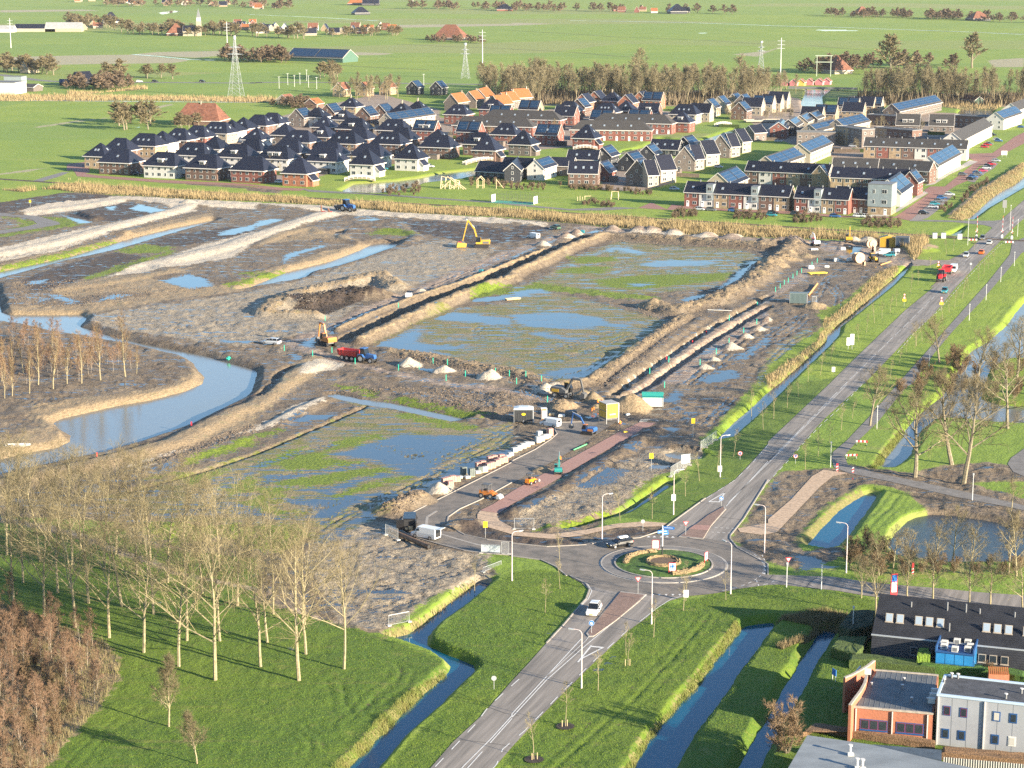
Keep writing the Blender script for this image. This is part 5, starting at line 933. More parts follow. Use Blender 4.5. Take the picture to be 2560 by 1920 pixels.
 for i in range(chim):
  x = hl*(.82-.55*i) if chim < 3 else -hl+2*hl*(i+.5)/chim
  if 'chim' not in MC: MC['chim'] = MB().box(-.35, .35, -.4, .4, -1.5, 1.3, WL['cream']).box(-.42, .42, -.47, .47, 1.3, 1.45, lead).mesh('chimney')
  q.put('chimney', MC['chim'], x if roof != 'h' else 0, 0 if roof != 'h' else i*1.5-.5, r)
 return q
ROT = R(-22)
def house(label, cat='house', group=None, name='house', ctr=None, rz=ROT): 
 o = empty(name, (ctr[0], ctr[1], 0), rz, label=label, cat=cat); 
 if group: o['group'] = group
 return o
def rd_(c, rz, L): u = Vector((math.cos(rz), math.sin(rz)))*L/2; c = Vector(c); return c-u, c+u
WN = {'white': 'white', 'red': 'red-brick', 'orange': 'orange-brick', 'brown': 'brown-brick', 'tan': 'sandy-brick', 'grey': 'grey-brick', 'dark': 'black-boarded', 'cream': 'cream'}
def villa(s, kind, wall, desc, sky=1, dorm=0, chim=0, ext=0, solar=0):
 L, D, e, r, rl = {'v': (13.6, 11.5, 5.6, 11, 6), 'p': (11, 11.4, 5.6, 11.2, .8), 'w': (15.8, 12, 5.6, 11, 9), 's': (11.5, 11.5, 5.6, 12, 1.6), 'g': (12, 9.5, 5.7, 10.4, 0), 'x': (12.5, 9.5, 5.6, 10.4, 0)}[kind]
 r += 0; c = W1(s, r); rz = ROT if kind != 'g' else ROT+R(90); A, B = rd_(c, rz, L)
 o = house(desc, ctr=c, rz=rz, group=None)
 if kind in 'vpws': q = volume(o, rz, c, A, B, D, e, r, 'h', wall, 'dark', rl, .75, sky=sky, dorm=dorm, chim=chim, ends='+', skyR=RB.random() < .5)
 else: q = volume(o, rz, c, A, B, D, e, r, 'g', wall, 'dark', None, .5, sky=sky, dorm=dorm, chim=chim, ends='-' if kind == 'g' else '+', solar=solar)
 if kind == 's':   # lower lean-to wing on the right
  c2 = Vector(c)+Vector((math.cos(rz), math.sin(rz)))*6.6+Vector((math.sin(rz), -math.cos(rz)))*1.5; A, B = rd_(c2, rz+R(90), 6); volume(o, rz, c, A, B, 3.0, 2.9, 5.4, 'g', wall, 'dark', None, .3, wins=False, ridge_off=1.3)
 if kind in 'vw' and wall in ('red', 'brown', 'tan'):     # band course, part of the facade
  pass
 return o
rows = [
 ('in the front row along the railway', "a:1,1 0", [("a:560,335", 'w', 'brown', 1, 0), ("a:1080,370", 'w', 'white', 2, 1), ("a:1560,395", 'w', 'brown', 0, 1), ("a:2090,420", 'w', 'red', 0, 0), ("b:600,795", 's', 'orange', 0, 0), ("b:1370,700", 's', 'white', 1, 0), ("b:1880,640", 's', 'white', 1, 0)]),
 ('along the western field edge', "", [("00:870,1235", 'p', 'tan', 2, 0), ("00:1045,1192", 'v', 'brown', 1, 0), ("00:1270,1152", 'w', 'tan', 3, 0), ("00:1405,1130", 'p', 'white', 1, 0), ("00:1555,1108", 'v', 'brown', 2, 0), ("00:1715,1084", 'v', 'red', 1, 0), ("00:1890,1052", 'w', 'cream', 3, 0), ("00:2005,1034", 'p', 'white', 1, 0), ("00:2105,1012", 'p', 'red', 1, 0), ("10:30,990", 'v', 'brown', 0, 0), ("b:285,284", 'v', 'white', 1, 0)]),
 ('in the second row from the railway', "", [("00:1690,1230", 'w', 'white', 2, 0), ("00:2060,1245", 'w', 'white', 1, 1), ("b:350,665", 'w', 'white', 0, 2), ("b:910,690", 'w', 'white', 1, 1), ("c:110,740", 'w', 'brown', 1, 0), ("c:700,700", 'v', 'brown', 0, 1), ("c:820,752", 's', 'brown', 1, 0), ("c:1335,675", 's', 'grey', 1, 0), ("d:240,510", 's', 'red', 1, 0)]),
 ('in the third row from the railway', "", [("00:1860,1175", 'p', 'white', 0, 0), ("b:60,580", 'v', 'white', 0, 0), ("b:480,598", 'w', 'brown', 1, 0), ("b:930,618", 'w', 'white', 0, 0), ("b:1410,640", 'w', 'white', 0, 0)]),
 ('in the fourth row from the railway', "", [("b:100,455", 'p', 'white', 1, 0), ("b:600,485", 'w', 'brown', 2, 0), ("b:1130,500", 'w', 'brown', 2, 0), ("b:1640,505", 'w', 'brown', 3, 0), ("c:90,655", 'p', 'brown', 0, 0)]),
 ('in the fifth row from the railway', "", [("b:430,405", 'p', 'grey', 0, 0), ("b:870,425", 'p', 'brown', 1, 1), ("b:1290,450", 'v', 'brown', 0, 0), ("b:1780,455", 'v', 'brown', 0, 0), ("b:2060,372", 'x', 'red', 0, 2), ("c:560,546", 'x', 'red', 2, 0), ("c:1090,570", 'v', 'red', 2, 0), ("c:1710,588", 'x', 'red', 3, 0)]),
 ('in the middle of the estate', "", [("b:890,320", 'p', 'brown', 1, 0), ("b:1230,345", 'w', 'red', 1, 1), ("b:1690,358", 'w', 'brown', 2, 0), ("c:390,296", 'v', 'red', 2, 0), ("c:890,225", 'v', 'red', 0, 1), ("c:1010,312", 'x', 'red', 0, 0), ("c:1440,237", 'x', 'tan', 2, 0), ("c:2000,248", 'v', 'red', 1, 1), ("c:1960,325", 'x', 'red', 1, 0)]),
 ('behind the grey-roofed terraces', "", [("d:490,232", 'v', 'brown', 3, 0), ("d:735,205", 'p', 'brown', 1, 0), ("d:1030,242", 'x', 'brown', 1, 1), ("d:910,322", 'x', 'red', 0, 0), ("d:440,325", 'x', 'brown', 0, 0), ("d:1480,253", 'w', 'cream', 3, 0), ("d:1440,345", 'p', 'red', 0, 1), ("d:1680,245", 'x', 'cream', 0, 0)]),
 ('at the northern rim of the estate', "", [("b:610,232", 'g', 'grey', 0, 0), ("b:800,212", 'p', 'white', 0, 0), ("b:960,178", 'g', 'brown', 0, 0), ("b:1110,240", 'p', 'cream', 0, 1), ("b:1190,102", 'p', 'tan', 1, 0), ("b:1370,212", 'g', 'brown', 0, 0), ("b:1560,182", 'g', 'brown', 0, 0), ("b:1780,165", 'p', 'grey', 1, 0), ("b:1960,140", 'p', 'brown', 0, 0), ("d:215,120", 'g', 'orange', 0, 0), ("d:370,85", 'g', 'orange', 0, 0), ("d:760,128", 'g', 'orange', 0, 0), ("d:935,92", 'g', 'orange', 0, 0), ("d:560,90", 'p', 'orange', 0, 0), ("d:1080,100", 'x', 'orange', 0, 0), ("d:160,180", 'g', 'brown', 0, 0)]),
 ('in the north-eastern cluster', "", [("e:470,130", 'g', 'cream', 0, 0), ("e:600,95", 'g', 'cream', 0, 0), ("e:770,65", 'g', 'tan', 0, 0), ("e:880,75", 'g', 'grey', 0, 0), ("e:850,165", 'g', 'brown', 0, 0), ("e:995,120", 'x', 'cream', 0, 0), ("e:1130,92", 'x', 'cream', 0, 0), ("e:1230,80", 'x', 'cream', 0, 0), ("e:1310,45", 'x', 'cream', 1, 0), ("e:1890,205", 'x', 'tan', 0, 0), ("e:1720,228", 'x', 'tan', 0, 0), ("f:200,112", 'x', 'tan', 1, 0), ("f:260,165", 'x', 'tan', 0, 0), ("f:380,104", 'x', 'tan', 0, 0), ("f:470,100", 'x', 'cream', 0, 0)]),
]
KT = {'v': 'hipped villa', 'p': 'pyramid-roofed house', 'w': 'wide hipped villa', 's': 'steep-roofed villa with side wing', 'g': 'gable-fronted house', 'x': 'pitched-roof house'}
for desc, _, items in rows:
 for i, (s, k, wl, sk, dm) in enumerate(sorted(items, key=lambda t: U(t[0])[0][0])):
  ex = ' with %s' % ('twin dormers' if dm == 2 else 'a dormer') if dm else (' with %s skylights' % {2: 'two', 3: 'three'}[sk] if sk > 1 else '')
  lab = '%s %s%s, %s from the left %s' % (WN[wl], KT[k], ex, ORD[i], desc)
  ww = lab.split()
  if len(ww) > 16: lab = '%s %s, %s from the left %s' % (WN[wl], KT[k], ORD[i], desc); 
  if len(lab.split()) > 16: lab = '%s house, %s from left %s' % (WN[wl], ORD[i], desc)
  villa(s, k, wl, lab, sk, dm, chim=1 if 'northern rim' in desc and k == 'p' else 0, solar=1 if (k == 'g' and wl != 'orange') else (2 if k == 'x' and RB.random() < .4 else 0))
def terrace(label, s, D, e, r, **k):
 A, B = W(s, r); c = ((A[0]+B[0])/2, (A[1]+B[1])/2); rz = math.atan2(B[1]-A[1], B[0]-A[0]); o = house(label, ctr=c, rz=rz, name='terrace', cat='terrace')
 ex = k.pop('grow', 0); u = Vector((math.cos(rz), math.sin(rz)))*ex; volume(o, rz, c, Vector(A)-u, Vector(B)+u, D, e, r, **k); return o
for s, lb in (("c:870,370 1790,395", 'long grey-roofed red terrace, left one of the back pair'), ("c:460,465 1390,490", 'long grey-roofed red terrace, left one of the front pair'), ("d:430,365 1230,385", 'long grey-roofed red terrace, right one of the back pair'), ("d:150,455 950,465", 'long grey-roofed red terrace with white banding facing the green')):
 terrace(lb, s, 10.5, 5.7, 10.2, grow=4.5, roof='h', wall='red', rf='grey', rl=None, over=.6, wins=True, doors=1, ends='+', solar=0, sky=4)
terrace('cream terrace with long grey solar roof at the northern rim', "b:1620,290 2050,228", 9, 5.6, 9.4, grow=3, roof='g', wall='cream', rf='grey', solar=5, ends='-')
for i, (s, lb) in enumerate((("10:1700,810 1770,800", 'first'), ("10:1850,790 1900,780", 'second'), ("10:1930,768 1990,752", 'third'), ("10:2070,825 2150,818", 'fourth'), ("10:2130,800 2212,790", 'fifth'), ("20:20,770 110,765", 'sixth'))):
 terrace('orange-tiled house with white gable end, %s from the left of the bright group' % lb, s, 9.5, 5.4, 10.5, grow=2.5, roof='g', wall='grey', rf='orange', solar=0, ends='+', chim=1)
def multi(label, vols, name='house'):
 c = None
 for k_, (s, D, e, r, kw) in enumerate(vols):
  A, B = W(s, r)
  if c is None: c = ((A[0]+B[0])/2, (A[1]+B[1])/2); rz = math.atan2(B[1]-A[1], B[0]-A[0]); o = house(label, ctr=c, rz=rz, name=name)
  volume(o, rz, c, A, B, D, e, r, **kw)
 return o
multi('black-boarded barn-like house with low wing by the pond', [("c:700,1120 1180,1150", 8, 3.0, 6.8, dict(wall='dark', ends='+')), ("c:1170,1150 1250,1060", 7, 5.5, 8.6, dict(wall='dark', ends='-'))])
multi('modern grey and white house with dark solar slope', [("c:1060,1065 1480,1085", 8, 4.6, 8.6, dict(wall='grey', ends='+')), ("c:1500,1110 1700,1050", 7.5, 5.4, 8.8, dict(wall='white', ends='-', solar=1))])
multi('low grey house with black roof beside the modern white one', [("c:1740,1065 2080,1075", 8, 4.6, 7.8, dict(wall='grey', ends='+'))])
multi('dark-roofed barn house behind the brick villa', [("d:10,825 400,835", 9, 3.6, 7.4, dict(wall='dark', ends='+', sky=2))])
multi('dark brick villa with three front skylights and blue solar wing', [("d:20,972 390,978", 9, 5.6, 10, dict(wall='brown', ends='+', sky=3)), ("d:400,985 500,955", 8, 4.4, 8.4, dict(wall='red', ends='-', solar=1))])
for s, lb in (("d:430,795 540,762", 'black house with blue solar roof, left of three'), ("d:985,775 1070,742", 'black house with blue solar roof, right of three'), ("d:740,865 870,835", 'black house with blue solar roof, middle one of three'), ("d:1450,665 1560,640", 'black house with blue solar roof near the canal bend')):
 multi(lb, [(s, 8.5, 4.6, 8.6, dict(wall='dark', ends='-', solar=1))])
multi('long black-roofed house beside the canal', [("d:1060,692 1420,705", 9, 3.4, 7.6, dict(wall='dark', ends='+', sky=3))])
for n_, (s1, s2, s3) in enumerate((("d:865,955 940,925", "d:950,960 1085,955", "d:1095,900 1290,890"), ("d:1465,790 1520,760", "d:1530,770 1655,765", "d:1660,715 1830,705"), ("d:1915,640 1970,615", "d:1990,625 2100,620", "d:2100,570 2212,560"))):
 multi('stepped block of grey and white gabled houses, %s from the front' % ORD[n_], [(s1, 9.5, 5.4, 11.2, dict(wall='grey', ends='-', solar=1)), (s2, 10, 5.6, 11.2, dict(wall='cream', ends='+')), (s3, 10, 6.0, 11.6, dict(wall='cream', ends='+'))], 'house_block')
multi('grey house with dark sheet roof by the concrete bridge', [("e:940,460 1090,450", 8.5, 4.6, 8.0, dict(wall='grey', ends='-'))])
multi('red-brick gabled house with pale solar roof by the street', [("e:1300,420 1340,375", 9, 5.4, 8.6, dict(wall='red', ends='-', solar=1))])
for n_, (s, wl) in enumerate((("e:1420,385 1500,340", 'dark'), ("e:1560,335 1640,295", 'cream'), ("e:1680,300 1770,268", 'dark'))): multi('grey-roofed solar house, %s in the diagonal row' % ORD[n_], [(s, 9, 5.4, 8.8, dict(wall=wl, rf='grey', ends='-', solar=1))])
def front_terrace(label, s, units, e=5.8, r=9.4, D=9.2, bays=(), rf='dark', sky=None, chims=None, doors=True, grp=None, solar=0):
 A, B = [Vector(p) for p in W(s)]; rz = math.atan2((B-A).y, (B-A).x); nrm = Vector((-math.sin(rz), math.cos(rz))); A2, B2 = A+nrm*D/2, B+nrm*D/2; c = (A2+B2)/2
 o = house(label, ctr=(c.x, c.y), rz=rz, name='terrace', cat='terrace'); q = volume(o, rz, (c.x, c.y), A2, B2, D, e, r, 'g', 'brown', rf, wins=False, units=units, sky=0, over=.45, solar=solar)
 L = (B-A).length; n = len(units); uw = L/n
 for i in range(n):
  x0 = -L/2+i*uw; fl = i % 2
  if i in bays:
   if 'bay' not in MC: MC['bay'] = MB().box(-1.35, 1.35, -.45, 3.8, 2.9, 9.0, WL['zinc']).box(-1.42, 1.42, -.52, 3.8, 9.0, 9.15, lead).mesh('box_bay')
   b = q.put('box_bay', MC['bay'], x0+uw*.72, -D/2, 0)
   for zz in (3.5, 6.6): kid(link('window', win_mesh(1.5, 1.5), b, (0, -.45, zz)), b)
   q.put('window', win_mesh(.7, 1.5), x0+uw*.25, -D/2, 3.5); q.put('window', win_mesh(1.7, 1.3), x0+uw*.72, -D/2, .9); q.put('door', door_mesh(), x0+uw*.22, -D/2, .05)
  else:
   a, b = (.3, .76) if fl else (.7, .24)
   q.put('window', win_mesh(1.7, 1.5), x0+uw*a, -D/2, 3.6); q.put('window', win_mesh(.8, 1.5), x0+uw*b, -D/2, 3.6); q.put('window', win_mesh(1.7, 1.3), x0+uw*a, -D/2, .95)
   if doors: q.put('door', door_mesh(), x0+uw*b, -D/2, .05)
   if i % 2 == 0 or sky: q.put('skylight', sky_mesh(), x0+uw*.5, -D/2*.62, e+(r-e)*.38+.3, 0, math.atan2(r-e, D/2))
  if 'vent' not in MC: MC['vent'] = MB().tube((0, 0, -.4), (0, 0, .9), .28, .28, lead, 8).mesh('vent_pipe')
  q.put('vent_pipe', MC['vent'], x0+uw*.85, 0, r)
  if i < n-1: q.put('downpipe', DP(), x0+uw, -D/2-.06, 0)
 return o, q
def DP():
 if 'dp' not in MC: MC['dp'] = MB().box(-.06, .06, -.06, .06, 0, 5.5, lead).mesh('downpipe')
 return MC['dp']
front_terrace('southernmost terrace of seven coloured fronts with white doors, left half', "e:148,1442 1425,1505", ['red', 'white', 'tan', 'red', 'white', 'brown', 'tan'], bays=(1, 4))
o, q = front_terrace('southernmost terrace of coloured fronts ending in a grey box tower, right half', "e:1490,1512 2147,1545", ['red', 'white', 'tan', 'red'], bays=(1,))
front_terrace('short end of the southernmost terrace beside the zinc tower', "f:0,1425 445,1455", ['tan', 'red', 'brown'])
A = Vector(W1("f:565,1462")); tw = house('grey zinc-clad corner tower above a brick base at the terrace end', ctr=(A.x, A.y+3), name='corner_tower', cat='tower'); u = rd_((A.x+1, A.y+4.5), ROT, 9)
volume(tw, ROT, (A.x, A.y+3), u[0], u[1], 9, 2.9, 2.9, 'f', 'tan', trim=False, doors=1, st=1); mb = MB(); mb.box(-4.6, 4.6, -4.7, 4.6, 3.1, 11.6, WL['zinc']); mb.box(-4.7, 4.7, -4.8, 4.7, 11.6, 11.9, lead); r_ = Rel(tw, ROT, (A.x, A.y+3), (A.x+1, A.y+4.5), ROT); r_.put('cladding', mb.mesh('cladding'))
for x, w_ in ((-2.2, .8), (1.8, 2.0)):
 for z_ in (4.2, 8.2): r_.put('window', win_mesh(w_, 1.6), x, -4.72, z_)
multi('white-walled house under a big blue solar slope behind the corner tower', [("f:640,1060 780,970", 11, 5.4, 10.4, dict(wall='white', ends='-+', solar=2, over=.4))])
multi('cream house under a big pale blue solar slope behind the left terrace', [("e:560,1040 780,955", 11, 4.4, 9.0, dict(wall='cream', ends='-', solar=2))])
front_terrace('second terrace from the railway with a brick cross gable, left half', "e:890,1165 1900,1215", ['brown', 'white', 'red', 'tan', 'brown', 'tan'], doors=False)
multi('sandy-brick cross gable with blue solar slope at the end of the second terrace', [("e:1800,945 1870,925", 6.5, 5.8, 9.4, dict(wall='tan', ends='-', solar=1))])
front_terrace('second terrace from the railway, right half', "f:-20,1180 880,1215", ['tan', 'tan', 'brown', 'red', 'red', 'white'], doors=False)
multi('dark red-brick cross gable with solar slope facing the red street', [("f:895,965 960,935", 7, 5.8, 9.8, dict(wall='red', ends='-', solar=1))])
terrace('grey-roofed terrace with narrow vents behind the second terrace', "f:20,805 540,820", 9, 5.7, 9.2, roof='g', wall='brown', rf='grey', sky=3, wins=True)
terrace('grey-roofed terrace with white gable and sparse skylights', "f:580,820 1140,850", 9, 5.7, 9.2, grow=1, roof='g', wall='brown', rf='grey', sky=2, ends='+')
o = terrace('diagonal white row with pointed gables along the red street', "f:1115,790 1380,655", 9, 5.8, 9.6, roof='g', wall='white', rf='grey', solar=4, ends='-')
front_terrace('long grey-roofed terrace with black solar blocks and coloured fronts', "f:362,800 1545,840", ['tan', 'red', 'tan', 'brown', 'white', 'red', 'brown', 'white'], rf='grey', doors=False, sky=1)
for s, lb in (("e:1140,835 1480,722", 'cream gable block with stripes of blue panels, lower one'), ("e:1550,680 1830,572", 'cream gable block with stripes of blue panels, upper one')): terrace(lb, s, 11, 5.6, 9.6, roof='g', wall='cream', rf='grey', solar=4, ends='-', over=.4)
def flatblock(label, s, D, e, wall, units=None, roof='f', **k):
 A, B = [Vector(p) for p in W(s)]; rz = math.atan2((B-A).y, (B-A).x); nrm = Vector((-math.sin(rz), math.cos(rz))); A2, B2 = A+nrm*D/2, B+nrm*D/2; c = (A2+B2)/2
 o = house(label, ctr=(c.x, c.y), rz=rz, name='flat_roofed_block', cat='apartment block'); volume(o, rz, (c.x, c.y), A2, B2, D, e, e, 'f', wall, units=units, **k); return o
flatblock('flat-roofed grey three-storey block, left of the pair', "e:1520,695 1990,700", 8, 6.6, 'grey', st=2)
flatblock('flat-roofed pale and brown block with tall windows', "f:30,640 340,685", 8, 9.0, 'grey', units=['tan', 'grey'], st=3)
flatblock('low brown flat-roofed block between garden courts', "f:480,600 920,640", 8, 6.6, 'brown', units=['tan', 'brown', 'brown'], st=2)
flatblock('long low flat-roofed block joining the white rows', "f:890,640 1400,680", 7, 3.2, 'brown', st=1)
flatblock('flat-roofed brown block beside the pond', "f:1390,450 1900,480", 8, 6.6, 'brown', st=2)
flatblock('flat-roofed brown block joining the solar rows', "f:400,420 740,440", 8, 5.6, 'brown', st=1)
for s, lb, dm in (("f:760,300 1010,305", 'dark grey pitched block with two box dormers, left one', 2), ("f:1140,305 1400,310", 'dark grey pitched block with two box dormers, right one', 2)): terrace(lb, s, 10, 4.0, 9.4, roof='g', wall='grey', rf='grey', dorm=dm, ends='+', grow=.5)
for s, lb, so in (("f:1400,510 1740,350", 'long white terrace with grey roof, nearest of three along the street', 0), ("f:1900,275 2090,215", 'white terrace with solar roof, middle of three along the street', 3), ("f:2070,175 2250,112", 'white terrace at the far right end of the street', 0)): terrace(lb, s, 9.5, 6.2, 9.8, roof='g', wall='white', rf='grey', solar=so, ends='-', grow=3)
terrace('cream row with six blue saw-tooth solar roofs before the square wood', "f:700,180 1170,82", 10, 5.4, 9.6, roof='g', wall='grey', rf='grey', solar=6, ends='-', grow=2)
terrace('cream row with five solar roofs beside the flat blocks', "f:60,360 330,300", 10, 6.6, 10.4, roof='g', wall='cream', rf='grey', solar=5, ends='-', grow=2)
terrace('cream row with two solar roofs above the grey block', "e:1680,440 1950,378", 9, 6.2, 9.6, roof='g', wall='cream', rf='grey', solar=3, ends='-', grow=1)
multi('green cabin with red roof beside the reed pond', [("f:1540,75 1700,100", 7, 2.8, 5.4, dict(wall='green', rf='red', ends='-'))])
for i, (s, wl) in enumerate((("30:150,680", 'pink'), ("30:228,682", 'pink'), ("30:290,680", 'yellow'), ("30:365,676", 'pink'), ("30:448,676", 'pink'), ("30:512,672", 'pink'))): 
 c = W1(s, 5); o = house('small %s cottage, %s in the row beyond the bridge' % (wl, ORD[i]), ctr=c, cat='cottage'); A, B = rd_(c, ROT+R(90), 6); volume(o, ROT, c, A, B, 5.5, 2.8, 5, 'g', wl, 'red', wins=False)
for s, wl, rf, lb, k in (("10:740,712", 'tan', 'red', 'sandy gabled house, leftmost behind the bare poplars', 1), ("10:940,708", 'tan', 'red', 'sandy gabled house, second behind the bare poplars', 1), ("10:1140,698", 'tan', 'red', 'sandy gabled house, third behind the bare poplars', 1), ("10:1375,697", 'dark', 'solar', 'black gabled house with white windows behind the estate', 1), ("10:1580,700", 'dark', 'solar', 'black gabled house with blue roof beside the orange group', 1), ("10:260,815", 'cream', 'red', 'small red-roofed cottage by the western canal', 0), ("10:500,850", 'brown', 'orange', 'low orange-roofed barn near the western canal', 0)):
 r = 9.5 if k else 6; c = W1(s, r); rz = ROT+R(90); o = house(lb, ctr=c, rz=rz); A, B = rd_(c, rz, 11); volume(o, rz, c, A, B, 8.5, 5.4 if k else 3, r, 'g', wl, 'dark' if rf == 'solar' else rf, ends='-', solar=1 if rf == 'solar' else 0, wins=bool(k))
o = house('huge old red-tiled farmhouse with pyramid roof at the estate corner', ctr=W1("00:1680,890", 12), name='farmhouse', cat='farmhouse'); c = W1("00:1740,890", 12); A, B = rd_(c, R(-10), 27); volume(o, ROT, W1("00:1680,890", 12), A, B, 20, 2.6, 12, 'h', 'brown', 'red', 17, .5, chim=1, wins=False)
def far(lab, s, L, D, e, r, wl, rf, rz=0, roof='g', cat='house', name='house', **k):
 c = W1(s); c = (c[0], c[1]+D/2); o = house(lab, ctr=c, rz=rz, name=name, cat=cat); A, B = rd_(c, rz, L); volume(o, rz, c, A, B, D, e, r, roof, wl, rf, wins=False, trim=k.pop('trim', L > 14), **k); return o
far('large grey barn with blue solar panels and white gable out in the fields', "10:560,535", 62, 24, 4, 11, 'green', 'grey', R(-30), cat='barn', name='barn', solar=2)
far('farmhouse with giant orange pyramid roof standing in the fields', "10:1680,350", 36, 24, 3, 17, 'dark', 'red', R(-15), 'h', 'farmhouse', 'farmhouse', rl=12)
far('long dark shed west of the village', "00:300,275", 50, 16, 4, 9, 'cream', 'dark', 0, cat='barn', name='barn'); far('pale shed west of the village', "00:545,275", 44, 18, 4.5, 11, 'cream', 'pale', 0, cat='barn', name='barn')
far('blue-grey shed at the far left edge', "00:30,280", 24, 16, 4, 8, 'white', 'pale', 0, cat='barn', name='barn'); far('dark-roofed farmhouse on the village hill of trees', "00:950,210", 22, 18, 4, 16, 'white', 'dark', .3, 'h', 'farmhouse', 'farmhouse')
far('red-brown farmhouse at the left of the church', "00:1510,310", 22, 20, 3, 14, 'brown', 'red', .2, 'h', 'farmhouse', 'farmhouse'); far('farmhouse with red pyramid roof beside the draw bridge', "30:610,640", 18, 18, 3, 15, 'cream', 'red', .5, 'h', 'farmhouse', 'farmhouse')
far('far farm with orange roof near the top edge, left part', "10:870,45", 34, 22, 3, 15, 'dark', 'orange', 0, 'h', 'farmhouse', 'farmhouse'); far('far farm with dark shed near the top edge, right part', "10:990,48", 30, 20, 3, 10, 'dark', 'dark', 0, cat='barn', name='barn'); far('ruined-looking dark farm with two roofs north of the village', "10:900,128", 24, 18, 3, 12, 'dark', 'dark', .4, 'h', 'farmhouse', 'farmhouse')
far('dark farm by the far tree row', "20:1430,120", 26, 22, 4, 15, 'dark', 'dark', .2, 'h', 'farmhouse', 'farmhouse'); far('red-roofed farm at the far right', "30:1830,180", 28, 22, 3, 13, 'dark', 'red', .3, 'h', 'farmhouse', 'farmhouse'); far('farm hidden in a far grove right of centre', "30:820,125", 22, 18, 3, 12, 'dark', 'red', .3, 'h', 'farmhouse', 'farmhouse'); far('low farm at the far right top', "10:2150,95", 26, 20, 3, 11, 'red', 'dark', 0, 'h', 'farmhouse', 'farmhouse')
far('white factory hall at the left edge', "00:0,815", 26, 20, 8, 8, 'white', 'pale', R(-10), 'f', 'hall', 'factory_hall'); far('small office beside the factory hall', "00:120,720", 14, 10, 5, 5, 'zinc', 'pale', R(-10), 'f', 'office', 'office'); far('grey works shed with low roof at left', "00:220,790", 18, 12, 3, 5, 'grey', 'grey', R(-20), cat='shed', name='shed'); far('cream house with dark roof among left trees', "00:245,630", 13, 9, 4.5, 10, 'cream', 'dark', R(60)); far('dark farmhouse with blue annexe left of the field road', "00:700,740", 14, 11, 4, 10, 'dark', 'dark', R(50)); far('blue-roofed annexe left of the field road', "00:590,740", 14, 8, 2.5, 4.5, 'dark', 'solar', R(10))
vr = random.Random(12); names = {'white': 'white', 'cream': 'cream', 'red': 'brick', 'tan': 'sandy'}; nm2 = {'dark': 'dark-roofed', 'red': 'red-roofed', 'orange': 'orange-roofed'}
def village(pl, n, where, sp=14, sd=1):
 for i, (x, y) in enumerate(sorted(scatter(pl, n, sp, sd))):
  wl = vr.choice(['white', 'cream', 'red', 'tan']); rf = vr.choice(['dark', 'dark', 'red', 'orange']); rz = vr.choice([0, R(90)])+vr.uniform(-.3, .3)
  o = house('%s %s house, %s from the left %s' % (names[wl], nm2[rf], ORD[i], where), ctr=(x, y), rz=rz, name='village_house', group='houses '+where); A, B = rd_((x, y), rz, vr.uniform(9, 15)); volume(o, rz, (x, y), A, B, 8, 3, vr.uniform(7, 9.5), 'g', wl, rf, wins=False, trim=True)
village("00:1850,270 2212,270 10:0,290 200,300 480,310 600,300 600,260 200,250 0,230 00:2212,210 1850,240", 26, 'in the church village')
village("10:600,300 1180,290 1180,250 800,245 600,265", 12, 'at the east end of the village', 14, 2); village("00:680,255 800,262 860,250 850,225 680,230", 4, 'in the west end of the village', 12, 3)
village("00:100,-5 500,10 900,35 1500,60 2212,70 10:0,80 300,75 300,40 00:2212,30 1500,10 900,-15 100,-20", 26, 'along the far top-left hamlet', 20, 4); village("20:620,98 1050,112 1300,112 1550,115 1550,95 1050,92 650,85", 10, 'in the far top hamlet', 16, 5)
ch_ = W1("00:1720,310"); o = house('small village church with white spire among trees', ctr=ch_, cat='church', name='church', rz=0); A, B = rd_((ch_[0]-9, ch_[1]), 0, 18); volume(o, 0, ch_, A, B, 9, 6, 12, 'g', 'cream', 'dark', wins=False)
mb = MB(); mb.box(-2.6, 2.6, -2.6, 2.6, 0, 17, WL['cream']); mb.box(-2.2, 2.2, -2.2, 2.2, 17, 21, WL['white']); mb.build('tower', o); mb = MB(); mb.add([(-2.3, -2.3, 21), (2.3, -2.3, 21), (2.3, 2.3, 21), (-2.3, 2.3, 21), (0, 0, 32)], [(0, 1, 4), (1, 2, 4), (2, 3, 4), (3, 0, 4), (3, 2, 1, 0)], lead); mb.build('spire', o)
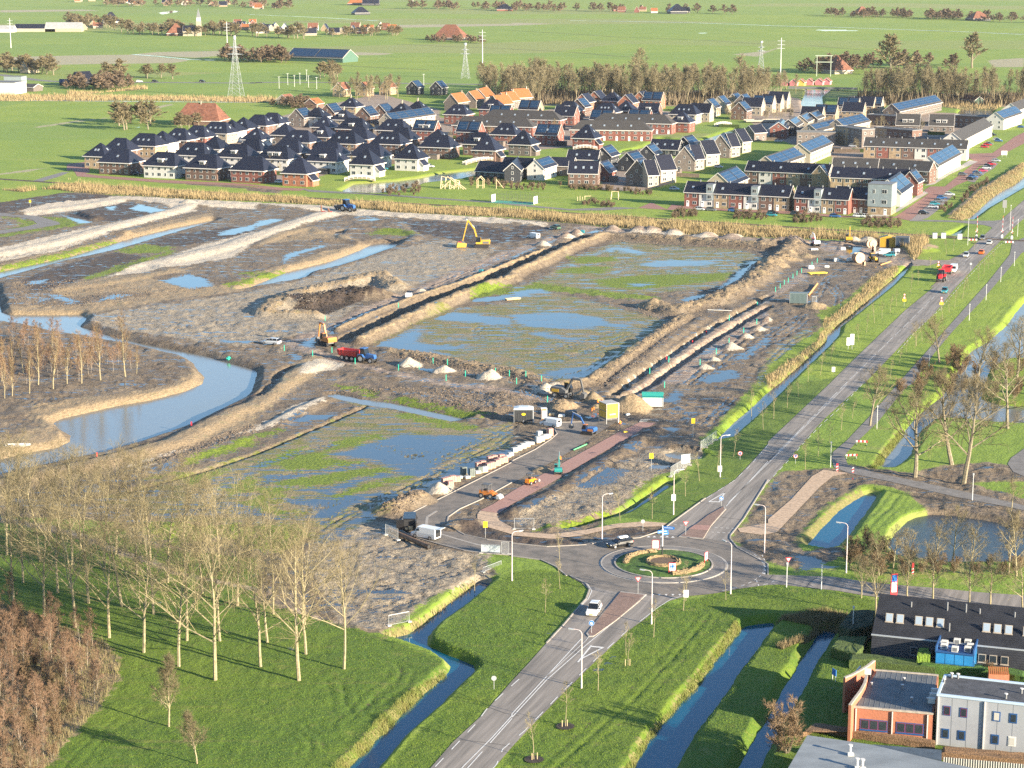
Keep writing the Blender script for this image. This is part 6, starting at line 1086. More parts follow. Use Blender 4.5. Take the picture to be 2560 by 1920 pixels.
G_ = [("00:600,250 900,240 1120,300 1420,310 1500,315 2212,320 10:500,345 480,335 00:2212,300 1500,280 1120,260 900,215 600,215", 85, 9, 18, 'tree in the groves around the church village', 'faround'), ("10:560,325 1240,310 1240,280 600,290", 28, 6, 12, 'tree around the east end of the village', 'faround'), ("00:-60,620 180,640 470,650 470,600 -60,590", 26, 8, 14, 'tree of the grove at the left edge', 'faround'), ("00:520,780 900,790 1180,750 1150,720 850,700 600,760", 34, 5, 11, 'tree of the thicket beside the field road', 'farbush'), ("00:830,680 1040,690 1040,655 830,655", 5, 10, 14, 'pair of crowns behind the roadside thicket', 'faround'), ("00:1850,525 2212,540 10:0,545 280,545 260,520 00:2212,505 1850,500", 26, 8, 15, 'tree around the farmstead left of the solar barn', 'farbush'),
 ("00:920,1100 1100,1130 1340,1130 1340,1060 1000,1050", 9, 9, 14, 'tree beside the old red farmhouse', 'faround'), ("00:1480,1120 1900,1080 1960,1040 1500,1080", 14, 5, 8, 'orchard tree in front of the old red farmhouse', 'faround'), ("10:560,870 760,850 1000,880 1240,870 1240,820 900,780 600,800", 26, 10, 16, 'tall poplar-like tree behind the north rim houses', 'belt'), ("10:140,930 420,950 560,930 380,890 150,900", 18, 4, 7, 'tree in the cottage gardens by the western canal', 'farbush'),
 ("10:1480,370 1800,372 1960,380 1960,360 1480,355", 18, 5, 9, 'tree in the garden of the big orange farmhouse', 'farbush'), ("00:900,60 1500,70 2212,85 10:0,85 500,80 500,55 00:2212,55 1400,40 900,25", 35, 9, 17, 'tree among the far top-left houses', 'farbush'), ("10:1250,80 1750,90 1750,70 1250,65", 14, 10, 16, 'tree in the far row above the fields', 'farbush'), ("10:1760,75 2212,98 20:0,100 600,108 700,110 1950,132 1950,115 700,90 0,75 10:2212,75 1760,60", 45, 8, 16, 'tree of the long far shelter belt', 'farbush'),
 ("30:500,150 1240,165 1240,140 500,128", 34, 8, 15, 'tree of the far grove right of centre', 'farbush'), ("30:1350,170 2212,195 2300,210 2300,175 1700,155 1350,150", 40, 8, 15, 'tree of the far grove at the right edge', 'farbush'), ("30:270,640 600,640 1000,600 1640,600 1640,560 900,560 270,600", 34, 7, 14, 'tree of the mixed grove beyond the square wood', 'farbush'), ("10:520,690 720,700 700,660 520,660", 7, 10, 14, 'tree at the junction north of the estate', 'faround'), ("00:1260,690 1500,695 1500,670 1260,670", 4, 9, 13, 'tree along the distant main road', 'faround')]
for pl, n, h0, h1, lb, k in G_:
 lb = ('bare ' if 'pair' not in lb and 'tall' not in lb else '')+lb
 belt(pl, n, k, h0, h1, lb, lb.replace('tree', 'trees').replace('bare ', ''), hash_(lb) % 50, 3.5)
# ---------------------------------------------------------------- near office buildings (bottom right)
bluem = mat('blue_frame', (.02, .08, .22), .5); bglass = mat('blue_mirror_glass', (.03, .22, .50), .12, .1, .4); rbrick = mat('orange_facade_brick', (.36, .135, .075), .85, .15, 3, .2); copm = mat('concrete_coping', (.36, .31, .25), .85, .2, 2)
gpan = mat('grey_wall_panels', (.30, .31, .33), .55, .06, .5); tileb = mat('black_roof_panels', (.020, .021, .026), .6, .25, .5, .2); redf = mat('dark_red_frame', (.22, .03, .05), .5); blindm = mat('window_blind', (.45, .43, .38), .8); acm = mat('air_unit_shell', (.62, .60, .54), .6)
hedgeg = mat('clipped_hedge', (.055, .085, .018), .95, .5, 6, 1.2); hedged = mat('dark_clipped_hedge', (.015, .03, .012), .95, .4, 5, 1.0)
def framed(name, root, cx, y, z, w_, h_, n, fm, gl=glassm, rx=0, rz=0, sill=True, inner=None):
 mb = MB(); f = .09; mb.box(-w_/2, w_/2, -.06, .03, 0, h_, fm); pw = (w_-f*(n+1))/n
 for i in range(n):
  x0 = -w_/2+f+i*(pw+f)
  if inner: mb.box(x0, x0+pw, -.075, -.04, f, h_-f, inner); mb.box(x0+.06, x0+pw-.06, -.085, -.05, f+.06, h_-f-.06, gl)
  else: mb.box(x0, x0+pw, -.075, -.04, f, h_-f, gl)
 if sill: mb.box(-w_/2-.08, w_/2+.08, -.16, .02, -.1, -.01, fm)
 o = mb.build(name, root, (cx, y, z)); o.rotation_euler = (rx, 0, rz); return o
E0, E1 = Vector(W1("33:912,506", 3.3)), Vector(W1("33:2200,640", 3.3)); rz = math.atan2((E1-E0).y, (E1-E0).x); u = Vector((math.cos(rz), math.sin(rz))); n_ = Vector((-u.y, u.x))
o = empty('black_office', (E0.x, E0.y, 0), rz, label='long black mansard-roofed office with rows of roof windows', cat='office building')
L = 46; mb = MB(); mb.prism([(-.75, 0), (0, 3.3), (6.6, 7.4), (13.2, 3.3), (13.9, 0)], 0, L, tileb, 'x'); mb.build('wall', o)
mb = MB(); a_ = math.atan2(4.1, 6.6)
for k in range(20):
 t0, t1 = k/20, (k+1)/20; y0, z0 = -.15+6.75*t0, 3.25+4.15*t0; y1, z1 = -.15+6.75*t1, 3.25+4.15*t1; mb.add([(-.25, y0, z0+.12), (L+.2, y0, z0+.12), (L+.2, y1, z1+.05), (-.25, y1, z1+.05), (-.25, y0, z0), (L+.2, y0, z0)], [(0, 1, 2, 3), (4, 5, 1, 0)], tileb)
mb.build('roof', o)
mb = MB()
for k in range(9):
 t0, t1 = k/9, (k+1)/9; y0, z0 = -.80+.70*t0, 3.2*t0; y1, z1 = -.80+.70*t1, 3.2*t1; mb.add([(-.2, y0-.06, z0), (L, y0-.06, z0), (L, y1, z1), (-.2, y1, z1), (-.2, y0, z0), (L, y0, z0)], [(0, 1, 2, 3), (4, 5, 1, 0)], tileb)
mb.build('cladding', o); MB().box(-.3, L+.3, -.22, -.02, 3.22, 3.42, mat('aluminium_gutter', (.42, .45, .48), .4, metal=.3)).build('gutter', o)
for k in (-.22, L+.05): MB().prism([(-.75, 0), (0, 3.4), (6.6, 7.55), (6.6, 7.2), (.1, 3.2), (-.55, 0)], k, k+.2, tileb, 'x').build('verge_trim', o)
def wx(zx, zy, z): p = Vector(W1("33:%d,%d" % (zx, zy), z))-E0; return p.dot(u)
for zx, zy in ((1038, 405), (1132, 412), (1293, 430), (1385, 440), (1480, 450), (1880, 492), (1975, 505), (2072, 512), (2230, 530)): framed('roof_window', o, wx(zx, zy, 4.9), 2.1, 4.75, 1.05, 1.25, 1, copm, mat('skylight_pane', (.30, .36, .42), .06), rx=a_-R(90)+R(40))
for zx, zy in ((1265, 640), (1358, 650), (1440, 655), (1855, 700), (1950, 710), (2050, 718)): framed('window', o, wx(zx, zy, 1.6), -.62, 1.1, 1.05, 1.2, 1, copm if zx > 1500 else lead)
bx0 = wx(1455, 720, 1.5); mb = MB(); mb.box(bx0, bx0+5.3, -4.2, 1.6, 0, 3.15, bluem); mb.build('glazed_bay', o)
for i in range(4):
 for j in range(2): MB().box(bx0+.08+i*1.3, bx0+1.30+i*1.3, -4.26, -4.22, .1+j*1.5, 1.52+j*1.5, bglass).build('pane', o)
for i in range(3): MB().box(bx0+5.32, bx0+5.36, -4.1+i*1.3, -2.9+i*1.3, .1, 3.0, bglass).build('pane', o)
mb = MB(); mb.box(bx0-.05, bx0+.15, -4.3, 1.6, 3.15, 3.95, bluem); mb.box(bx0+5.15, bx0+5.35, -4.3, 1.6, 3.15, 3.95, bluem); mb.box(bx0+.15, bx0+5.15, -4.3, -4.1, 3.15, 3.35, bluem); mb.build('parapet', o)
for i, (ax, ay) in enumerate(((.9, -1.2), (2.5, .1), (4.0, .2), (4.5, -1.4), (1.0, -2.6), (2.6, -3.3), (4.3, -2.8))):
 MB().box(bx0+ax-.45, bx0+ax+.45, ay-.35, ay+.35, 3.2, 3.95, acm).box(bx0+ax-.3, bx0+ax+.3, ay-.37, ay-.33, 3.3, 3.85, lead).build('air_unit', o)
for zx, zy in ((1250, 260), (1560, 290), (1840, 315), (2140, 345), (1560, 410), (1715, 320)): mb = MB(); x = wx(zx, zy, 6); t = .25+.5*(zy < 350); mb.tube((x, 6.6*t, 3.3+4.1*t), (x, 6.6*t, 4.1+4.1*t+(.5 if zx in (1560, 1715) else 0)), .12, .12, lead, 8); mb.build('vent_pipe', o)
P00, P10 = Vector(W1("33:720,1388")), Vector(W1("33:1415,1452")); rz = math.atan2((P10-P00).y, (P10-P00).x); u = Vector((math.cos(rz), math.sin(rz))); n_ = Vector((-u.y, u.x)); L = (P10-P00).length
B = Vector(W1("33:1530,862", 4.1)); D = (B-P00).dot(n_); B2 = Vector(W1("33:935,782", 4.1)); xb = (B2-P00).dot(u)
o = empty('brick_office', (P00.x, P00.y, 0), rz, label='orange-brick flat-roofed office with curved wing walls', cat='office building')
mb = MB(); mb.prism([(0, 0), (L, 0), (L, D), (xb, D)], 0, 4.0, rbrick, 'z'); mb.build('wall', o); rfm = mat('bitumen_roof', (.105, .11, .11), .7, .25, .6, stretch=(.15, 1, 1), rough=.6) if 0 else mat('bitumen_roof', (.105, .11, .11), .65, .25, .5)
mb = MB(); mb.prism([(.3, .3), (L-.2, .3), (L-.2, D-.3), (xb+.3, D-.3)], 4.003, 4.10, rfm, 'z'); mb.build('roof', o)
mb = MB()
for i in range(1, 15):
 x = L*i/15; mb.box(x-.03, x+.03, .4, D-.4, 4.10, 4.125, lead)
mb.build('roof_seam', o); mb = MB(); mb.box(-.1, L+.05, -.1, .25, 4.0, 4.22, copm); mb.box(xb, L, D-.3, D+.05, 4.0, 4.22, copm); mb.build('coping', o)
def lx(s, z=0): p = Vector(W1(s, z))-P00; return p.dot(u), p.dot(n_)
for s in ("33:915,1330", "33:1225,1365"): framed('window', o, lx(s, .9)[0], 0, 1.15, 3.5, 1.45, 3, bluem, inner=redf)
for s in ("33:755,1385", "33:1065,1430", "33:1372,1440"): x = lx(s)[0]; MB().box(x-.07, x+.07, -.2, -.05, 0, 3.95, trimw).build('downpipe', o)
for s in ("33:895,955", "33:1160,975", "33:1240,1085", "33:1175,915", "33:1380,1090"): x, y = lx(s, 4.1); mb = MB(); mb.tube((x, y, 4.1), (x, y, 4.65), .13, .13, lead, 8); mb.tube((x, y, 4.65), (x, y, 4.72), .2, .2, trimw, 8); mb.build('vent_pipe', o)
def wallrun(nm, pts, z1, th=.35, mt=rbrick, top=copm, z0=0):
 Q = [lx(p, z1) for p in pts]; mb = MB()
 for a, b in zip(Q, Q[1:]):
  a, b = Vector(a), Vector(b); d = (b-a).normalized()*.01; q = Vector((-d.y, d.x)).normalized()*th/2; V = [a-q, b+d-q, b+d+q, a+q]
  mb.add([(*p, z0) for p in V]+[(*p, z1) for p in V], [(0, 1, 5, 4), (2, 3, 7, 6), (1, 2, 6, 5), (3, 0, 4, 7)], mt); mb.add([(*p, z1) for p in V]+[(*p, z1+.14) for p in V], [(4, 5, 6, 7), (0, 1, 5, 4), (2, 3, 7, 6), (1, 2, 6, 5), (3, 0, 4, 7)], top)
 return mb.build(nm, o)
wallrun('wing_wall', ["33:708,1118", "33:750,1060", "33:800,995", "33:835,930", "33:852,862"], 4.9); wallrun('wing_wall', ["33:660,882", "33:720,858", "33:790,822", "33:860,780", "33:918,734"], 4.9)
x0, y0 = lx("33:672,1140"); x1, y1 = lx("33:700,1110"); mb = MB(); mb.box(x0-.1, x0+.4, y0-.4, y0+.3, 0, 4.6, rbrick); mb.build('pillar', o)
mb = MB(); a = Vector(lx("33:690,1140")); b = Vector(lx("33:790,1010")); d = (b-a); mb.bx((*((a+b)/2), 1.5), (d.length, .1, 3.0), mat('teal_shopfront_glass', (.02, .12, .13), .1), math.atan2(d.y, d.x)); mb.bx((*((a+b)/2), 3.5), (d.length, .15, .9), trimw, math.atan2(d.y, d.x)); mb.build('glass_front', o)
for s in ("33:860,830", "33:1440,1000", "33:1425,1040", "33:1412,1080"): x, y = lx(s, 4.4); MB().box(x-.45, x+.45, y-.25, y+.25, 4.12, 4.85, acm).build('air_unit', o)
P0, P1 = Vector(W1("33:1445,1455")), Vector(W1("33:2212,1548")); rz = math.atan2((P1-P0).y, (P1-P0).x); u = Vector((math.cos(rz), math.sin(rz))); n_ = Vector((-u.y, u.x)); h = 6.6; D = (Vector(W1("33:1530,866", h))-P0).dot(n_)
o = empty('grey_office', (P0.x, P0.y, 0), rz, label='light grey two-storey panelled office with small windows', cat='office building'); L = 30
MB().box(0, L, 0, D, 0, h, gpan).build('wall', o); MB().box(.2, L, .2, D-.2, h+.003, h+.08, mat('dark_roof_felt', (.06, .06, .065), .8, .3, .8)).build('roof', o); mb = MB(); tr = mat('pale_blue_trim', (.42, .52, .62), .5); mb.box(-.1, L, -.1, .22, h, h+.3, tr); mb.box(-.1, .22, .22, D, h, h+.3, tr); mb.box(.22, L, D-.2, D+.1, h, h+.3, tr); mb.build('roof_trim', o)
def gx(zx, zy, z): return (Vector(W1("33:%d,%d" % (zx, zy), z))-P0).dot(u)
for i, (a, b, c, z_) in enumerate(((1540, 1185, redf, 4.1), (1685, 1200, redf, 4.1), (1970, 1235, bluem, 4.1), (2115, 1252, bluem, 4.1), (1530, 1370, bluem, 1.0), (1670, 1388, bluem, 1.0), (1960, 1422, bluem, 1.0), (2105, 1440, None, 1.0))): framed('window', o, gx(a, b, z_+.6), 0, z_, .95, 1.3, 1, bluem if c else acm, blindm if c is None or a == 1970 else glassm, inner=c or acm, sill=False)
for k in range(1, 16): MB().box(k*1.9-.02, k*1.9+.02, -.012, .0, 0, h, lead).build('panel_joint', o)
for s in ((1453, 1300), (1855, 1350)): x = gx(*s, 3); MB().box(x-.08, x+.08, -.2, -.03, 0, h-.05, trimw).build('downpipe', o)
for a, b in ((1600, 850), (1645, 880), (1520, 935), (2055, 1065), (2190, 1020)): p = Vector(W1("33:%d,%d" % (a, b), h))-P0; x, y = p.dot(u), min(D-.6, p.dot(n_)); mb = MB(); mb.tube((x, y, h), (x, y, h+.7), .14, .14, lead, 8); mb.tube((x, y, h+.7), (x, y, h+.8), .24, .24, trimw, 8); mb.build('vent_pipe', o)
z_ = 4.6; Q = W("33:340,1375 900,1458 1500,1602 2400,1790 2500,2500 0,2500 170,1665", z_); o = empty('flat_hall', (Q[0][0], Q[0][1], 0), label='wide grey flat roof at the very bottom edge', cat='office building'); mb = MB(); QQ = [(x-Q[0][0], y-Q[0][1]) for x, y in Q]; mb.prism(QQ, 0, z_-.12, gpan, 'z'); mb.build('wall', o); mb = MB(); mb.prism(QQ, z_-.1, z_, mat('pale_roof_membrane', (.20, .215, .22), .65, .18, .4, stretch=(.4, 1, 1)), 'z'); mb.build('roof', o)
for s in ("33:710,1540", "33:770,1659", "33:815,1665"): x, y = W1(s, z_); mb = MB(); x -= Q[0][0]; y -= Q[0][1]; mb.tube((x, y, z_), (x, y, z_+1.1), .16, .16, trimw, 10); mb.tube((x, y, z_+1.1), (x, y, z_+1.25), .28, .28, trimw, 10); mb.box(x-.35, x+.35, y-.6, y-.2, z_, z_+.35, acm); mb.build('roof_vent', o)
z_ = 3.4; Q = W("33:905,1455 1500,1502 1500,1592 1300,1560 905,1475", z_); o = empty('low_annexe', (Q[0][0], Q[0][1], 0), label='low dark roof strip between brick office and bottom hall', cat='annexe'); mb = MB(); mb.prism([(x-Q[0][0], y-Q[0][1]) for x, y in Q], 0, z_, mat('slate_blue_roof', (.06, .08, .10), .7, .2, 1), 'z'); mb.build('wall', o)
a, b = Vector(W1("33:1515,1570", 2.2)), Vector(W1("33:2300,1640", 2.2)); d = b-a; rz = math.atan2(d.y, d.x); o = empty('slatted_screen', (a.x, a.y, 0), rz, label='low pale slatted screen wall at the bottom right corner', cat='fence'); sm = MB().box(-.05, .05, -.04, .04, .3, 2.3, acm).mesh('slat'); n = int(d.length/.3)
MB().box(0, d.length, .05, .12, .2, 2.2, lead).build('rail', o)
for i in range(n): kid(link('slat', sm, o, (i*.3+.1, 0, 0)), o)
def boxhedge(lab, s, z0, z1, mt, zp=0.0):
 P = W(s, zp); cx = sum(p[0] for p in P)/len(P); cy = sum(p[1] for p in P)/len(P); mb = MB(); n = len(P); sub = 8; top = []; V = []
 ring = []
 for i in range(n):
  for k in range(sub): ring.append((P[i][0]+(P[(i+1) % n][0]-P[i][0])*k/sub-cx, P[i][1]+(P[(i+1) % n][1]-P[i][1])*k/sub-cy))
 m = len(ring); lv = [(0, 1.0), (.5, 1.0), (.9, 1.0), (1.0, .95), (1.0, .6), (1.0, .25)]
 for t, sc_ in lv:
  for x, y in ring: V.append((x*sc_+random.uniform(-.06, .06), y*sc_+random.uniform(-.06, .06), z0+(z1-z0)*t+random.uniform(-.07, .07)))
 Fc = [(j*m+i, j*m+(i+1) % m, (j+1)*m+(i+1) % m, (j+1)*m+i) for j in range(len(lv)-1) for i in range(m)]+[tuple((len(lv)-1)*m+i for i in range(m))]
 me = bpy.data.meshes.new('hedge'); me.from_pydata(V, [], Fc); me.materials.append(mt); return link('hedge', me, loc=(cx, cy, 0), label=lab, cat='hedge')
boxhedge('broad clipped olive hedge beside the black office', "33:540,700 620,600 860,600 820,700 760,755", 0, 1.5, hedgeg); boxhedge('tall dark clipped hedge block behind the olive hedge', "33:610,560 720,420 920,420 900,560 700,600", 0, 2.4, hedged)
boxhedge('long low clipped hedge running to the glazed bay', "33:700,800 860,810 1440,870 1440,820 860,745 720,740", 0, 1.3, hedgeg); boxhedge('leafy green hedge between the two offices', "33:1300,850 1900,900 2212,960 2212,900 1850,850 1330,800", 0, 1.5, mat('leafy_hedge', (.045, .10, .012), .9, .5, 5, 1.2)); boxhedge('rounded bright green bush by the glazed bay', "33:1280,830 1300,770 1380,770 1400,830", 0, 2.6, mat('bright_bush', (.10, .17, .015), .9, .5, 5, 1.2))
boxhedge('brown beech hedge along the bottom hall', "33:300,1400 400,1350 900,1430 1440,1500 1440,1470 900,1390 400,1320", 0, .9, mat('beech_hedge', (.16, .095, .05), .95, .4, 5, 1.2)); boxhedge('brown beech hedge below the grey office', "33:1500,1590 2300,1660 2300,1600 1510,1530", 0, 1.0, MATS['beech_hedge'])
x, y = W1("33:1900,870"); plant('shrub', x, y, 3.0, 'brown dry shrub by the red-tiled porch', cat='shrub'); x, y = W1("33:2100,870"); 
mb = MB()
for i in range(10): mb.prism([(-1.2, 1.9), (0, 2.5), (0, 2.4), (-1.2, 1.8)], i*.28, i*.28+.2, RF['orange'], 'x')
mb.box(0, 2.8, -1.1, 0, 0, 1.8, rbrick); c = W1("33:1900,810", 2); mb.build('porch', loc=(c[0], c[1], 0), rz=-.1, label='small porch with red-orange tiled roof', cat='porch')
# ---------------------------------------------------------------- lamps, signs
pinkm = mat('weathered_lamp_paint', (.62, .52, .50), .6, .1, 3); steel = mat('galvanised_steel', (.45, .46, .46), .45, .1, 3, metal=.4); redp = mat('traffic_red', (.55, .03, .04), .5); blup = mat('traffic_blue', (.01, .13, .42), .45); whp = mat('sign_white', (.60, .60, .58), .5); yel = mat('signal_yellow', (.80, .55, .02), .5); blk = mat('rubber_black', (.015, .015, .017), .7); grnp = mat('marker_green', (.02, .40, .28), .5)
def lamp(s, h, az, lab, arm=1.6):
 x, y = W1(s); o = empty('street_lamp', (x, y, zat(x, y)), az, label=lab, cat='street lamp', group='street lamps')
 mb = MB(); mb.tube((0, 0, 0), (0, 0, 1.2), .13, .11, pinkm, 8); mb.tube((0, 0, 1.2), (0, 0, h-.5), .10, .055, pinkm, 8); mb.build('pole', o)
 mb = MB(); pts = [(0, 0, h-.5), (.12, 0, h-.2), (.4, 0, h-.02), (arm-.4, 0, h+.08)]; mb.path(pts, .045, pinkm, 6); mb.build('arm', o)
 mb = MB(); mb.bx((arm-.1, 0, h+.06), (.8, .26, .14), steel, 0, R(-6)); mb.bx((arm-.05, 0, h-.02), (.55, .2, .05), whp, 0, R(-6)); mb.build('lamp_head', o); return o
LP = [("23:600,970", 8.4, 165, 'beside the bottom road'), ("23:1205,420", 8.4, 165, 'on the verge just south of the roundabout'), ("23:1888,155", 8.4, 135, 'at the south-east rim of the roundabout'), ("13:2212,40", 8.2, 20, 'at the south-west rim of the roundabout'), ("22:778,1335", 8.3, 15, 'on the strip north-west of the roundabout'), ("22:1395,1130", 8.3, 15, 'between blue ditch and road, nearer one'), ("22:1798,800", 8.2, 15, 'between blue ditch and road, farther one'), ("22:2180,1460", 8.3, 165, 'in the mud right of the roundabout'), ("32:675,1635", 8.4, 165, 'standing in front of the small blue pond')]
for s, h, az, wh in LP: lamp(s, h, R(az), 'pinkish street lamp '+wh)
for s, h, wh in (("31:1725,460", 9, 'left of the level crossing'), ("31:2090,330", 9, 'behind the level crossing'), ("32:540,720", 5, 'at the cycle path bend'), ("32:940,390", 5, 'beside the cycle path among trees'), ("32:1765,1005", 5, 'below the grey cycle path'), ("31:1392,1510", 4.5, 'beside the flooded cycle path'), ("31:1738,1110", 4.5, 'on the cycle path near the dark crown shadow'), ("31:1883,935", 4.5, 'on the cycle path, third from the bottom'), ("31:2010,780", 4.5, 'on the cycle path, fourth from the bottom'), ("31:2127,640", 4.5, 'on the cycle path, fifth from the bottom'), ("31:2155,385", 6, 'right of the level crossing'), ("33:160,100", 4, 'at the edge of the east road, left'), ("33:460,120", 4, 'at the edge of the east road, middle'), ("33:730,550", 5, 'pale blue post on the hedge corner')):
 x, y = W1(s); o = empty('lamp_post', (x, y, zat(x, y)), label='slim white post '+wh, cat='lamp post', group='slim white posts'); MB().tube((0, 0, 0), (0, 0, h), .07, .05, whp, 6).build('pole', o); MB().bx((0, 0, h), (.28, .28, .35), steel).build('lamp_head', o)
def disc_mesh(mb, r_, y0, y1, mt, z, n=20, x=0): mb.prism([(x+math.cos(2*math.pi*i/n)*r_, z+math.sin(2*math.pi*i/n)*r_) for i in range(n)], y0, y1, mt)
def sign(s, kind, lab, h=2.2, rz=0.0, cat='road sign'):
 x, y = W1(s); o = empty('road_sign', (x, y, zat(x, y)), rz, label=lab, cat=cat); MB().tube((0, 0, 0), (0, 0, h), .04, .04, steel, 6).build('pole', o); mb = MB()
 if kind == 'yield': mb.prism([(-.5, h), (.5, h), (0, h-.85)], -.05, -.03, redp); mb.prism([(-.33, h-.1), (.33, h-.1), (0, h-.66)], -.06, -.05, whp)
 elif kind == 'blue': disc_mesh(mb, .42, -.05, -.03, whp, h); disc_mesh(mb, .39, -.058, -.05, blup, h); mb.prism([(-.22, h-.12), (-.22, h+.1), (-.1, h+.1), (0, h+.2), (.22, h-.02), (.14, h-.1), (.22, h-.2), (-.04, h-.22)], -.066, -.058, whp)
 elif kind == 'nopark': disc_mesh(mb, .46, -.05, -.03, redp, h); disc_mesh(mb, .37, -.058, -.05, whp, h); disc_mesh(mb, .26, -.064, -.058, blup, h); mb.prism([(-.2, h+.14), (-.14, h+.2), (.2, h-.14), (.14, h-.2)], -.07, -.064, redp)
 elif kind == 'yellow': mb.box(-.38, .38, -.05, -.03, h-.55, h+.55, yel)
 elif kind == 'grey': disc_mesh(mb, .36, -.05, -.03, steel, h)
 elif kind == 'warn': mb.box(-.5, .5, -.05, -.03, h-1.5, h-.8, yel); mb.prism([(-.5, h-.7), (.5, h-.7), (0, h+.2)], -.05, -.03, redp); mb.prism([(-.33, h-.6), (.33, h-.6), (0, h)], -.06, -.05, whp); disc_mesh(mb, .28, -.05, -.03, redp, h+.45); disc_mesh(mb, .2, -.06, -.05, whp, h+.45)
 elif kind == 'white': mb.box(-.4, .4, -.05, -.03, h-.8, h+.4, whp)
 elif kind == 'marker': mb.box(-.18, .18, -.05, .05, .2, h, redp); [mb.prism([(-.18, z0), (.18, z0+.2), (.18, z0+.4), (-.18, z0+.2)], -.06, -.05, whp) for z0 in (.3, .9)]
 mb.build('sign_plate', o); return o
for a in (("23:1088,160", 'yield', 'red-bordered yield sign on the southern splitter island', 2.9), ("22:1500,1310", 'yield', 'yield sign on the northern splitter island', 2.6), ("23:686,500", 'blue', 'round blue arrow sign at the tip of the southern island', 1.7), ("22:1808,1055", 'blue', 'round arrow sign at the tip of the northern island', 1.5), ("22:1970,655", 'nopark', 'round no-parking sign left of the road', 1.3), ("32:237,690", 'nopark', 'round no-parking sign right of the road', 1.6), ("12:1982,1325", 'yellow', 'yellow notice board on a post beside the new footpath', 2.4), ("22:1203,745", 'yellow', 'narrow yellow marker in the flooded verge', 3.0), ("22:1563,470", 'yellow', 'leaning yellow marker in the mud', 3.4), ("01:262,125", 'yellow', 'tiny yellow sign at the far left path', 2.2), ("31:1175,1000", 'warn', 'stacked red and yellow roadworks sign left of the road', 3.3), ("31:1495,1030", 'warn', 'stacked red and yellow roadworks sign right of the road', 3.3), ("31:1470,700", 'warn', 'warning triangle sign in front of the red tractor', 3.0), ("13:2056,978", 'grey', 'grey-backed round sign on the grass left of the bottom road', 1.6), ("23:1502,215", 'white', 'small white sign beside the south-east verge', 1.4), ("22:1395,1060", 'white', 'white board fixed by the nearer ditch lamp', 1.9), ("22:1795,790", 'white', 'white notice board under the farther ditch lamp', 1.6), ("32:597,760", 'marker', 'red and white striped marker at the left of the cycle path junction', 1.7), ("32:733,772", 'marker', 'red and white striped marker at the right of the cycle path junction', 1.1), ("32:175,1580", 'yield', 'small yield sign on the grass right of the roundabout', 1.6), ("32:1250,1650", 'marker', 'red and white post by the pond trees', 2.2), ("31:565,1560", 'white', 'small white sign on the verge left of the road', 1.0), ("22:1130,1280", 'grey', 'dark sign on a leaning post by the sandy footpath', 1.8), ("31:1750,680", 'grey', 'dark sign right of the white van', 2.2)): sign(*a)
for s, rz, lab, w_ in (("22:1385,1655", 0, 'red-framed roundabout arrow board facing south on the island', 1.15), ("22:1675,1560", R(60), 'red-framed roundabout arrow board facing the east road', 1.0), ("22:1240,1455", R(180), 'red-framed board seen from behind at the back of the island', 1.1)):
 x, y = W1(s); o = empty('arrow_board', (x, y, .4), rz, label=lab, cat='road sign'); mb = MB(); mb.box(-.6, -.52, -.05, .05, 0, 1.7, redp); mb.box(.52, .6, -.05, .05, 0, 1.7, redp); mb.box(-.6, .6, -.05, .05, 1.7, 1.78, redp); mb.build('frame', o)
 mb = MB(); mb.box(-.52, .52, -.04, .03, .35, 1.7, whp); disc_mesh(mb, .40, -.06, -.04, blup, 1.15)
 for k in range(3):
  a0_ = R(90+120*k); pts = [(math.cos(a0_+R(t))*.27, 1.15+math.sin(a0_+R(t))*.27) for t in (0, 40, 80)]; 
  for (ax, az_), (bx_, bz_) in zip(pts, pts[1:]): mb.tube((ax, -.07, az_), (bx_, -.07, bz_), .04, .04, whp, 4)
  ex, ez = pts[-1]; mb.tube((ex, -.07, ez), (math.cos(a0_+R(105))*.27, -.07, 1.15+math.sin(a0_+R(105))*.27), .1, .0, whp, 4)
 for i in range(4): mb.box(-.5+i*.28, -.36+i*.28, -.05, -.04, .36, .5, redp)
 mb.build('sign_plate', o)
x, y = W1("22:1297,1500"); o = empty('direction_sign', (x, y, .4), R(-8), label='tall white post with blue direction arms on the island', cat='direction sign'); mb = MB(); mb.tube((0, 0, 0), (0, 0, 1.6), .12, .12, blk, 8); mb.tube((0, 0, 1.6), (0, 0, 5.2), .12, .10, whp, 8); mb.build('pole', o)
for z_, x0, x1, rz in ((4.6, .12, 1.9, -.1), (3.9, -.9, .9, .5), (3.5, -.1, 1.0, .5)):
 mb = MB(); mb.prism([(x0, z_), (x1, z_), (x1+.2, z_+.25), (x1, z_+.5), (x0, z_+.5)], -.05, .0, blup); mb.box(x0+.15, x1-.15, -.06, -.05, z_+.22, z_+.30, whp); mb.build('sign_plate', o).rotation_euler = (0, 0, rz)
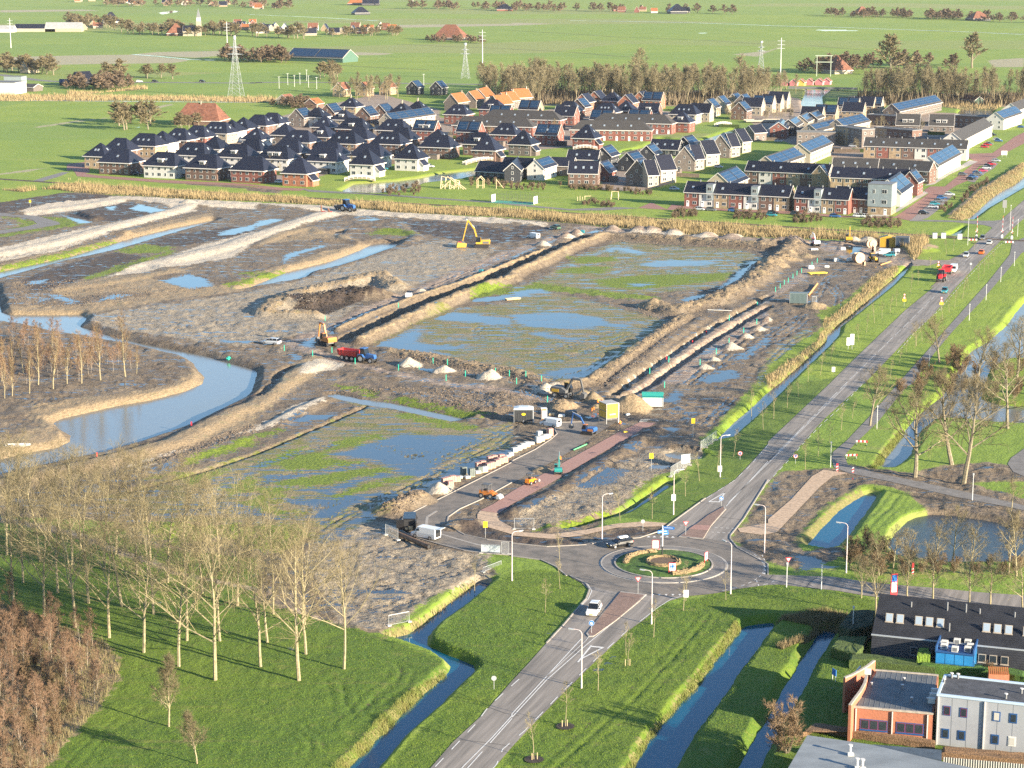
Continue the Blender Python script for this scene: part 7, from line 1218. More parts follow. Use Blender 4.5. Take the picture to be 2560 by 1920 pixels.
for s, lab in (("31:1800,400", 'left'), ("31:2020,400", 'middle'), ("31:2105,410", 'right')):
 x, y = W1(s); o = empty('crossing_barrier', (x, y, 0), label='raised red and white level crossing barrier, %s one' % lab, cat='crossing barrier'); mb = MB(); mb.box(-.4, .4, -.3, .3, 0, 1.2, steel); mb.tube((0, 0, 0), (0, 0, 3.2), .07, .07, whp, 6); mb.build('base', o); mb = MB()
 for k in range(8): mb.tube((.1, 0, 1.2+k*.85), (.1, 0, 1.2+(k+1)*.85), .07, .07, redp if k % 2 else whp, 5)
 mb.build('barrier_arm', o); mb = MB(); mb.prism([(-.5, 2.9), (-.4, 3.0), (.5, 2.3), (.4, 2.2)], -.06, -.03, redp); mb.prism([(-.5, 2.3), (-.4, 2.2), (.5, 2.9), (.4, 3.0)], -.08, -.061, whp); mb.box(-.2, .2, -.1, 0, 1.5, 2.1, blk); mb.build('warning_cross', o)
for s, lab in (("31:1770,425", 'left'), ("31:2085,445", 'right')): 
 x, y = W1(s); mb = MB(); [mb.box(-1.5+i*.6, -.9+i*.6, -.05, .05, .3, .8, redp if i % 2 else whp) for i in range(5)]; mb.box(-1.4, -1.3, -.05, .05, 0, .3, steel); mb.box(1.3, 1.4, -.05, .05, 0, .3, steel); mb.build('striped_board', loc=(x, y, 0), label='low red and white striped board at the level crossing, %s one' % lab, cat='barrier')
for s in ("31:1440,400", "31:1515,400", "31:1655,408"): x, y = W1(s); MB().box(-.8, .8, -.5, .5, 0, 1.9, mat('cabinet_grey', (.45, .45, .43), .6)).box(-.85, .85, -.55, .55, 1.9, 2.0, lead).build('signal_cabinet', loc=(x, y, 0), label='grey railway signal cabinet, %s from the left' % ORD[("31:1440,400", "31:1515,400", "31:1655,408").index(s)], cat='cabinet')
for s, n, lab, rz in (("32:810,530", 3, 'farther', -.2), ("32:720,650", 4, 'nearer', .1)):
 x, y = W1(s); o = empty('road_barrier', (x, y, zat(x, y)), rz, label='%s red and white striped barrier at the muddy cycle path edge' % lab, cat='barrier'); mb = MB()
 for i in range(6): mb.box(-1.2+i*.4, -.8+i*.4, -.06, .06, .65, 1.05, redp if i % 2 else whp)
 mb.build('board', o); mb = MB(); [mb.box(k-.05, k+.05, -.35, .35, 0, .1, blk).box(k-.04, k+.04, -.04, .04, 0, .7, steel) for k in (-1, 1)]; mb.build('stand', o)
def fence_panel(a, b, lab, h=2.0, sheet_=False, lean=0.0):
 A, B = [Vector(p) for p in W(a+' '+b)]; d = B-A; L = d.length; o = empty('site_fence', (A.x, A.y, zat(A.x, A.y)), math.atan2(d.y, d.x), label=lab, cat='site fence'); n = max(1, round(L/3.3))
 for k in range(n):
  x0, x1 = L*k/n+.03, L*(k+1)/n-.03; mb = MB(); mb.path([(x0, 0, .1), (x0, lean, h), (x1, lean, h), (x1, 0, .1), (x0, 0, .1)], .035, steel, 5)
  for j in range(1, 14): t = x0+(x1-x0)*j/14; mb.tube((t, 0, .1), (t, lean, h), .012, .012, steel, 3, False)
  for j in range(1, 6): mb.tube((x0, lean*j/6, .1+(h-.1)*j/6), (x1, lean*j/6, .1+(h-.1)*j/6), .012, .012, steel, 3, False)
  if sheet_: mb.add([(x0, -.03, .3), (x1, -.03, .3), (x1, lean-.03, h-.1), (x0, lean-.03, h-.1)], [(0, 1, 2, 3)], mat('grey_site_sheet', (.40, .44, .46), .5, .1, 3))
  mb.build('fence_panel', o)
  for xx in (x0, x1): MB().box(xx-.3, xx+.3, -.35, .35, -.05, .14, mat('fence_foot', (.45, .42, .37), .9)).build('foot', o)
 return o
fence_panel("12:1118,1310", "12:1228,1355", 'single fence panel standing left of the steel pipe'); fence_panel("22:18,1255", "22:190,1255", 'single fence panel on the rough grass strip'); fence_panel("22:1370,800", "22:1535,700", 'row of fence panels by the small ditch culvert'); fence_panel("22:1630,585", "22:1765,490", 'fence panels crossing the head of the long ditch'); fence_panel("12:1945,1462", "12:2110,1470", 'sheeted fence panel lying against the kerb', 1.6, True); fence_panel("12:2120,1470", "12:2185,1475", 'tilted fence panel beside the sheeted one', 2.2); fence_panel("13:1145,435", "13:1325,400", 'low fence at the bend of the bottom channel', 1.6); fence_panel("22:1110,325", "22:1255,320", 'pile of fence panels at the end of the brick path', .5); fence_panel("31:380,960", "31:420,955", 'single fence panel by the grey container', 2.0); fence_panel("12:1960,1620", "12:2120,1560", 'fallen fence frame on the ditch bank', .8)
c = W1("22:1500,710"); mb = MB(); mb.box(-1.0, 1.0, -.06, 0, .6, 2.4, whp); mb.prism([(math.cos(t*.63)*.75, 1.5+math.sin(t*.63)*.65) for t in range(10)], -.09, -.07, mat('cream_banner_print', (.80, .72, .42), .6)); [mb.tube((k, 0, 0), (k, 0, 2.5), .05, .05, steel, 6) for k in (-1, 1)]; mb.build('banner_board', loc=(c[0], c[1], 0), rz=.5, label='leaning white board with pale yellow emblem on the fence', cat='notice board')
c = W("31:705,1330"); 
for s, w_ in (("31:692,1365", .9), ("31:725,1360", 1.0)): x, y = W1(s); mb = MB(); mb.box(-w_/2, w_/2, -.05, .05, 1.2, 3.2 if w_ < 1 else 4.0, mat('sign_back_grey', (.62, .62, .62), .6)); mb.tube((0, 0, 0), (0, 0, 1.3), .06, .06, steel, 6); mb.build('road_sign', loc=(x, y, 0), label='grey-backed road sign %s on the verge by the ditch' % ('left of a pair' if w_ < 1 else 'right of a pair'), cat='road sign')
x, y = W1("f:1985,1440"); mb = MB(); mb.box(-.8, .8, -.05, .05, 2, 5, lead); mb.tube((0, .1, 0), (0, .1, 4.5), .09, .09, steel, 6); mb.build('road_sign', loc=(x, y, 0), label='dark-backed tall road sign by the far canal', cat='road sign'); x, y = W1("f:1983,800"); mb = MB(); mb.box(-1.4, 1.4, -.05, .05, 1.2, 3.2, whp); [mb.tube((k, .1, 0), (k, .1, 3), .06, .06, steel, 6) for k in (-1, 1)]; mb.build('billboard', loc=(x, y, 0), label='white billboard on the grass beside the red street', cat='billboard')
x, y = W1("33:570,905"); mb = MB(); mb.box(-.05, .05, -.5, .5, .8, 1.7, blup); mb.tube((0, -.4, 0), (0, -.4, .9), .05, .05, whp, 6); mb.tube((0, .4, 0), (0, .4, .9), .05, .05, whp, 6); mb.build('name_sign', loc=(x, y, 0), rz=.4, label='small blue sign on the lawn beside the second channel', cat='sign')
x, y = W1("33:1085,190"); o = empty('banner_sign', (x, y, 0), .2, label='tall red-framed advertising board by the east road', cat='advertising board'); MB().box(-.55, .55, -.06, .06, 0, 4.0, redp).build('frame', o); MB().box(-.42, .42, -.1, -.065, 1.0, 2.6, whp).box(-.42, .42, -.1, -.065, 2.7, 3.8, blup).build('board', o)
# ---------------------------------------------------------------- vehicles and machines
PT = {k: mat(k+'_car_paint', c, .3, spec=.6) for k, c in {'white': (.62, .62, .61), 'black': (.012, .013, .016), 'silver': (.42, .44, .46), 'blue': (.03, .10, .26), 'grey': (.12, .13, .14), 'red': (.42, .02, .03), 'teal': (.03, .22, .26), 'orange': (.65, .13, .02), 'green': (.03, .09, .05), 'pink': (.45, .05, .12)}.items()}
cgl = mat('car_glass', (.012, .015, .02), .06); tyre = mat('tyre_rubber', (.018, .018, .02), .85); rimm = mat('alloy_rim', (.45, .45, .45), .35, metal=.6); lampm = mat('head_lamp_lens', (.75, .75, .72), .1); taill = mat('tail_lamp_lens', (.35, .01, .01), .2); plate = mat('yellow_number_plate', (.75, .52, .03), .5)
def wheel_mesh(r_, w_):
 k = ('wheel', r_, w_)
 if k not in MC: mb = MB(); mb.tube((0, -w_/2, 0), (0, w_/2, 0), r_, r_, tyre, 14); mb.tube((0, -w_/2-.01, 0), (0, w_/2+.01, 0), r_*.6, r_*.6, rimm, 10); MC[k] = mb.mesh('wheel')
 return MC[k]
def loft(secs, mt, mb):   # secs: list of (x, halfwidth_low, halfwidth_mid, halfwidth_top, z0, zm, z1)
 V = []; 
 for x, a, b, c, z0, zm, z1 in secs: V += [(x, -a, z0), (x, -b, zm), (x, -c, z1), (x, c, z1), (x, b, zm), (x, a, z0)]
 n = len(secs); F_ = [tuple(range(6))[::-1], tuple(range(6*(n-1), 6*n))]+[(i*6+j, i*6+(j+1) % 6, (i+1)*6+(j+1) % 6, (i+1)*6+j) for i in range(n-1) for j in range(6)]
 mb.add(V, F_, mt)
def car_parts(kind, paint):
 k = ('car', kind, paint)
 if k in MC: return MC[k]
 p = PT[paint]; b = MB(); g = MB()
 if kind == 'hatch': L = 4.2; S = [(-2.1, .70, .78, .70, .35, .6, .85), (-1.95, .80, .88, .80, .22, .6, .98), (-.9, .82, .90, .84, .2, .62, .98), (.6, .82, .90, .84, .2, .62, .95), (1.7, .80, .87, .74, .22, .58, .78), (2.1, .66, .74, .62, .3, .5, .62)]; C = [(-1.95, .70, .70, .62, .92, 1.1, 1.3), (-1.5, .74, .74, .62, .94, 1.2, 1.5), (.1, .75, .75, .63, .94, 1.2, 1.52), (.95, .72, .70, .66, .90, .95, 1.0)]
 elif kind == 'estate': L = 4.7; S = [(-2.35, .72, .80, .72, .35, .6, .9), (-2.2, .80, .90, .82, .22, .6, 1.0), (-.9, .82, .91, .85, .2, .62, 1.0), (.7, .82, .91, .85, .2, .62, .96), (1.95, .80, .88, .76, .22, .56, .78), (2.35, .66, .76, .62, .3, .5, .62)]; C = [(-2.28, .68, .68, .58, .95, 1.1, 1.25), (-1.95, .74, .74, .62, .96, 1.2, 1.46), (.15, .75, .75, .63, .94, 1.2, 1.48), (1.05, .72, .70, .66, .90, .95, 1.0)]
 else: L = 5.0; S = [(-2.5, .80, .92, .84, .3, 1.0, 1.9), (-2.4, .86, .95, .86, .24, 1.0, 1.95), (.6, .88, .96, .86, .22, 1.0, 1.95), (1.15, .88, .96, .84, .22, .9, 1.72), (1.75, .87, .93, .82, .22, .8, 1.05), (2.35, .82, .88, .76, .25, .65, .85), (2.5, .70, .78, .66, .3, .5, .66)]; C = [(.66, .90, .965, .87, 1.15, 1.4, 1.75), (1.2, .86, .95, .80, 1.1, 1.35, 1.68), (1.72, .80, .88, .78, 1.02, 1.06, 1.1)]
 loft(S, p, b); loft(C, cgl, g)
 r = MB()
 if kind != 'van':
  zt = 1.53 if kind == 'hatch' else 1.49; x0 = -1.45 if kind == 'hatch' else -1.9; r.box(x0, .12, -.62, .62, zt-.03, zt+.02, p, .03)
  for xx in (x0-.05, -.75, .1): r.bx((xx, .72, 1.2), (.09, .05, .55), p); r.bx((xx, -.72, 1.2), (.09, .05, .55), p)
 else: r.box(.3, 1.1, -.84, .84, 1.80, 1.96, p, .03); r.box(-2.52, -2.5, -.6, .6, 1.2, 1.7, cgl)
 fx = L/2; l = MB().box(-.08, .02, -.16, .16, -.08, .07, lampm).mesh('headlight'); t = MB().box(-.03, .06, -.12, .12, -.12, .12, taill).mesh('tail_light'); pl = MB().box(0, .03, -.26, .26, -.06, .06, plate).mesh('number_plate')
 MC[k] = (b.mesh('body'), g.mesh('windows'), r.mesh('roof_panel'), l, t, pl, L); return MC[k]
def car(s, az, kind, paint, lab, grp=None, extra=None, z=0.05, name='parked_car', cat='car', small=False, sc_=1.0):
 b, g, r, l, t, pl, L = car_parts(kind, paint); x, y = W1(s) if isinstance(s, str) else s; o = empty(name, (x, y, max(z, zat(x, y)+.03) if y < 1050 else z), az, label=lab, cat=cat, group=grp) if grp else empty(name, (x, y, max(z, zat(x, y)+.03)), az, label=lab, cat=cat)
 o.scale = (sc_,)*3
 for nm, me in (('body', b), ('windows', g), ('roof_panel', r)): kid(link(nm, me, o), o)
 wb = L*.30; wr = .32 if kind != 'van' else .34
 for i in (-1, 1):
  for j in (-1, 1): kid(link('wheel', wheel_mesh(wr, .22), o, (i*wb, j*(.80 if kind != 'van' else .86), wr)), o)
 if not small:
  for j in (-1, 1):
   kid(link('headlight', l, o, (L/2-.12, j*.6, .66)), o); kid(link('tail_light', t, o, (-L/2+.08, j*.72, .82)), o)
   kid(link('mirror', MC.setdefault('mir', MB().box(-.08, .08, -.1, .1, -.07, .07, blk).mesh('mirror')), o, (.75 if kind != 'van' else 1.25, j*1.0, 1.0)), o)
  kid(link('number_plate', pl, o, (L/2-.02 if kind != 'van' else L/2, 0, .45)), o)
 return o
def head(a, b): p, q = W(a+' '+b); return math.atan2(q[1]-p[1], q[0]-p[0])
o = car("22:930,1405", head("22:1030,1390", "22:820,1425"), 'estate', 'black', 'black estate car with a roof box driving round the roundabout'); MB().box(-1.5, .4, -.35, .35, 1.52, 1.78, PT['silver'], .08).build('roof_box', o)
car("23:706,322", head("23:770,200", "23:640,400"), 'hatch', 'white', 'white hatchback driving towards the viewer beside the southern island', sc_=1.05)
o = car("12:1465,1330", head("12:1600,1345", "12:1360,1300"), 'van', 'white', 'white delivery van with its tailgate open beside the brown pipe', name='delivery_van', cat='van', sc_=1.05); mb = MB(); mb.bx((-2.95, 0, 2.0), (1.0, 1.6, .06), PT['white'], 0, .15); mb.build('tailgate', o); MB().box(-2.515, -2.505, -.7, .7, .5, 1.8, blk).build('cargo_opening', o); MB().box(-1.6, .2, -.98, -.965, 1.25, 1.45, mat('dark_van_lettering', (.08, .1, .15), .5)).build('side_print', o)
o = car("12:1330,1240", head("12:1330,1270", "12:1345,1150"), 'van', 'black', 'dark high-roofed van seen from behind with both rear doors open', name='delivery_van', cat='van', sc_=1.25); mb = MB(); mb.bx((-2.55, 1.35, 1.1), (.08, .9, 1.5), PT['black']); mb.build('rear_door', o); mb = MB(); mb.bx((-2.9, -.95, 1.1), (.8, .06, 1.5), PT['black']); mb.build('rear_door', o); MB().box(-2.53, -2.505, -.75, .75, .4, 1.8, blk).build('cargo_opening', o); MB().box(-2.62, -2.53, -.5, .1, .4, .9, stk).box(-2.62, -2.53, .2, .6, .4, .7, mat('cardboard', (.45, .32, .18), .9)).build('cargo', o)
car("22:330,365", head("22:410,370", "22:250,345"), 'van', 'white', 'small white van parked beside the black site trailer', name='delivery_van', cat='van', sc_=.92)
car("21:185,400", head("21:215,410", "21:150,400"), 'van', 'white', 'white van standing on the far dirt track', name='delivery_van', cat='van'); car("21:375,320", head("21:420,330", "21:330,310"), 'estate', 'green', 'dark green off-road car on the far site road', sc_=1.1); car("11:130,1315", head("11:190,1310", "11:70,1300"), 'estate', 'silver', 'silver off-road car at the dirt track junction', sc_=1.1)
rd1 = head("31:1300,1100", "31:1700,620"); 
for s, k, p_, lb, rev in (("31:1525,870", 'hatch', 'teal', 'dark teal car on the long road', 1), ("31:1710,560", 'hatch', 'silver', 'pale blue car on the far road, left lane', 1), ("31:1845,535", 'hatch', 'orange', 'orange-red car driving away on the far road', 0), ("31:1912,450", 'estate', 'silver', 'silver-grey car just before the level crossing', 0), ("31:1852,412", 'hatch', 'grey', 'grey car just beyond the level crossing', 1)): car(s, rd1+(math.pi if rev else 0), k, p_, lb, name='moving_car')
car("31:1600,690", rd1+math.pi, 'van', 'white', 'white van behind the red tractor on the road', name='delivery_van', cat='van', sc_=1.15)
st_ = "e:340,1495 480,1500 750,1510 1230,1540 1215,1565 1510,1550 1990,1580 f:305,1490 400,1495".split(); cur = 'e'; cc = ['silver', 'grey', 'blue', 'black', 'teal', 'grey', 'blue', 'white', 'white']; az0 = ROT
for i, t in enumerate(st_):
 if ':' in t: cur, t = t.split(':')
 car(cur+':'+t, az0+(R(90) if i in (0, 1, 2, 5, 6, 7) else 0)*0, 'hatch', cc[i], '%s car parked before the southern terrace, %s from the left' % (cc[i], ORD[i]), 'cars parked before the southern terrace', small=True)
pk = "f:1355,1240 1265,1280 1235,1315 1185,1350 1165,1385 1055,1455 1600,1060 1625,1035 1690,1010 1670,990 1740,965 1780,935 1800,910 1835,890 1505,1010 1890,850 1760,690 1790,665 1810,655 1920,620 1900,605 1850,550 2180,460 240,680 640,715".split(); cur = 'f'; cp = ['silver', 'blue', 'grey', 'teal', 'silver', 'black', 'black', 'blue', 'grey', 'blue', 'pink', 'silver', 'black', 'red', 'grey', 'silver', 'red', 'red', 'grey', 'blue', 'silver', 'black', 'blue', 'silver', 'silver']
for i, t in enumerate(pk):
 t = t.split(':')[-1]; car('f:'+t, ROT+(R(8) if i < 14 else 0), 'hatch', cp[i], '%s car, %s in the parking bays counted from the railway along the red street' % (cp[i], ORD[i]), 'cars parked along the red street', small=True)
for s, p_, lb in (("e:30,1245", 'silver', 'pale blue car in shade left of the southern terrace'), ("e:570,975", 'silver', 'silver car in the shade behind the solar-roofed cream house'), ("e:1300,660", 'silver', 'silver car before the hedge by the diagonal row'), ("b:365,1095", 'white', 'white car beside the orange-brick villa'), ("b:2095,915", 'white', 'white car by the second white villa'), ("b:1570,940", 'teal', 'dark car between the two white steep villas'), ("d:1450,600", 'red', 'red car at the path bend behind the red terrace'), ("b:130,1090", 'pink', 'dark red car between brick villas'), ("a:745,635", 'black', 'dark car between brown and white villas'), ("a:1310,660", 'grey', 'dark car beside the shrubs in the front row'), ("c:1220,1020", 'blue', 'blue car at the street behind the black house'), ("d:1160,1240", 'white', 'white car by the stepped cream block')): car(s, ROT+R(5), 'hatch', p_, lb, small=True)
for s, lb in (("00:1205,710", 'white'), ("00:1340,710", 'black'), ("00:1750,710", 'black')): car(s, R(3), 'hatch', lb, '%s car on the distant country road, %s' % (lb, {'00:1205,710': 'leftmost', '00:1340,710': 'middle', '00:1750,710': 'rightmost'}[s]), small=True, sc_=1.2, name='moving_car')
cy = mat('machine_yellow', (.50, .29, .03), .45); co = mat('machine_orange', (.48, .17, .04), .45); crm = mat('machine_red', (.40, .03, .03), .5); cbl = mat('tractor_blue', (.03, .10, .28), .4); ctl = mat('machine_teal', (.02, .22, .20), .45); cgr = mat('machine_grey', (.10, .10, .10), .6)
def bigwheel(root, x, y, r_, w_, rim=rimm):
 k = ('bw', r_, w_, rim.name)
 if k not in MC: mb = MB(); mb.tube((0, -w_/2, 0), (0, w_/2, 0), r_, r_, tyre, 18); mb.tube((0, -w_/2-.03, 0), (0, w_/2+.03, 0), r_*.55, r_*.55, rim, 12); MC[k] = mb.mesh('wheel')
 return kid(link('wheel', MC[k], root, (x, y, r_)), root)
def excavator(s, az, lab, paint, sc_=1.0, tracked=True, swing=0.0, pose=((0, 1.6), (1.6, 4.6), (3.9, 5.6), (4.6, 2.2)), mat2=None):
 x, y = W1(s); o = empty('excavator', (x, y, zat(x, y)), az, label=lab, cat='excavator'); o.scale = (sc_,)*3
 if tracked:
  for j in (-1, 1): mb = MB(); mb.prism([(-1.9, .3), (-1.6, 0), (1.6, 0), (1.9, .3), (1.9, .6), (1.6, .9), (-1.6, .9), (-1.9, .6)], j*1.1-.3, j*1.1+.3, tyre); mb.build('track', o)
 else:
  for i in (-1.3, 1.3):
   for j in (-1, 1): bigwheel(o, i, j*1.0, .55, .45)
 MB().box(-1.5, 1.5, -.8, .8, .6, 1.0, cgr).build('undercarriage', o)
 MB().prism([(-2.2, 1.1), (1.2, 1.1), (1.2, 1.6), (.2, 2.1), (-2.0, 2.2), (-2.3, 1.7)], -1.2, .15, paint).prism([(-2.2, 1.1), (.3, 1.1), (.1, 2.1), (-2.0, 2.2), (-2.3, 1.7)], .15, 1.2, paint).box(-1.9, -.3, -1.25, 1.25, 1.2, 1.8, mat2 or paint).build('body', o)
 MB().prism([(.2, 1.1), (1.5, 1.1), (1.6, 1.9), (1.1, 2.9), (.1, 2.9)], .25, 1.2, cgl).box(.05, 1.15, .2, 1.25, 2.9, 3.0, mat2 or paint).box(.15, .25, .2, 1.22, 1.1, 2.9, paint).box(.15, 1.5, 1.18, 1.24, 1.1, 1.6, paint).build('cab', o)
 P_ = [(1.0+a, -.25, b) for a, b in pose]; mb = MB()
 for (a, b, w_) in ((P_[0], P_[1], .30), (P_[1], P_[2], .26)): mb.tube(a, b, w_, w_*.8, paint, 4)
 mb.build('boom', o); MB().tube(P_[2], P_[3], .22, .15, paint, 4).tube((P_[1][0], -.25, P_[1][2]+.4), (P_[2][0]+.4, -.25, P_[2][2]+.3), .08, .08, steel, 6).build('arm', o); bx_, bz_ = P_[3][0], P_[3][2]; MB().prism([(bx_-.2, bz_+.2), (bx_+.5, bz_-.1), (bx_+.4, bz_-1.0), (bx_-.5, bz_-1.1), (bx_-.7, bz_-.6)], -.85, .35, cgr).build('bucket', o); return o
excavator("11:1950,480", head("11:1990,480", "11:1780,480"), 'big yellow excavator with raised arm on the dark soil', cy, 1.3, pose=((0, 1.7), (.9, 4.9), (2.6, 7.2), (4.0, 1.6)), mat2=cgr)
mb = MB(); mb.prism([(-1.6, .2), (1.6, .2), (1.9, 1.4), (-1.2, 1.9)], -1.1, 1.1, cy); mb.box(-1, .5, -.5, .5, 1.6, 2.0, redp); x, y = W1("11:1770,480"); mb.build('soil_hopper', loc=(x, y, 0), rz=.2, label='low yellow dozer body in front of the big excavator', cat='bulldozer')
excavator("11:620,1330", head("11:650,1330", "11:550,1300"), 'orange excavator bending over the flooded trench', co, 1.1, pose=((0, 1.7), (1.0, 4.6), (2.8, 4.9), (3.6, 1.2)))
excavator("22:440,120", head("22:400,110", "22:560,130"), 'yellow wheeled excavator among the sand heaps', cgr, 1.15, False, pose=((0, 1.7), (1.3, 4.0), (3.1, 3.9), (3.8, 1.4)), mat2=cy)
excavator("31:700,450", head("31:705,470", "31:690,400"), 'small yellow excavator at the far end of the site', cy, .95, pose=((0, 1.7), (.4, 3.6), (1.2, 5.4), (2.0, 3.0)), mat2=cgr)
excavator("31:410,465", head("31:430,460", "31:300,400"), 'white and red mini excavator on the far earth berm', PT['white'], .9, mat2=redp, pose=((0, 1.6), (1.6, 4.0), (3.9, 4.3), (5.2, 3.0)))
excavator("22:400,775", head("22:400,775", "22:400,700"), 'small teal excavator working on the brick path', ctl, .62); excavator("22:660,435", head("22:690,440", "22:610,430"), 'blue and orange mini excavator beside the new road', cbl, .75, mat2=co)
def loader(s, az, lab, paint, sc_=1.0):
 x, y = W1(s); o = empty('wheel_loader', (x, y, max(.07, zat(x, y))), az, label=lab, cat='wheel loader'); o.scale = (sc_,)*3
 MB().prism([(-1.6, .5), (1.0, .5), (1.1, 1.0), (-.2, 1.2), (-1.5, 1.3)], -.55, .55, paint).build('body', o); mb = MB()
 for a in (-.9, .2):
  for b in (-.55, .55): mb.box(a-.05, a+.05, b-.05, b+.05, 1.1, 2.3, cgr)
 mb.box(-1.05, .4, -.65, .65, 2.3, 2.4, cgr); mb.build('canopy', o); MB().box(-.8, -.2, -.3, .3, 1.2, 1.5, blk).build('seat', o)
 for a in (-1.1, .6):
  for b in (-1, 1): bigwheel(o, a, b*.6, .42, .3)
 mb = MB(); mb.tube((.4, -.3, 1.3), (1.9, -.3, .5), .09, .09, paint, 4); mb.tube((.4, .3, 1.3), (1.9, .3, .5), .09, .09, paint, 4); mb.build('lift_arms', o); MB().prism([(1.8, .15), (2.5, .15), (2.3, .6), (1.8, .8)], -.8, .8, steel).build('bucket', o); return o
loader("12:2010,985", head("12:1960,975", "12:2120,995"), 'orange-red compact wheel loader on the tarmac edge', co, 1.1); loader("22:165,865", head("22:130,875", "22:215,840"), 'bright orange compact loader on the brick path', mat('bright_orange', (.8, .25, .01), .45), .9)
def tractor(s, az, lab, paint, sc_=1.0):
 x, y = W1(s); o = empty('tractor', (x, y, max(0, zat(x, y))), az, label=lab, cat='tractor'); o.scale = (sc_,)*3
 MB().prism([(.1, .9), (2.2, .9), (2.3, 1.3), (2.1, 1.7), (.1, 1.85)], -.42, .42, paint).box(-1.0, .1, -.5, .5, .8, 1.4, paint).build('body', o); MB().prism([(-1.0, 1.3), (.1, 1.3), (.3, 1.8), (0, 2.8), (-.9, 2.8)], -.7, .7, cgl).box(-1.0, .1, -.78, .78, 2.8, 2.92, paint).build('cab', o)
 for b in (-1, 1): bigwheel(o, -.6, b*.9, .85, .5); bigwheel(o, 1.6, b*.75, .6, .4); 
 for b in (-1, 1): MB().prism([(-1.4, 1.1), (-1.2, 1.7), (-.2, 1.75), (.2, 1.2), (0, 1.2), (-.3, 1.6), (-1.1, 1.6)], b*.9-.25, b*.9+.25, paint).build('mudguard', o)
 MB().tube((1.4, .35, 1.7), (1.4, .35, 2.6), .05, .05, cgr, 6).build('exhaust', o); return o
def trailer(s, az, lab, paint, axles=2, sc_=1.0, L=5.0):
 x, y = W1(s); o = empty('dump_trailer', (x, y, max(0, zat(x, y))), az, label=lab, cat='dump trailer'); o.scale = (sc_,)*3
 b = MB(); h = L/2; b.add([(-h, -1.0, 1.0), (h, -1.0, 1.0), (h, 1.0, 1.0), (-h, 1.0, 1.0), (-h-.3, -1.25, 2.3), (h+.1, -1.25, 2.3), (h+.1, 1.25, 2.3), (-h-.3, 1.25, 2.3), (-h-.15, -1.1, 2.3), (h-.1, -1.1, 2.3), (h-.1, 1.1, 2.3), (-h-.15, 1.1, 2.3), (-h+.2, -.9, 1.2), (h-.3, -.9, 1.2), (h-.3, .9, 1.2), (-h+.2, .9, 1.2)], [(3, 2, 1, 0), (0, 1, 5, 4), (1, 2, 6, 5), (2, 3, 7, 6), (3, 0, 4, 7), (4, 5, 9, 8), (5, 6, 10, 9), (6, 7, 11, 10), (7, 4, 8, 11), (8, 9, 13, 12), (9, 10, 14, 13), (10, 11, 15, 14), (11, 8, 12, 15), (12, 13, 14, 15)], paint); b.build('skip', o)
 for k in range(5): 
  for j in (-1, 1): x0 = -h+.5+k*(L-1)/4; MB().tube((x0, j*1.02, 1.0), (x0, j*1.27, 2.28), .05, .05, paint, 4).build('rib', o)
 MB().box(-h, h+1.6, -.15, .15, .75, .98, cgr).build('chassis', o)
 for a in range(axles):
  for j in (-1, 1): bigwheel(o, -h*.55+a*1.3, j*.95, .55, .42)
 return o
az = head("11:760,1440", "11:1000,1470"); tractor("11:950,1475", az, 'blue tractor pulling the dark red trailer', cbl, 1.25); trailer("11:810,1450", az, 'dark red dump trailer behind the blue tractor', crm, 3, 1.15, 4.6)
tractor("31:1495,770", rd1+math.pi, 'red tractor coming down the long road', redp, 1.25); trailer("31:1545,710", rd1+math.pi, 'orange-red trailer behind the red tractor', redp, 2, 1.1); tractor("11:790,170", head("11:740,150", "11:840,160"), 'blue tractor on the far sand road', cbl, 1.6); trailer("11:720,155", head("11:740,150", "11:840,160"), 'low flat implement behind the far blue tractor', cgr, 2, .8); tractor("31:905,605", R(-70), 'yellow compact tractor in the storage yard', cy, 1.0)
mb = MB(); mb.box(-2.2, 2.2, -.2, .2, .6, .9, crm); mb.box(-2.3, -2.0, -.3, .3, 0, 3.2, mat('rust_brown', (.16, .07, .04), .8)); mb.prism([(1.0, 0), (2.0, 0), (.8, 2.0), (.5, 2.0)], -.3, .3, MATS['rust_brown']); x, y = W1("11:610,190"); mb.build('levelling_blade', loc=(x, y, .2), rz=-.3, label='rusty levelling blade lying on the far sand road', cat='implement')
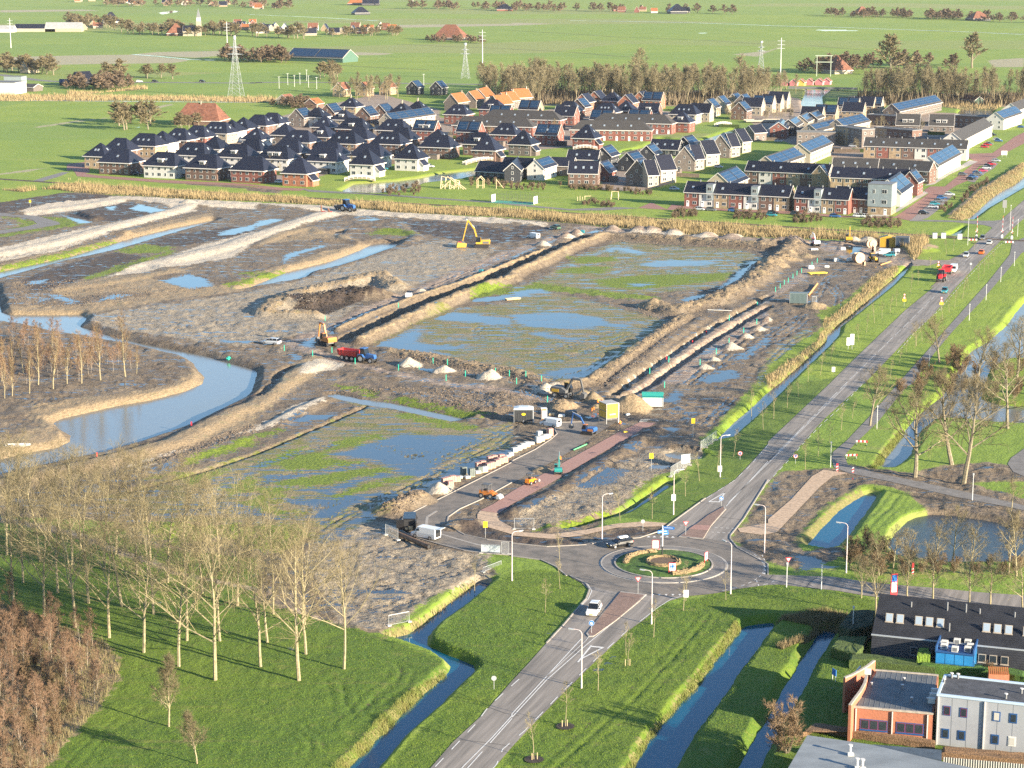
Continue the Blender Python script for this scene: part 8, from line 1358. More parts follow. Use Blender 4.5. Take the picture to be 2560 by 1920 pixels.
def cabin(s, az, lab, w_, d_, h_, wm, rm, name='site_cabin', z0=.3, roof='flat', door=None, wheels=False, cat='site cabin'):
 x, y = W1(s); o = empty(name, (x, y, max(0, zat(x, y))), az, label=lab, cat=cat); mb = MB(); mb.box(-w_/2, w_/2, -d_/2, d_/2, z0, h_, wm)
 n = int(w_/.35)
 for i in range(n): mb.box(-w_/2+w_*(i+.5)/n-.05, -w_/2+w_*(i+.5)/n+.05, -d_/2-.04, -d_/2, z0+.1, h_-.1, wm)
 m = int(d_/.35)
 for i in range(m): mb.box(w_/2, w_/2+.04, -d_/2+d_*(i+.5)/m-.05, -d_/2+d_*(i+.5)/m+.05, z0+.1, h_-.1, wm)
 mb.build('wall', o); mb = MB()
 if roof == 'arch': mb.prism([(-w_/2-.08, h_-.05), (w_/2+.08, h_-.05), (w_/2, h_+.25), (w_/4, h_+.42), (-w_/4, h_+.42), (-w_/2, h_+.25)], -d_/2-.08, d_/2+.08, rm)
 elif roof == 'gable': mb.prism([(-w_/2-.1, h_), (w_/2+.1, h_), (0, h_+.8)], -d_/2-.1, d_/2+.1, rm)
 else: mb.box(-w_/2-.05, w_/2+.05, -d_/2-.05, d_/2+.05, h_, h_+.12, rm)
 mb.build('roof', o); mb = MB()
 for a in (-1, 1):
  for b in (-1, 1): mb.box(a*w_/2-.07*(a+1)-.0, a*w_/2+.07-.07*(a-1)*0, b*d_/2-.08, b*d_/2+.08, 0, h_, steel)
 mb.build('corner_post', o)
 if door: MB().box(-.45, .45, -d_/2-.08, -d_/2-.04, z0+.1, h_-.3, door).build('door', o)
 if wheels:
  for a in (-1, 1): bigwheel(o, a*w_*.0, a*d_/2*.9, .35, .2)
 return o
az = ROT*0-.1
o = cabin("22:100,325", .0, 'black site trailer with arched roof and yellow emblem', 4.2, 2.3, 2.9, mat('black_site_boards', (.03, .032, .035), .6), mat('pale_arch_roof', (.50, .55, .56), .5), roof='arch', wheels=True); MB().prism([(math.cos(i*.7)*.45, 1.9+math.sin(i*.7)*.28) for i in range(9)], -1.24, -1.2, yel).build('emblem', o)
cabin("22:275,300", .1, 'portable toilet with orange side and grey door', 1.2, 1.2, 2.3, co, whp, name='portable_toilet', z0=.05, door=steel, cat='portable toilet')
o = cabin("22:835,330", .45, 'bright yellow two-part site cabin raised on legs', 3.0, 3.4, 4.4, cy, mat('cabin_roof_grey', (.35, .34, .32), .7), z0=1.3); MB().box(-.7, .7, -1.78, -1.72, 2.0, 2.2, whp).build('print_strip', o); mb = MB(); mb.box(-1.52, -1.48, -1.72, 1.7, 2.7, 2.85, cgr); mb.box(1.5, 1.56, -.6, .2, 2.9, 3.8, glassm); mb.build('window', o); MB().box(-1.4, 1.4, -1.6, 1.6, .9, 1.3, cgr).build('chassis', o)
o = cabin("22:1215,195", -.05, 'pale container with open teal lid standing in a puddle', 4.6, 2.3, 2.1, mat('pale_container', (.62, .62, .58), .7, .12, 2), ctl, name='waste_container', z0=.1, cat='container'); MB().prism([(-2.3, 2.1), (2.3, 2.1), (2.5, 2.9), (-2.5, 2.9)], .2, .35, ctl).prism([(-2.3, 2.2), (2.3, 2.2), (2.4, 3.0), (-2.4, 3.0)], .9, 1.0, ctl).build('lid', o)
cabin("31:1035,470", -.2, 'yellow gabled container shed in the storage yard', 5.5, 4, 3.1, cy, cy, roof='gable', door=blk, z0=0, name='storage_container', cat='container'); cabin("31:1160,480", -.2, 'dark blue site cabin next to the yellow shed', 4.6, 3.2, 3.2, mat('dark_blue_cabin', (.03, .05, .08), .5), cgr, z0=.1, door=glassm)
cabin("31:262,960", -.15, 'grey-green storage container with pallet fence beside it', 5.0, 2.6, 2.9, mat('grey_green_steel', (.10, .14, .14), .5), mat('grey_green_roof', (.14, .18, .18), .6), z0=.1, name='storage_container', cat='container')
for s, w_, h_, m_, lb in (("31:985,610", 2.6, 1.4, cgr, 'dark skip beside the yellow compact tractor'), ("31:590,600", 1.6, 1.1, acm, 'pale crate left of the big cable reels'), ("31:700,600", 1.4, 1.0, acm, 'smaller pale crate left of the big cable reels'), ("31:510,650", 1.5, .6, whp, 'low white box on the yard mud'), ("31:370,660", 1.8, 1.0, whp, 'white bin by the green stakes'), ("31:650,500", 1.6, .9, whp, 'pale sack by the far puddle'), ("31:1110,520", 2.0, 1.2, PT['silver'], 'silver tank trailer below the dark cabin'), ("31:960,465", 1.0, 2.3, co, 'upright orange tank left of the yellow shed'), ("31:400,500", 2.4, .5, whp, 'white sheets on the far berm'), ("22:430,285", 1.4, .6, acm, 'pale block pile beside the portable toilet'), ("22:345,270", 1.2, .5, stk, 'wooden crate behind the small white van'), ("22:510,270", 2.2, .9, cgr, 'dark stack of road plates'), ("22:980,420", .9, .35, yel, 'yellow plate compactor on the brick path'), ("11:1320,930", 1.8, 1.2, whp, 'white rubble bag on the dirt track'), ("11:1945,695", 1.3, 1.0, PT['teal'], 'pale green crate beside the long trench'), ("21:610,355", 1.3, 1.1, PT['teal'], 'pale green crate at the far end of the trench'), ("22:1000,270", .9, .4, whp, 'white bag near the sand heap')):
 x, y = W1(s); mb = MB(); mb.box(-w_/2, w_/2, -w_*.35, w_*.35, 0, h_, m_, .06); mb.box(-w_/2-.03, w_/2+.03, -w_*.36, w_*.36, h_*.45, h_*.55, m_); mb.build('site_supply', loc=(x, y, max(0, zat(x, y))), rz=random.uniform(-.5, .5), label=lb, cat='building supply')
car("31:990,545", R(170), 'van', 'white', 'white van parked between reels and containers', name='delivery_van', cat='van'); car("31:1045,560", R(170), 'hatch', 'teal', 'pale teal car in front of the yellow shed')
def reel(s, r_, lab, az=.3):
 x, y = W1(s); mb = MB(); wd = stk; mb.tube((0, -.45, r_), (0, -.35, r_), r_, r_, mat('reel_wood', (.50, .33, .22), .8), 20); mb.tube((0, .35, r_), (0, .45, r_), r_, r_, MATS['reel_wood'], 20); mb.tube((0, -.35, r_), (0, .35, r_), r_*.55, r_*.55, blk, 14); mb.tube((0, -.47, r_), (0, .47, r_), r_*.15, r_*.15, cgr, 8); mb.build('cable_reel', loc=(x, y, max(0, zat(x, y))), rz=az, label=lab, cat='cable reel')
reel("31:790,615", 1.75, 'big pale wooden cable reel, right one', .35); reel("31:762,605", 1.5, 'brown wooden cable reel tucked behind the big pale one', .35); reel("31:825,640", .8, 'small dark cable reel in front of the big one', 1.2); reel("31:880,480", 1.4, 'dark cable reel left of the yellow shed', .3); reel("31:905,480", 1.4, 'pale cable reel next to the dark one', .3); reel("31:910,530", 1.4, 'upright dark cable reel left of the white van', 1.2)
for s, a_, L_, r_, m_, lb in (("12:1150,1285", "12:1495,1430", 0, .42, mat('rusty_pipe', (.17, .10, .06), .8, .3, 2), 'long rusty steel pipe lying beside the new road'), ("31:345,905", "31:425,800", 0, .3, mat('orange_pipe', (.50, .26, .10), .7), 'orange-brown plastic pipe in the yard'), ("31:970,640", "31:1060,610", 0, .2, MATS['orange_pipe'], 'short orange pipe by the yard corner'), ("22:530,580", "22:645,530", 0, .12, mat('light_green_pipe', (.12, .50, .20), .5), 'thin light green pipe beside the brick path'), ("21:1690,1027", "21:1900,1035", 0, .1, acm, 'thin pale pipe bridging the trench')):
 A, B = W(s+' '+a_); z_ = max(zat(*A), zat(*B), 0); mb = MB(); A = Vector((*A, z_+r_)); B = Vector((*B, z_+r_)); c = (A+B)/2; mb.tube(A-c, B-c, r_, r_, m_, 14, False); mb.tube(B-c, A-c, r_*.8, r_*.8, blk, 14); d = (B-A).normalized(); mb.tube(B-c-d*.1, B-c+d*.02, r_*1.08, r_*1.08, m_, 14, False); mb.build('pipe', loc=c, label=lb, cat='pipe')
mb = MB(); [mb.bx((random.uniform(-.2, .2), k*.3, .15+.2*(k % 2)), (4.5, .25, .15), stk, random.uniform(-.08, .08)) for k in range(7)]; x, y = W1("21:20,935"); mb.build('timber_stack', loc=(x, y, .1), rz=.45, label='loose stack of orange timber on the flooded field edge', cat='timber stack')
mb = MB(); mb.box(-3, 3, -1.2, 1.2, .3, .5, yel); [mb.box(k-.1, k+.1, -1.3, 1.3, .1, .3, yel) for k in (-2.5, 0, 2.5)]; x, y = W1("31:425,710"); mb.build('trench_plate', loc=(x, y, .1), rz=.3, label='yellow trench shield lying flat in the yard', cat='trench shield')
pav = {'pink': mat('pink_pavers', (.42, .24, .20), .9, .2, 4, .2), 'grey': mat('grey_kerb_blocks', (.42, .42, .40), .9, .15, 3, .2), 'dark': mat('dark_pavers', (.13, .15, .14), .9, .2, 4, .2)}
def pallet(s, kind, lab, h_=1.0, w_=1.1):
 k = ('pal', kind, h_, w_)
 if k not in MC:
  mb = MB(); mb.box(-w_/2, w_/2, -.45, .45, 0, .12, stk); nl = max(2, int(h_/.2))
  for i in range(nl):
   for a in range(3): mb.box(-w_/2+.02+a*w_/3, -w_/2-.02+(a+1)*w_/3, -.44, .44, .13+i*(h_-.13)/nl, .115+(i+1)*(h_-.13)/nl, pav[kind])
  MC[k] = mb.mesh('paver_pallet')
 x, y = W1(s) if isinstance(s, str) else s; return link('paver_pallet', MC[k], loc=(x, y, max(0, zat(x, y))), rz=.5+random.uniform(-.1, .1), label=lab, cat='pallet of pavers', group='pallets along the new road')
PLS = [("12:1630,870", 'pink', 1.2), ("12:1660,860", 'pink', 1.2), ("12:1700,850", 'pink', 1.2), ("12:1740,845", 'pink', 1.1), ("12:1680,880", 'pink', 1.0), ("12:1795,780", 'dark', 1.5), ("12:1865,800", 'dark', 1.7), ("12:1760,815", 'grey', .5), ("12:1825,815", 'grey', .5), ("12:1915,780", 'grey', .6), ("12:1935,770", 'dark', 1.2), ("12:1975,760", 'grey', 1.1), ("12:1920,720", 'pink', 1.0), ("12:1960,705", 'pink', 1.0), ("12:2010,735", 'pink', 1.2), ("12:2045,725", 'pink', 1.2), ("12:2085,710", 'pink', 1.2), ("12:2020,670", 'pink', 1.1), ("12:2060,660", 'pink', 1.1), ("12:2110,690", 'pink', 1.2), ("12:2150,680", 'pink', 1.2), ("12:2120,650", 'pink', 1.0), ("12:2175,640", 'grey', .5), ("12:2200,625", 'grey', .8), ("22:20,600", 'grey', 1.0), ("22:60,580", 'grey', 1.1), ("22:95,565", 'grey', 1.1), ("22:130,550", 'grey', 1.1), ("22:165,535", 'grey', .6), ("22:225,515", 'grey', 1.3), ("22:255,500", 'grey', 1.2), ("22:290,480", 'grey', 1.0), ("22:235,475", 'grey', 1.5), ("22:270,440", 'dark', 1.1), ("22:330,450", 'pink', 1.6), ("22:310,470", 'grey', .8)]
kn = {'pink': 'pink paving brick', 'grey': 'pale concrete kerb', 'dark': 'dark green-grey block'}
for i, (s, k, h_) in enumerate(PLS): pallet(s, k, '%s pallet, %s along the new road counted from the bend' % (kn[k], ORD[i]), h_)
for i, s in enumerate("11:245,1365|11:490,1425|11:657,1390|11:857,1490|11:1232,1550|11:1410,1530|11:1530,1480|11:1655,1500|11:1810,1600|11:1643,1640|11:2070,1590|11:2190,1600|11:598,1115|11:1230,1000|21:120,1620|21:255,1650|21:40,1659|21:1355,1480|21:1625,1500|21:1765,1400|21:1875,1310|21:2002,1215|21:2115,1135|21:1190,1580|21:2120,960|21:1877,1120|22:307,155|22:1318,30|31:65,860|31:105,830|31:140,800|31:175,780|31:215,745|31:250,720|31:290,700|31:380,640|31:425,610".split('|')):
 x, y = W1(s); mb = MB(); mb.box(-.09, .09, -.05, .05, 0, 1.5, grnp); link('survey_stake', MC.setdefault('stake', mb.mesh('survey_stake')), loc=(x, y, zat(x, y)), label='thin green survey stake, %s of the line across the site' % ORD[i], cat='survey stake', group='green survey stakes')
for i, s in enumerate(("21:1680,1190", "21:1560,1290", "21:1335,1450", "02:1655,375", "02:838,630")): x, y = W1(s); link('survey_stake', MC.setdefault('stake2', MB().box(-.12, .12, -.1, .1, 0, .9, redp).mesh('survey_stake')), loc=(x, y, zat(x, y)), label='red marker post, %s of five beside trench and lake' % ORD[i], cat='marker post', group='red marker posts')
x, y = W1("02:155,545"); V = []; Fc = []
for i in range(9):
 t = i/8*2-1; wd = .75*(1-abs(t)**2.5)+.02; V += [(t*2.2, -wd, .55+.15*t*t), (t*2.2, 0, .05+.3*abs(t)**3), (t*2.2, wd, .55+.15*t*t)]
for i in range(8): Fc += [(3*i, 3*i+1, 3*i+4, 3*i+3), (3*i+1, 3*i+2, 3*i+5, 3*i+4)]
mb = MB(); mb.add(V, Fc, whp); mb.box(-.1, .15, -.6, .6, .4, .46, stk); mb.box(-1.1, -.85, -.55, .55, .4, .46, stk); mb.build('dinghy', loc=(x, y, zat(x, y)+.1), rz=.1, label='small white boat lying on the sandy lake bank', cat='boat').scale = (1.15,)*3
x, y = W1("01:1975,1425"); mb = MB(); mb.tube((0, 0, -1.5), (0, 0, .9), .3, .3, grnp, 10); mb.tube((-.5, 0, .4), (.5, 0, .6), .25, .25, grnp, 10); mb.build('outlet_pipe', loc=(x, y, -.8), label='bright green outlet pipe sticking out of the lake', cat='pipe')
def person_mesh(pose, top, legs):
 sk = {'stand': [(0, 0, .95), (0, 0, 1.25), (0, 0, 1.45), (0, 0, 1.55), (0, 0, 1.72), (.12, 0, .9), (.14, .02, .5), (.14, 0, .08), (.15, -.12, .03), (-.12, 0, .9), (-.14, -.04, .5), (-.14, 0, .08), (-.15, -.12, .03), (.2, 0, 1.42), (.27, 0, 1.12), (.28, -.12, .9), (-.2, 0, 1.42), (-.27, 0, 1.12), (-.28, -.12, .9)],
          'bend': [(0, 0, .85), (0, -.28, 1.0), (0, -.48, 1.02), (0, -.55, 1.02), (0, -.70, .98), (.12, 0, .8), (.14, -.1, .45), (.14, 0, .08), (.15, -.14, .03), (-.12, 0, .8), (-.14, -.1, .45), (-.14, 0, .08), (-.15, -.14, .03), (.2, -.42, 1.0), (.22, -.48, .7), (.2, -.6, .45), (-.2, -.42, 1.0), (-.22, -.48, .7), (-.2, -.6, .45)]}[pose]
 E_ = [(0, 1), (1, 2), (2, 3), (3, 4), (0, 5), (5, 6), (6, 7), (7, 8), (0, 9), (9, 10), (10, 11), (11, 12), (2, 13), (13, 14), (14, 15), (2, 16), (16, 17), (17, 18)]
 rr = [.15, .16, .15, .06, .11, .1, .075, .05, .045, .1, .075, .05, .045, .08, .055, .045, .08, .055, .045]
 me = bpy.data.meshes.new('person'); me.from_pydata(sk, E_, []); o = bpy.data.objects.new('tmp', me); COL.objects.link(o); m = o.modifiers.new('s', 'SKIN'); 
 for i, v in enumerate(me.skin_vertices[0].data): v.radius = (rr[i], rr[i]*.85); v.use_root = i == 0
 o.modifiers.new('u', 'SUBSURF').levels = 1; dg = bpy.context.evaluated_depsgraph_get(); m2 = bpy.data.meshes.new_from_object(o.evaluated_get(dg)); bpy.data.objects.remove(o); m2.name = 'person'
 m2.materials.clear(); [m2.materials.append(x) for x in (top, legs, mat('skin', (.45, .28, .2), .7), blk)]
 for p in m2.polygons: z = p.center.z; s_ = p.center; hd = (Vector(s_)-Vector(sk[4])).length < .13; p.material_index = 2 if hd else (3 if z < .1 else (1 if z < (.9 if pose == 'stand' else .75) and abs(s_.y) < .3 else 0)); p.use_smooth = True
 return m2
hv = mat('hi_vis_orange', (.85, .22, .02), .7); navy = mat('navy_workwear', (.02, .03, .06), .8); pm = {'stand': person_mesh('stand', hv, navy), 'bend': person_mesh('bend', hv, hv), 'dark': person_mesh('stand', navy, blk)}
for s, k, rz, lb in (("22:745,200", 'stand', .5, 'person in orange work jacket standing by the yellow site cabin'), ("22:690,245", 'bend', 1.2, 'person in orange workwear bending over beside the road'), ("22:775,200", 'stand', -.8, 'second person in orange jacket near the yellow site cabin'), ("22:935,380", 'stand', .2, 'person kneeling-height figure in orange beside the brick path'), ("22:415,690", 'stand', 2.8, 'person in orange jacket behind the teal excavator'), ("e:840,1535", 'dark', .2, 'person in dark clothes walking in front of the terraces')):
 x, y = W1(s); lb = lb.replace('kneeling-height figure in orange', 'in orange workwear standing'); link('person', pm[k], loc=(x, y, max(0, zat(x, y))), rz=rz, label=lb, cat='person')
# ---------------------------------------------------------------- bridges, playground, pylons, masts
def archbridge(a, b, lab, rise=1.3, wdt=2.2):
 A, B = [Vector(p) for p in W(a+' '+b, .2)]; d = B-A; L = d.length; o = empty('footbridge', (A.x, A.y, 0), math.atan2(d.y, d.x), label=lab, cat='footbridge'); n = 14; deck = []
 for i in range(n+1): t = i/n; deck.append((L*t, .3+rise*4*t*(1-t)))
 mb = MB(); mb.prism(deck+[(x, z-.3) for x, z in deck[::-1]], -wdt/2, wdt/2, mat('bridge_timber', (.30, .24, .17), .9, .2, 3)); mb.build('deck', o)
 for s_ in (-1, 1):
  mb = MB()
  for hh in (.45, .8, 1.1): mb.path([(x, s_*wdt/2, z+hh) for x, z in deck], .07, trimw, 4)
  mb.build('railing', o)
  for i in range(0, n+1, 2): x, z = deck[i]; MB().box(x-.09, x+.09, s_*wdt/2-.09, s_*wdt/2+.09, z-.3, z+1.3, trimw).build('post', o)
 return o
archbridge("10:765,1562", "10:1030,1560", 'white arched wooden footbridge over the estate pond'); archbridge("10:1800,1420", "10:2110,1390", 'white arched footbridge beside the black barn house'); archbridge("20:530,1290", "20:735,1290", 'small white arched footbridge near the red terrace', 1.1); archbridge("20:1760,1090", "20:1885,1080", 'white-railed footbridge on the central green', 1.0)
A, B = [Vector(p) for p in W("e:890,400 1330,395", 1.0)]; o = empty('road_bridge', (A.x, A.y, 0), math.atan2((B-A).y, (B-A).x), label='flat concrete road bridge inside the estate', cat='bridge'); L = (B-A).length; MB().box(0, L, -3, 3, .6, 1.1, copm).build('deck', o); [MB().box(0, L, k-.1, k+.1, 1.1, 1.7, copm).build('parapet', o) for k in (-3, 3)]; [MB().box(L*t-.4, L*t+.4, -2.5, 2.5, -1, .6, copm).build('pier', o) for t in (.4, .65)]
A, B = [Vector(p) for p in W("30:180,760 770,770", 1.5)]; o = empty('road_bridge', (A.x, A.y, 0), math.atan2((B-A).y, (B-A).x), label='dark steel bridge crossing the far canal', cat='bridge'); L = (B-A).length; MB().box(0, L, -3, 3, 1.2, 1.7, lead).build('deck', o); MB().box(0, L, -3.1, -3, 1.7, 2.8, lead).build('railing', o); [MB().box(L*t-.6, L*t+.6, -2.5, 2.5, -1, 1.2, lead).build('pier', o) for t in (.25, .5, .72)]
x, y = W1("30:480,660"); o = empty('drawbridge_frame', (x, y, 0), -.1, label='tall pale drawbridge gantry beside the far canal', cat='drawbridge'); [MB().box(k-.3, k+.3, -.3, .3, 0, 16, mat('gantry_green', (.32, .36, .28), .7)).build('post', o) for k in (-5.5, 5.5)]; [MB().box(-7, 7, -.3, .3, z, z+.6, MATS['gantry_green']).build('beam', o) for z in (11, 16)]
woodm = mat('playground_timber', (.62, .48, .30), .8, .2, 3)
def sticks(s, lab, segs, name='climbing_frame', cat='climbing frame', r_=.10, rz=-.2, sc_=1.0, m_=None):
 x, y = W1(s); o = empty(name, (x, y, 0), rz, label=lab, cat=cat); o.scale = (sc_,)*3
 for a, b in segs: MB().tube(a, b, r_, r_, m_ or woodm, 5).build('pole', o)
S_ = []
for k in range(5): S_ += [((k*1.5-3, -1.5, 0), (k*1.5-3, 0, 4-.35*k)), ((k*1.5-3, 1.5, 0), (k*1.5-3, 0, 4-.35*k))]
S_ += [((-3, 0, 4), (3, 0, 2.6)), ((-3, -1, 1.5), (3, -1, .9)), ((-1, 0, 4), (4.8, -1.5, 0)), ((0, 0, 3.8), (5.5, -1, 0)), ((-3, -1.5, 0), (0, -1.2, 2.6)), ((0, -1.5, 0), (3, -1.2, 1.9))]
sticks("10:1680,1630", 'big wooden climbing frame with sloping poles on the playground', S_, sc_=1.3, r_=.13)
sticks("10:1940,1625", 'small wooden play house frame on posts', [((-1, -1, 0), (-1, -1, 2.6)), ((1, -1, 0), (1, -1, 2.6)), ((-1, 1, 0), (-1, 1, 2.6)), ((1, 1, 0), (1, 1, 2.6)), ((-1.2, -1, 2.6), (0, -1, 3.8)), ((1.2, -1, 2.6), (0, -1, 3.8)), ((-1.2, 1, 2.6), (0, 1, 3.8)), ((1.2, 1, 2.6), (0, 1, 3.8)), ((0, -1, 3.8), (0, 1, 3.8)), ((-1, -1, 1), (1, -1, 1))], sc_=1.3)
sticks("10:2100,1630", 'leaning wooden slide pole beside the play house', [((-1, 0, 0), (-1, 0, 3.4)), ((-1, 0, 3.2), (1.6, 0, .2))], sc_=1.2); sticks("d:590,1450", 'wooden swing frame on the central lawn', [((-1.2, -.8, 0), (-1, 0, 2.5)), ((-1.2, .8, 0), (-1, 0, 2.5)), ((1.2, -.8, 0), (1, 0, 2.5)), ((1.2, .8, 0), (1, 0, 2.5)), ((-1, 0, 2.5), (1, 0, 2.5))], sc_=1.3, name='swing_frame', cat='swing')
sticks("d:120,1470", 'row of wooden balance posts on the lawn', [((k*.9, 0, 0), (k*.9, 0, 1.6+.3*(k % 2))) for k in range(4)]+[((2.5, 0, 1.8), (5, .5, 1.9))], sc_=1.1, name='balance_posts', cat='play equipment')
x, y = W1("21:60,95"); o = empty('ball_court', (x, y, 0), ROT, label='fenced green ball court with white goal boards', cat='ball court'); MB().box(-11, 7, -4, 4, .03, .08, mat('court_green', (.05, .25, .18), .8)).build('court_floor', o); mb = MB()
for k in range(10):
 for j in (-4, 4): mb.tube((-11+2*k, j, 0), (-11+2*k, j, 4), .05, .05, cgr, 4)
for z in (1.2, 2.6, 4):
 for j in (-4, 4): mb.tube((-11, j, z), (7, j, z), .04, .04, cgr, 4)
mb.build('fence', o); MB().box(7, 7.2, -2, 2, 0, 3, whp).build('goal_board', o); MB().box(-11.2, -11, -2, 2, 0, 3, whp).build('goal_board', o)
for i, (s, lb) in enumerate((("20:990,215", ''),)): pass
def pylon(s, h_, lab, sc_=1):
 x, y = W1(s); o = empty('power_pylon', (x, y, 0), -.2, label=lab, cat='power pylon'); mb = MB(); lv = [0, .14, .27, .39, .5, .6, .69, .77, .84, .9, .95, 1]; wd = lambda t: .105*h_*(1-t)**1.3+.012*h_; r_ = .13
 for a, b in zip(lv, lv[1:]):
  w0, w1 = wd(a), wd(b); z0, z1 = a*h_, b*h_; C0 = [(-w0, -w0), (w0, -w0), (w0, w0), (-w0, w0)]; C1 = [(-w1, -w1), (w1, -w1), (w1, w1), (-w1, w1)]
  for i in range(4): j = (i+1) % 4; mb.tube((*C0[i], z0), (*C1[i], z1), r_, r_, steel, 3, False); mb.tube((*C0[i], z0), (*C1[j], z1), r_*.6, r_*.6, steel, 3, False); mb.tube((*C0[j], z0), (*C1[i], z1), r_*.6, r_*.6, steel, 3, False); mb.tube((*C1[i], z1), (*C1[j], z1), r_*.6, r_*.6, steel, 3, False)
 mb.build('lattice_tower', o)
 for t, w_ in ((.86, .13), (.74, .16)): MB().prism([(-w_*h_, t*h_), (0, t*h_+.8), (w_*h_, t*h_), (0, t*h_-.5)], -.3, .3, steel).build('cross_arm', o)
 mb = MB(); mb.tube((0, 0, h_), (0, 0, h_*1.06), 1.0, 1.0, whp, 8); mb.build('antenna', o); return o
pylon("00:2040,835", 39, 'tall lattice power pylon standing left of the estate'); pylon("10:1810,680", 26, 'lattice power pylon above the black gabled houses'); pylon("20:2150,640", 25, 'lattice power pylon behind the forest belt')
for s, h_, lb in (("00:95,415", 30, 'white slim mast in the fields at far left'), ("00:1965,455", 30, 'white slim mast behind the left pylon'), ("10:1957,555", 30, 'white slim mast beside the orange farmhouse field'), ("30:107,655", 30, 'white slim mast left of the drawbridge gantry'), ("10:1357,55", 30, 'white slim mast on the far horizon')):
 x, y = W1(s); o = empty('transmission_mast', (x, y, 0), -.2, label=lb, cat='power mast'); MB().tube((0, 0, 0), (0, 0, h_), .42, .22, whp, 8).build('pole', o)
 for t in (.72, .82, .92): MB().box(-3, 3, -.15, .15, t*h_-.12, t*h_+.12, whp).build('cross_arm', o)
for i, s in enumerate(("10:200,765", "10:333,750", "10:275,735", "10:380,730", "10:438,700", "10:455,755", "10:525,770", "10:1450,740")): x, y = W1(s); MB().tube((0, 0, 0), (0, 0, 8.5), .14, .1, whp, 6).box(-.8, .8, -.12, .12, 8.3, 8.5, whp).build('highway_lamp', loc=(x, y, 0), label='white light mast, %s in the cluster at the distant junction' % ORD[i], cat='street lamp', group='light masts at the distant junction')
# ---------------------------------------------------------------- estate gardens: sheds, hedges, small trees; distant road
hb = random.Random(77)
hrows = [('hedge', mat('garden_hedge', (.06, .09, .02), .95, .4, 2, .5)), ('garden_shed', None), ('garden_fence', mat('garden_fence_wood', (.20, .15, .11), .9, .3, 1))]
spots = [W1(s, 0) for s in "a:900,600|a:1500,610|a:2050,640|a:700,420|a:900,400|a:1150,380|b:330,1000|b:870,990|b:1600,870|b:1000,960|b:2130,820|c:150,860|c:420,800|c:980,900|c:1100,870|c:1700,880|c:1880,900|d:330,620|d:420,700|d:570,1230|d:620,1080|d:850,1230|d:1350,1130|d:1500,1170|e:700,480|e:1000,620|e:1150,640|e:1450,560|f:60,740|f:200,740|f:330,740|f:620,560|f:1080,420|f:1200,540|e:1900,800|e:2050,790|b:700,380|b:1200,560|b:520,880|e:1000,330|e:1150,330|e:1380,290|e:1300,240".split('|')]
whs = ['beside the front villas', 'behind the second row', 'in a middle garden', 'near the red terraces', 'in an eastern courtyard']
for i, (x, y) in enumerate(spots):
 k = i % 3; wd = hb.uniform(3, 6)
 if k == 1: o = empty('garden_shed', (x, y, 0), ROT, label='small flat-roofed garden shed, %s of those between the houses from the south-west' % ORD[i], cat='shed', group='garden sheds'); MB().box(-wd/2, wd/2, -1.6, 1.6, 0, 2.3, WL['grey'] if hb.random() < .5 else WL['dark']).build('wall', o); MB().box(-wd/2-.15, wd/2+.15, -1.8, 1.8, 2.3, 2.5, RF['flat']).build('roof', o)
 else:
  nm, m_ = ('hedge', hrows[0][1]) if k == 0 else ('garden_fence', hrows[2][1]); MB().box(-wd, wd, -.35 if k == 0 else -.06, .35 if k == 0 else .06, 0, 1.7, m_).box(-wd, -wd+.6 if k == 0 else -wd+.1, 0, wd, 0, 1.6, m_).build(nm, loc=(x, y, 0), rz=ROT, label='%s, %s of those between the houses from the south-west' % ('clipped garden hedge' if k == 0 else 'brown garden fence', ORD[i]), cat='hedge' if k == 0 else 'fence', group='garden hedges' if k == 0 else 'garden fences')
gz = ["b:0,1000 600,700 1400,500 2212,380 2212,900 1500,950 700,980", "c:0,1000 2212,880 2212,500 1500,650 800,700 0,850", "e:350,350 1000,480 1500,560 1500,300 1000,250 400,280", "f:0,780 340,740 340,560 900,520 1300,560 1300,400 500,400 0,500"]
n = 0
for g_ in gz:
 for x, y in scatter(g_, 36, 5, 11+n): n += 1; plant('roadtree', x, y, hb.uniform(3.5, 7), 'small bare garden tree among the estate houses', 'garden trees in the estate')
BD = {26: 'between railway and southern terrace, left or middle patch', 38: 'between railway and the zinc corner tower', 34: 'on the estate pond bank', 28: 'between railway and the middle of the southern terrace', 20: 'on the playground lawn', 40: 'in front of the stepped house blocks', 50: 'in front of the black barn house', 30: 'along the far canal by the red street'}
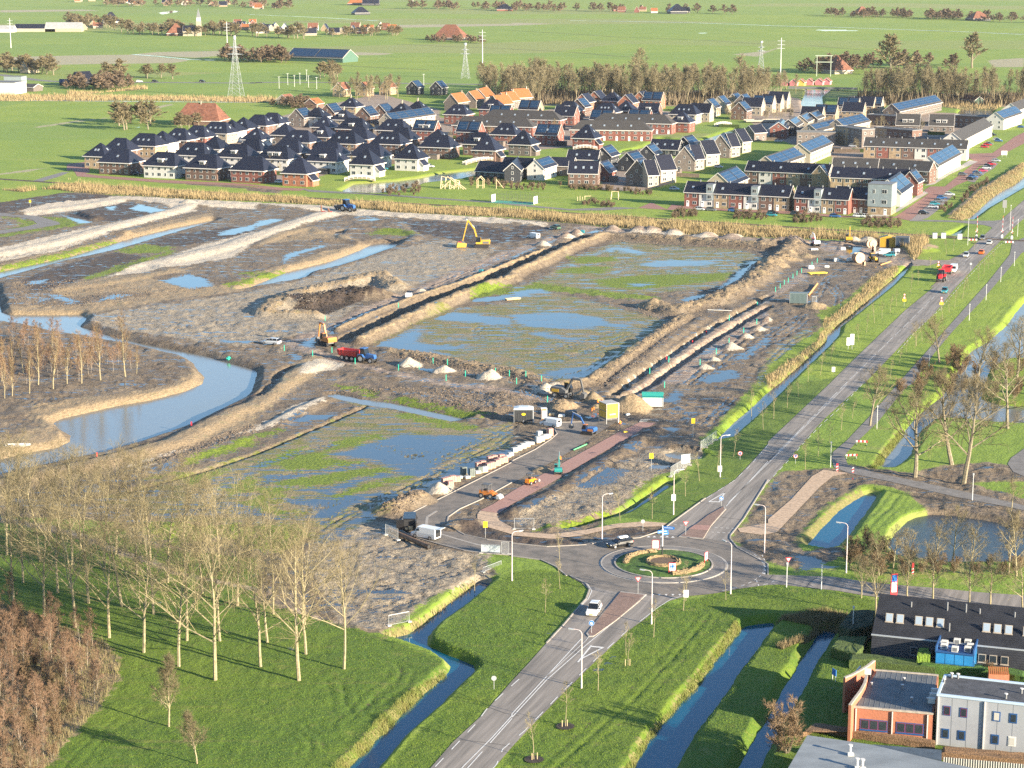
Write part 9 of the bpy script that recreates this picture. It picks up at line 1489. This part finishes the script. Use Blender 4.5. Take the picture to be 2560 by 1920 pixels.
for s, k in (("31:220,270 460,265 465,225 350,190 230,200", 26), ("31:800,300 950,320 1140,310 1150,270 1050,235 830,240", 38), ("b:1470,1240 1900,1250 2000,1180 1950,1120 1600,1110", 34), ("e:0,1590 310,1570 300,1520 50,1500", 26), ("e:750,1600 1150,1620 1160,1560 1080,1520 780,1530", 28), ("d:150,1520 600,1560 600,1520 300,1480", 20), ("d:0,1330 600,1350 1050,1420 1050,1380 600,1320 0,1290", 40), ("c:350,1480 900,1500 1200,1560 2212,1540 2212,1480 1200,1470 900,1400 500,1400", 50), ("f:1200,1480 1500,1330 1700,1200 1900,1080 1800,1050 1500,1200 1250,1400", 30)):
 for x, y in scatter(s, k, 1.6, k): plant('reedbush', x, y, hb.uniform(1.6, 3.0), 'low brown bush in the bed '+BD[k], 'bushes in the bed '+BD[k], 'shrub')
mb = MB(); strip(mb, W("00:-200,640 0,645 300,690 480,705 1200,712 2212,718 10:0,712 600,712 1000,715 1500,725 2000,730"), 9, .05, RM['asphalt2']); mb.build('country_road', kind='structure')
mb = MB(); strip(mb, W("00:-200,860 0,868 1300,878 2212,886 10:0,880 180,868"), 5, .06, wm_['mid']); strip(mb, W("10:-60,125 300,140 620,155 1050,180"), 6, .06, wm_['mid']); strip(mb, W("20:500,178 1000,185 1500,195 2212,220 30:0,222 600,236 1200,258 1700,275 2212,298"), 7, .06, wm_['mid']); strip(mb, W("00:1150,470 1400,490 1650,515 1850,520"), 5, .06, wm_['mid']); mb.build('polder_ditch', kind='structure')
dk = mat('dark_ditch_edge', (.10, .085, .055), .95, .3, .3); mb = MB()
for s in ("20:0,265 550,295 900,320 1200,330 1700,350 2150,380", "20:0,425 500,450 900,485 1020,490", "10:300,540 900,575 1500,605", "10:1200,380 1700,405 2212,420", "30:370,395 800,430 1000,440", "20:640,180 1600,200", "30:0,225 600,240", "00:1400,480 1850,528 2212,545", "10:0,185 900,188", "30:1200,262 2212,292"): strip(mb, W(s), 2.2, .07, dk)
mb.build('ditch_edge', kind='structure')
hz = bpy.data.materials.new('haze_air'); hz.use_nodes = True; hn = hz.node_tree; hn.nodes.clear(); pv = hn.nodes.new('ShaderNodeVolumePrincipled'); pv.inputs['Density'].default_value = HAZE_D; pv.inputs['Color'].default_value = (.93, .96, 1, 1); pv.inputs['Anisotropy'].default_value = .2; ho = hn.nodes.new('ShaderNodeOutputMaterial'); hn.links.new(pv.outputs[0], ho.inputs['Volume'])
MB().box(-16000, 16000, -500, 11000, -4, 108, hz).build('haze', kind='stuff', label='thin pale winter haze over the fields')
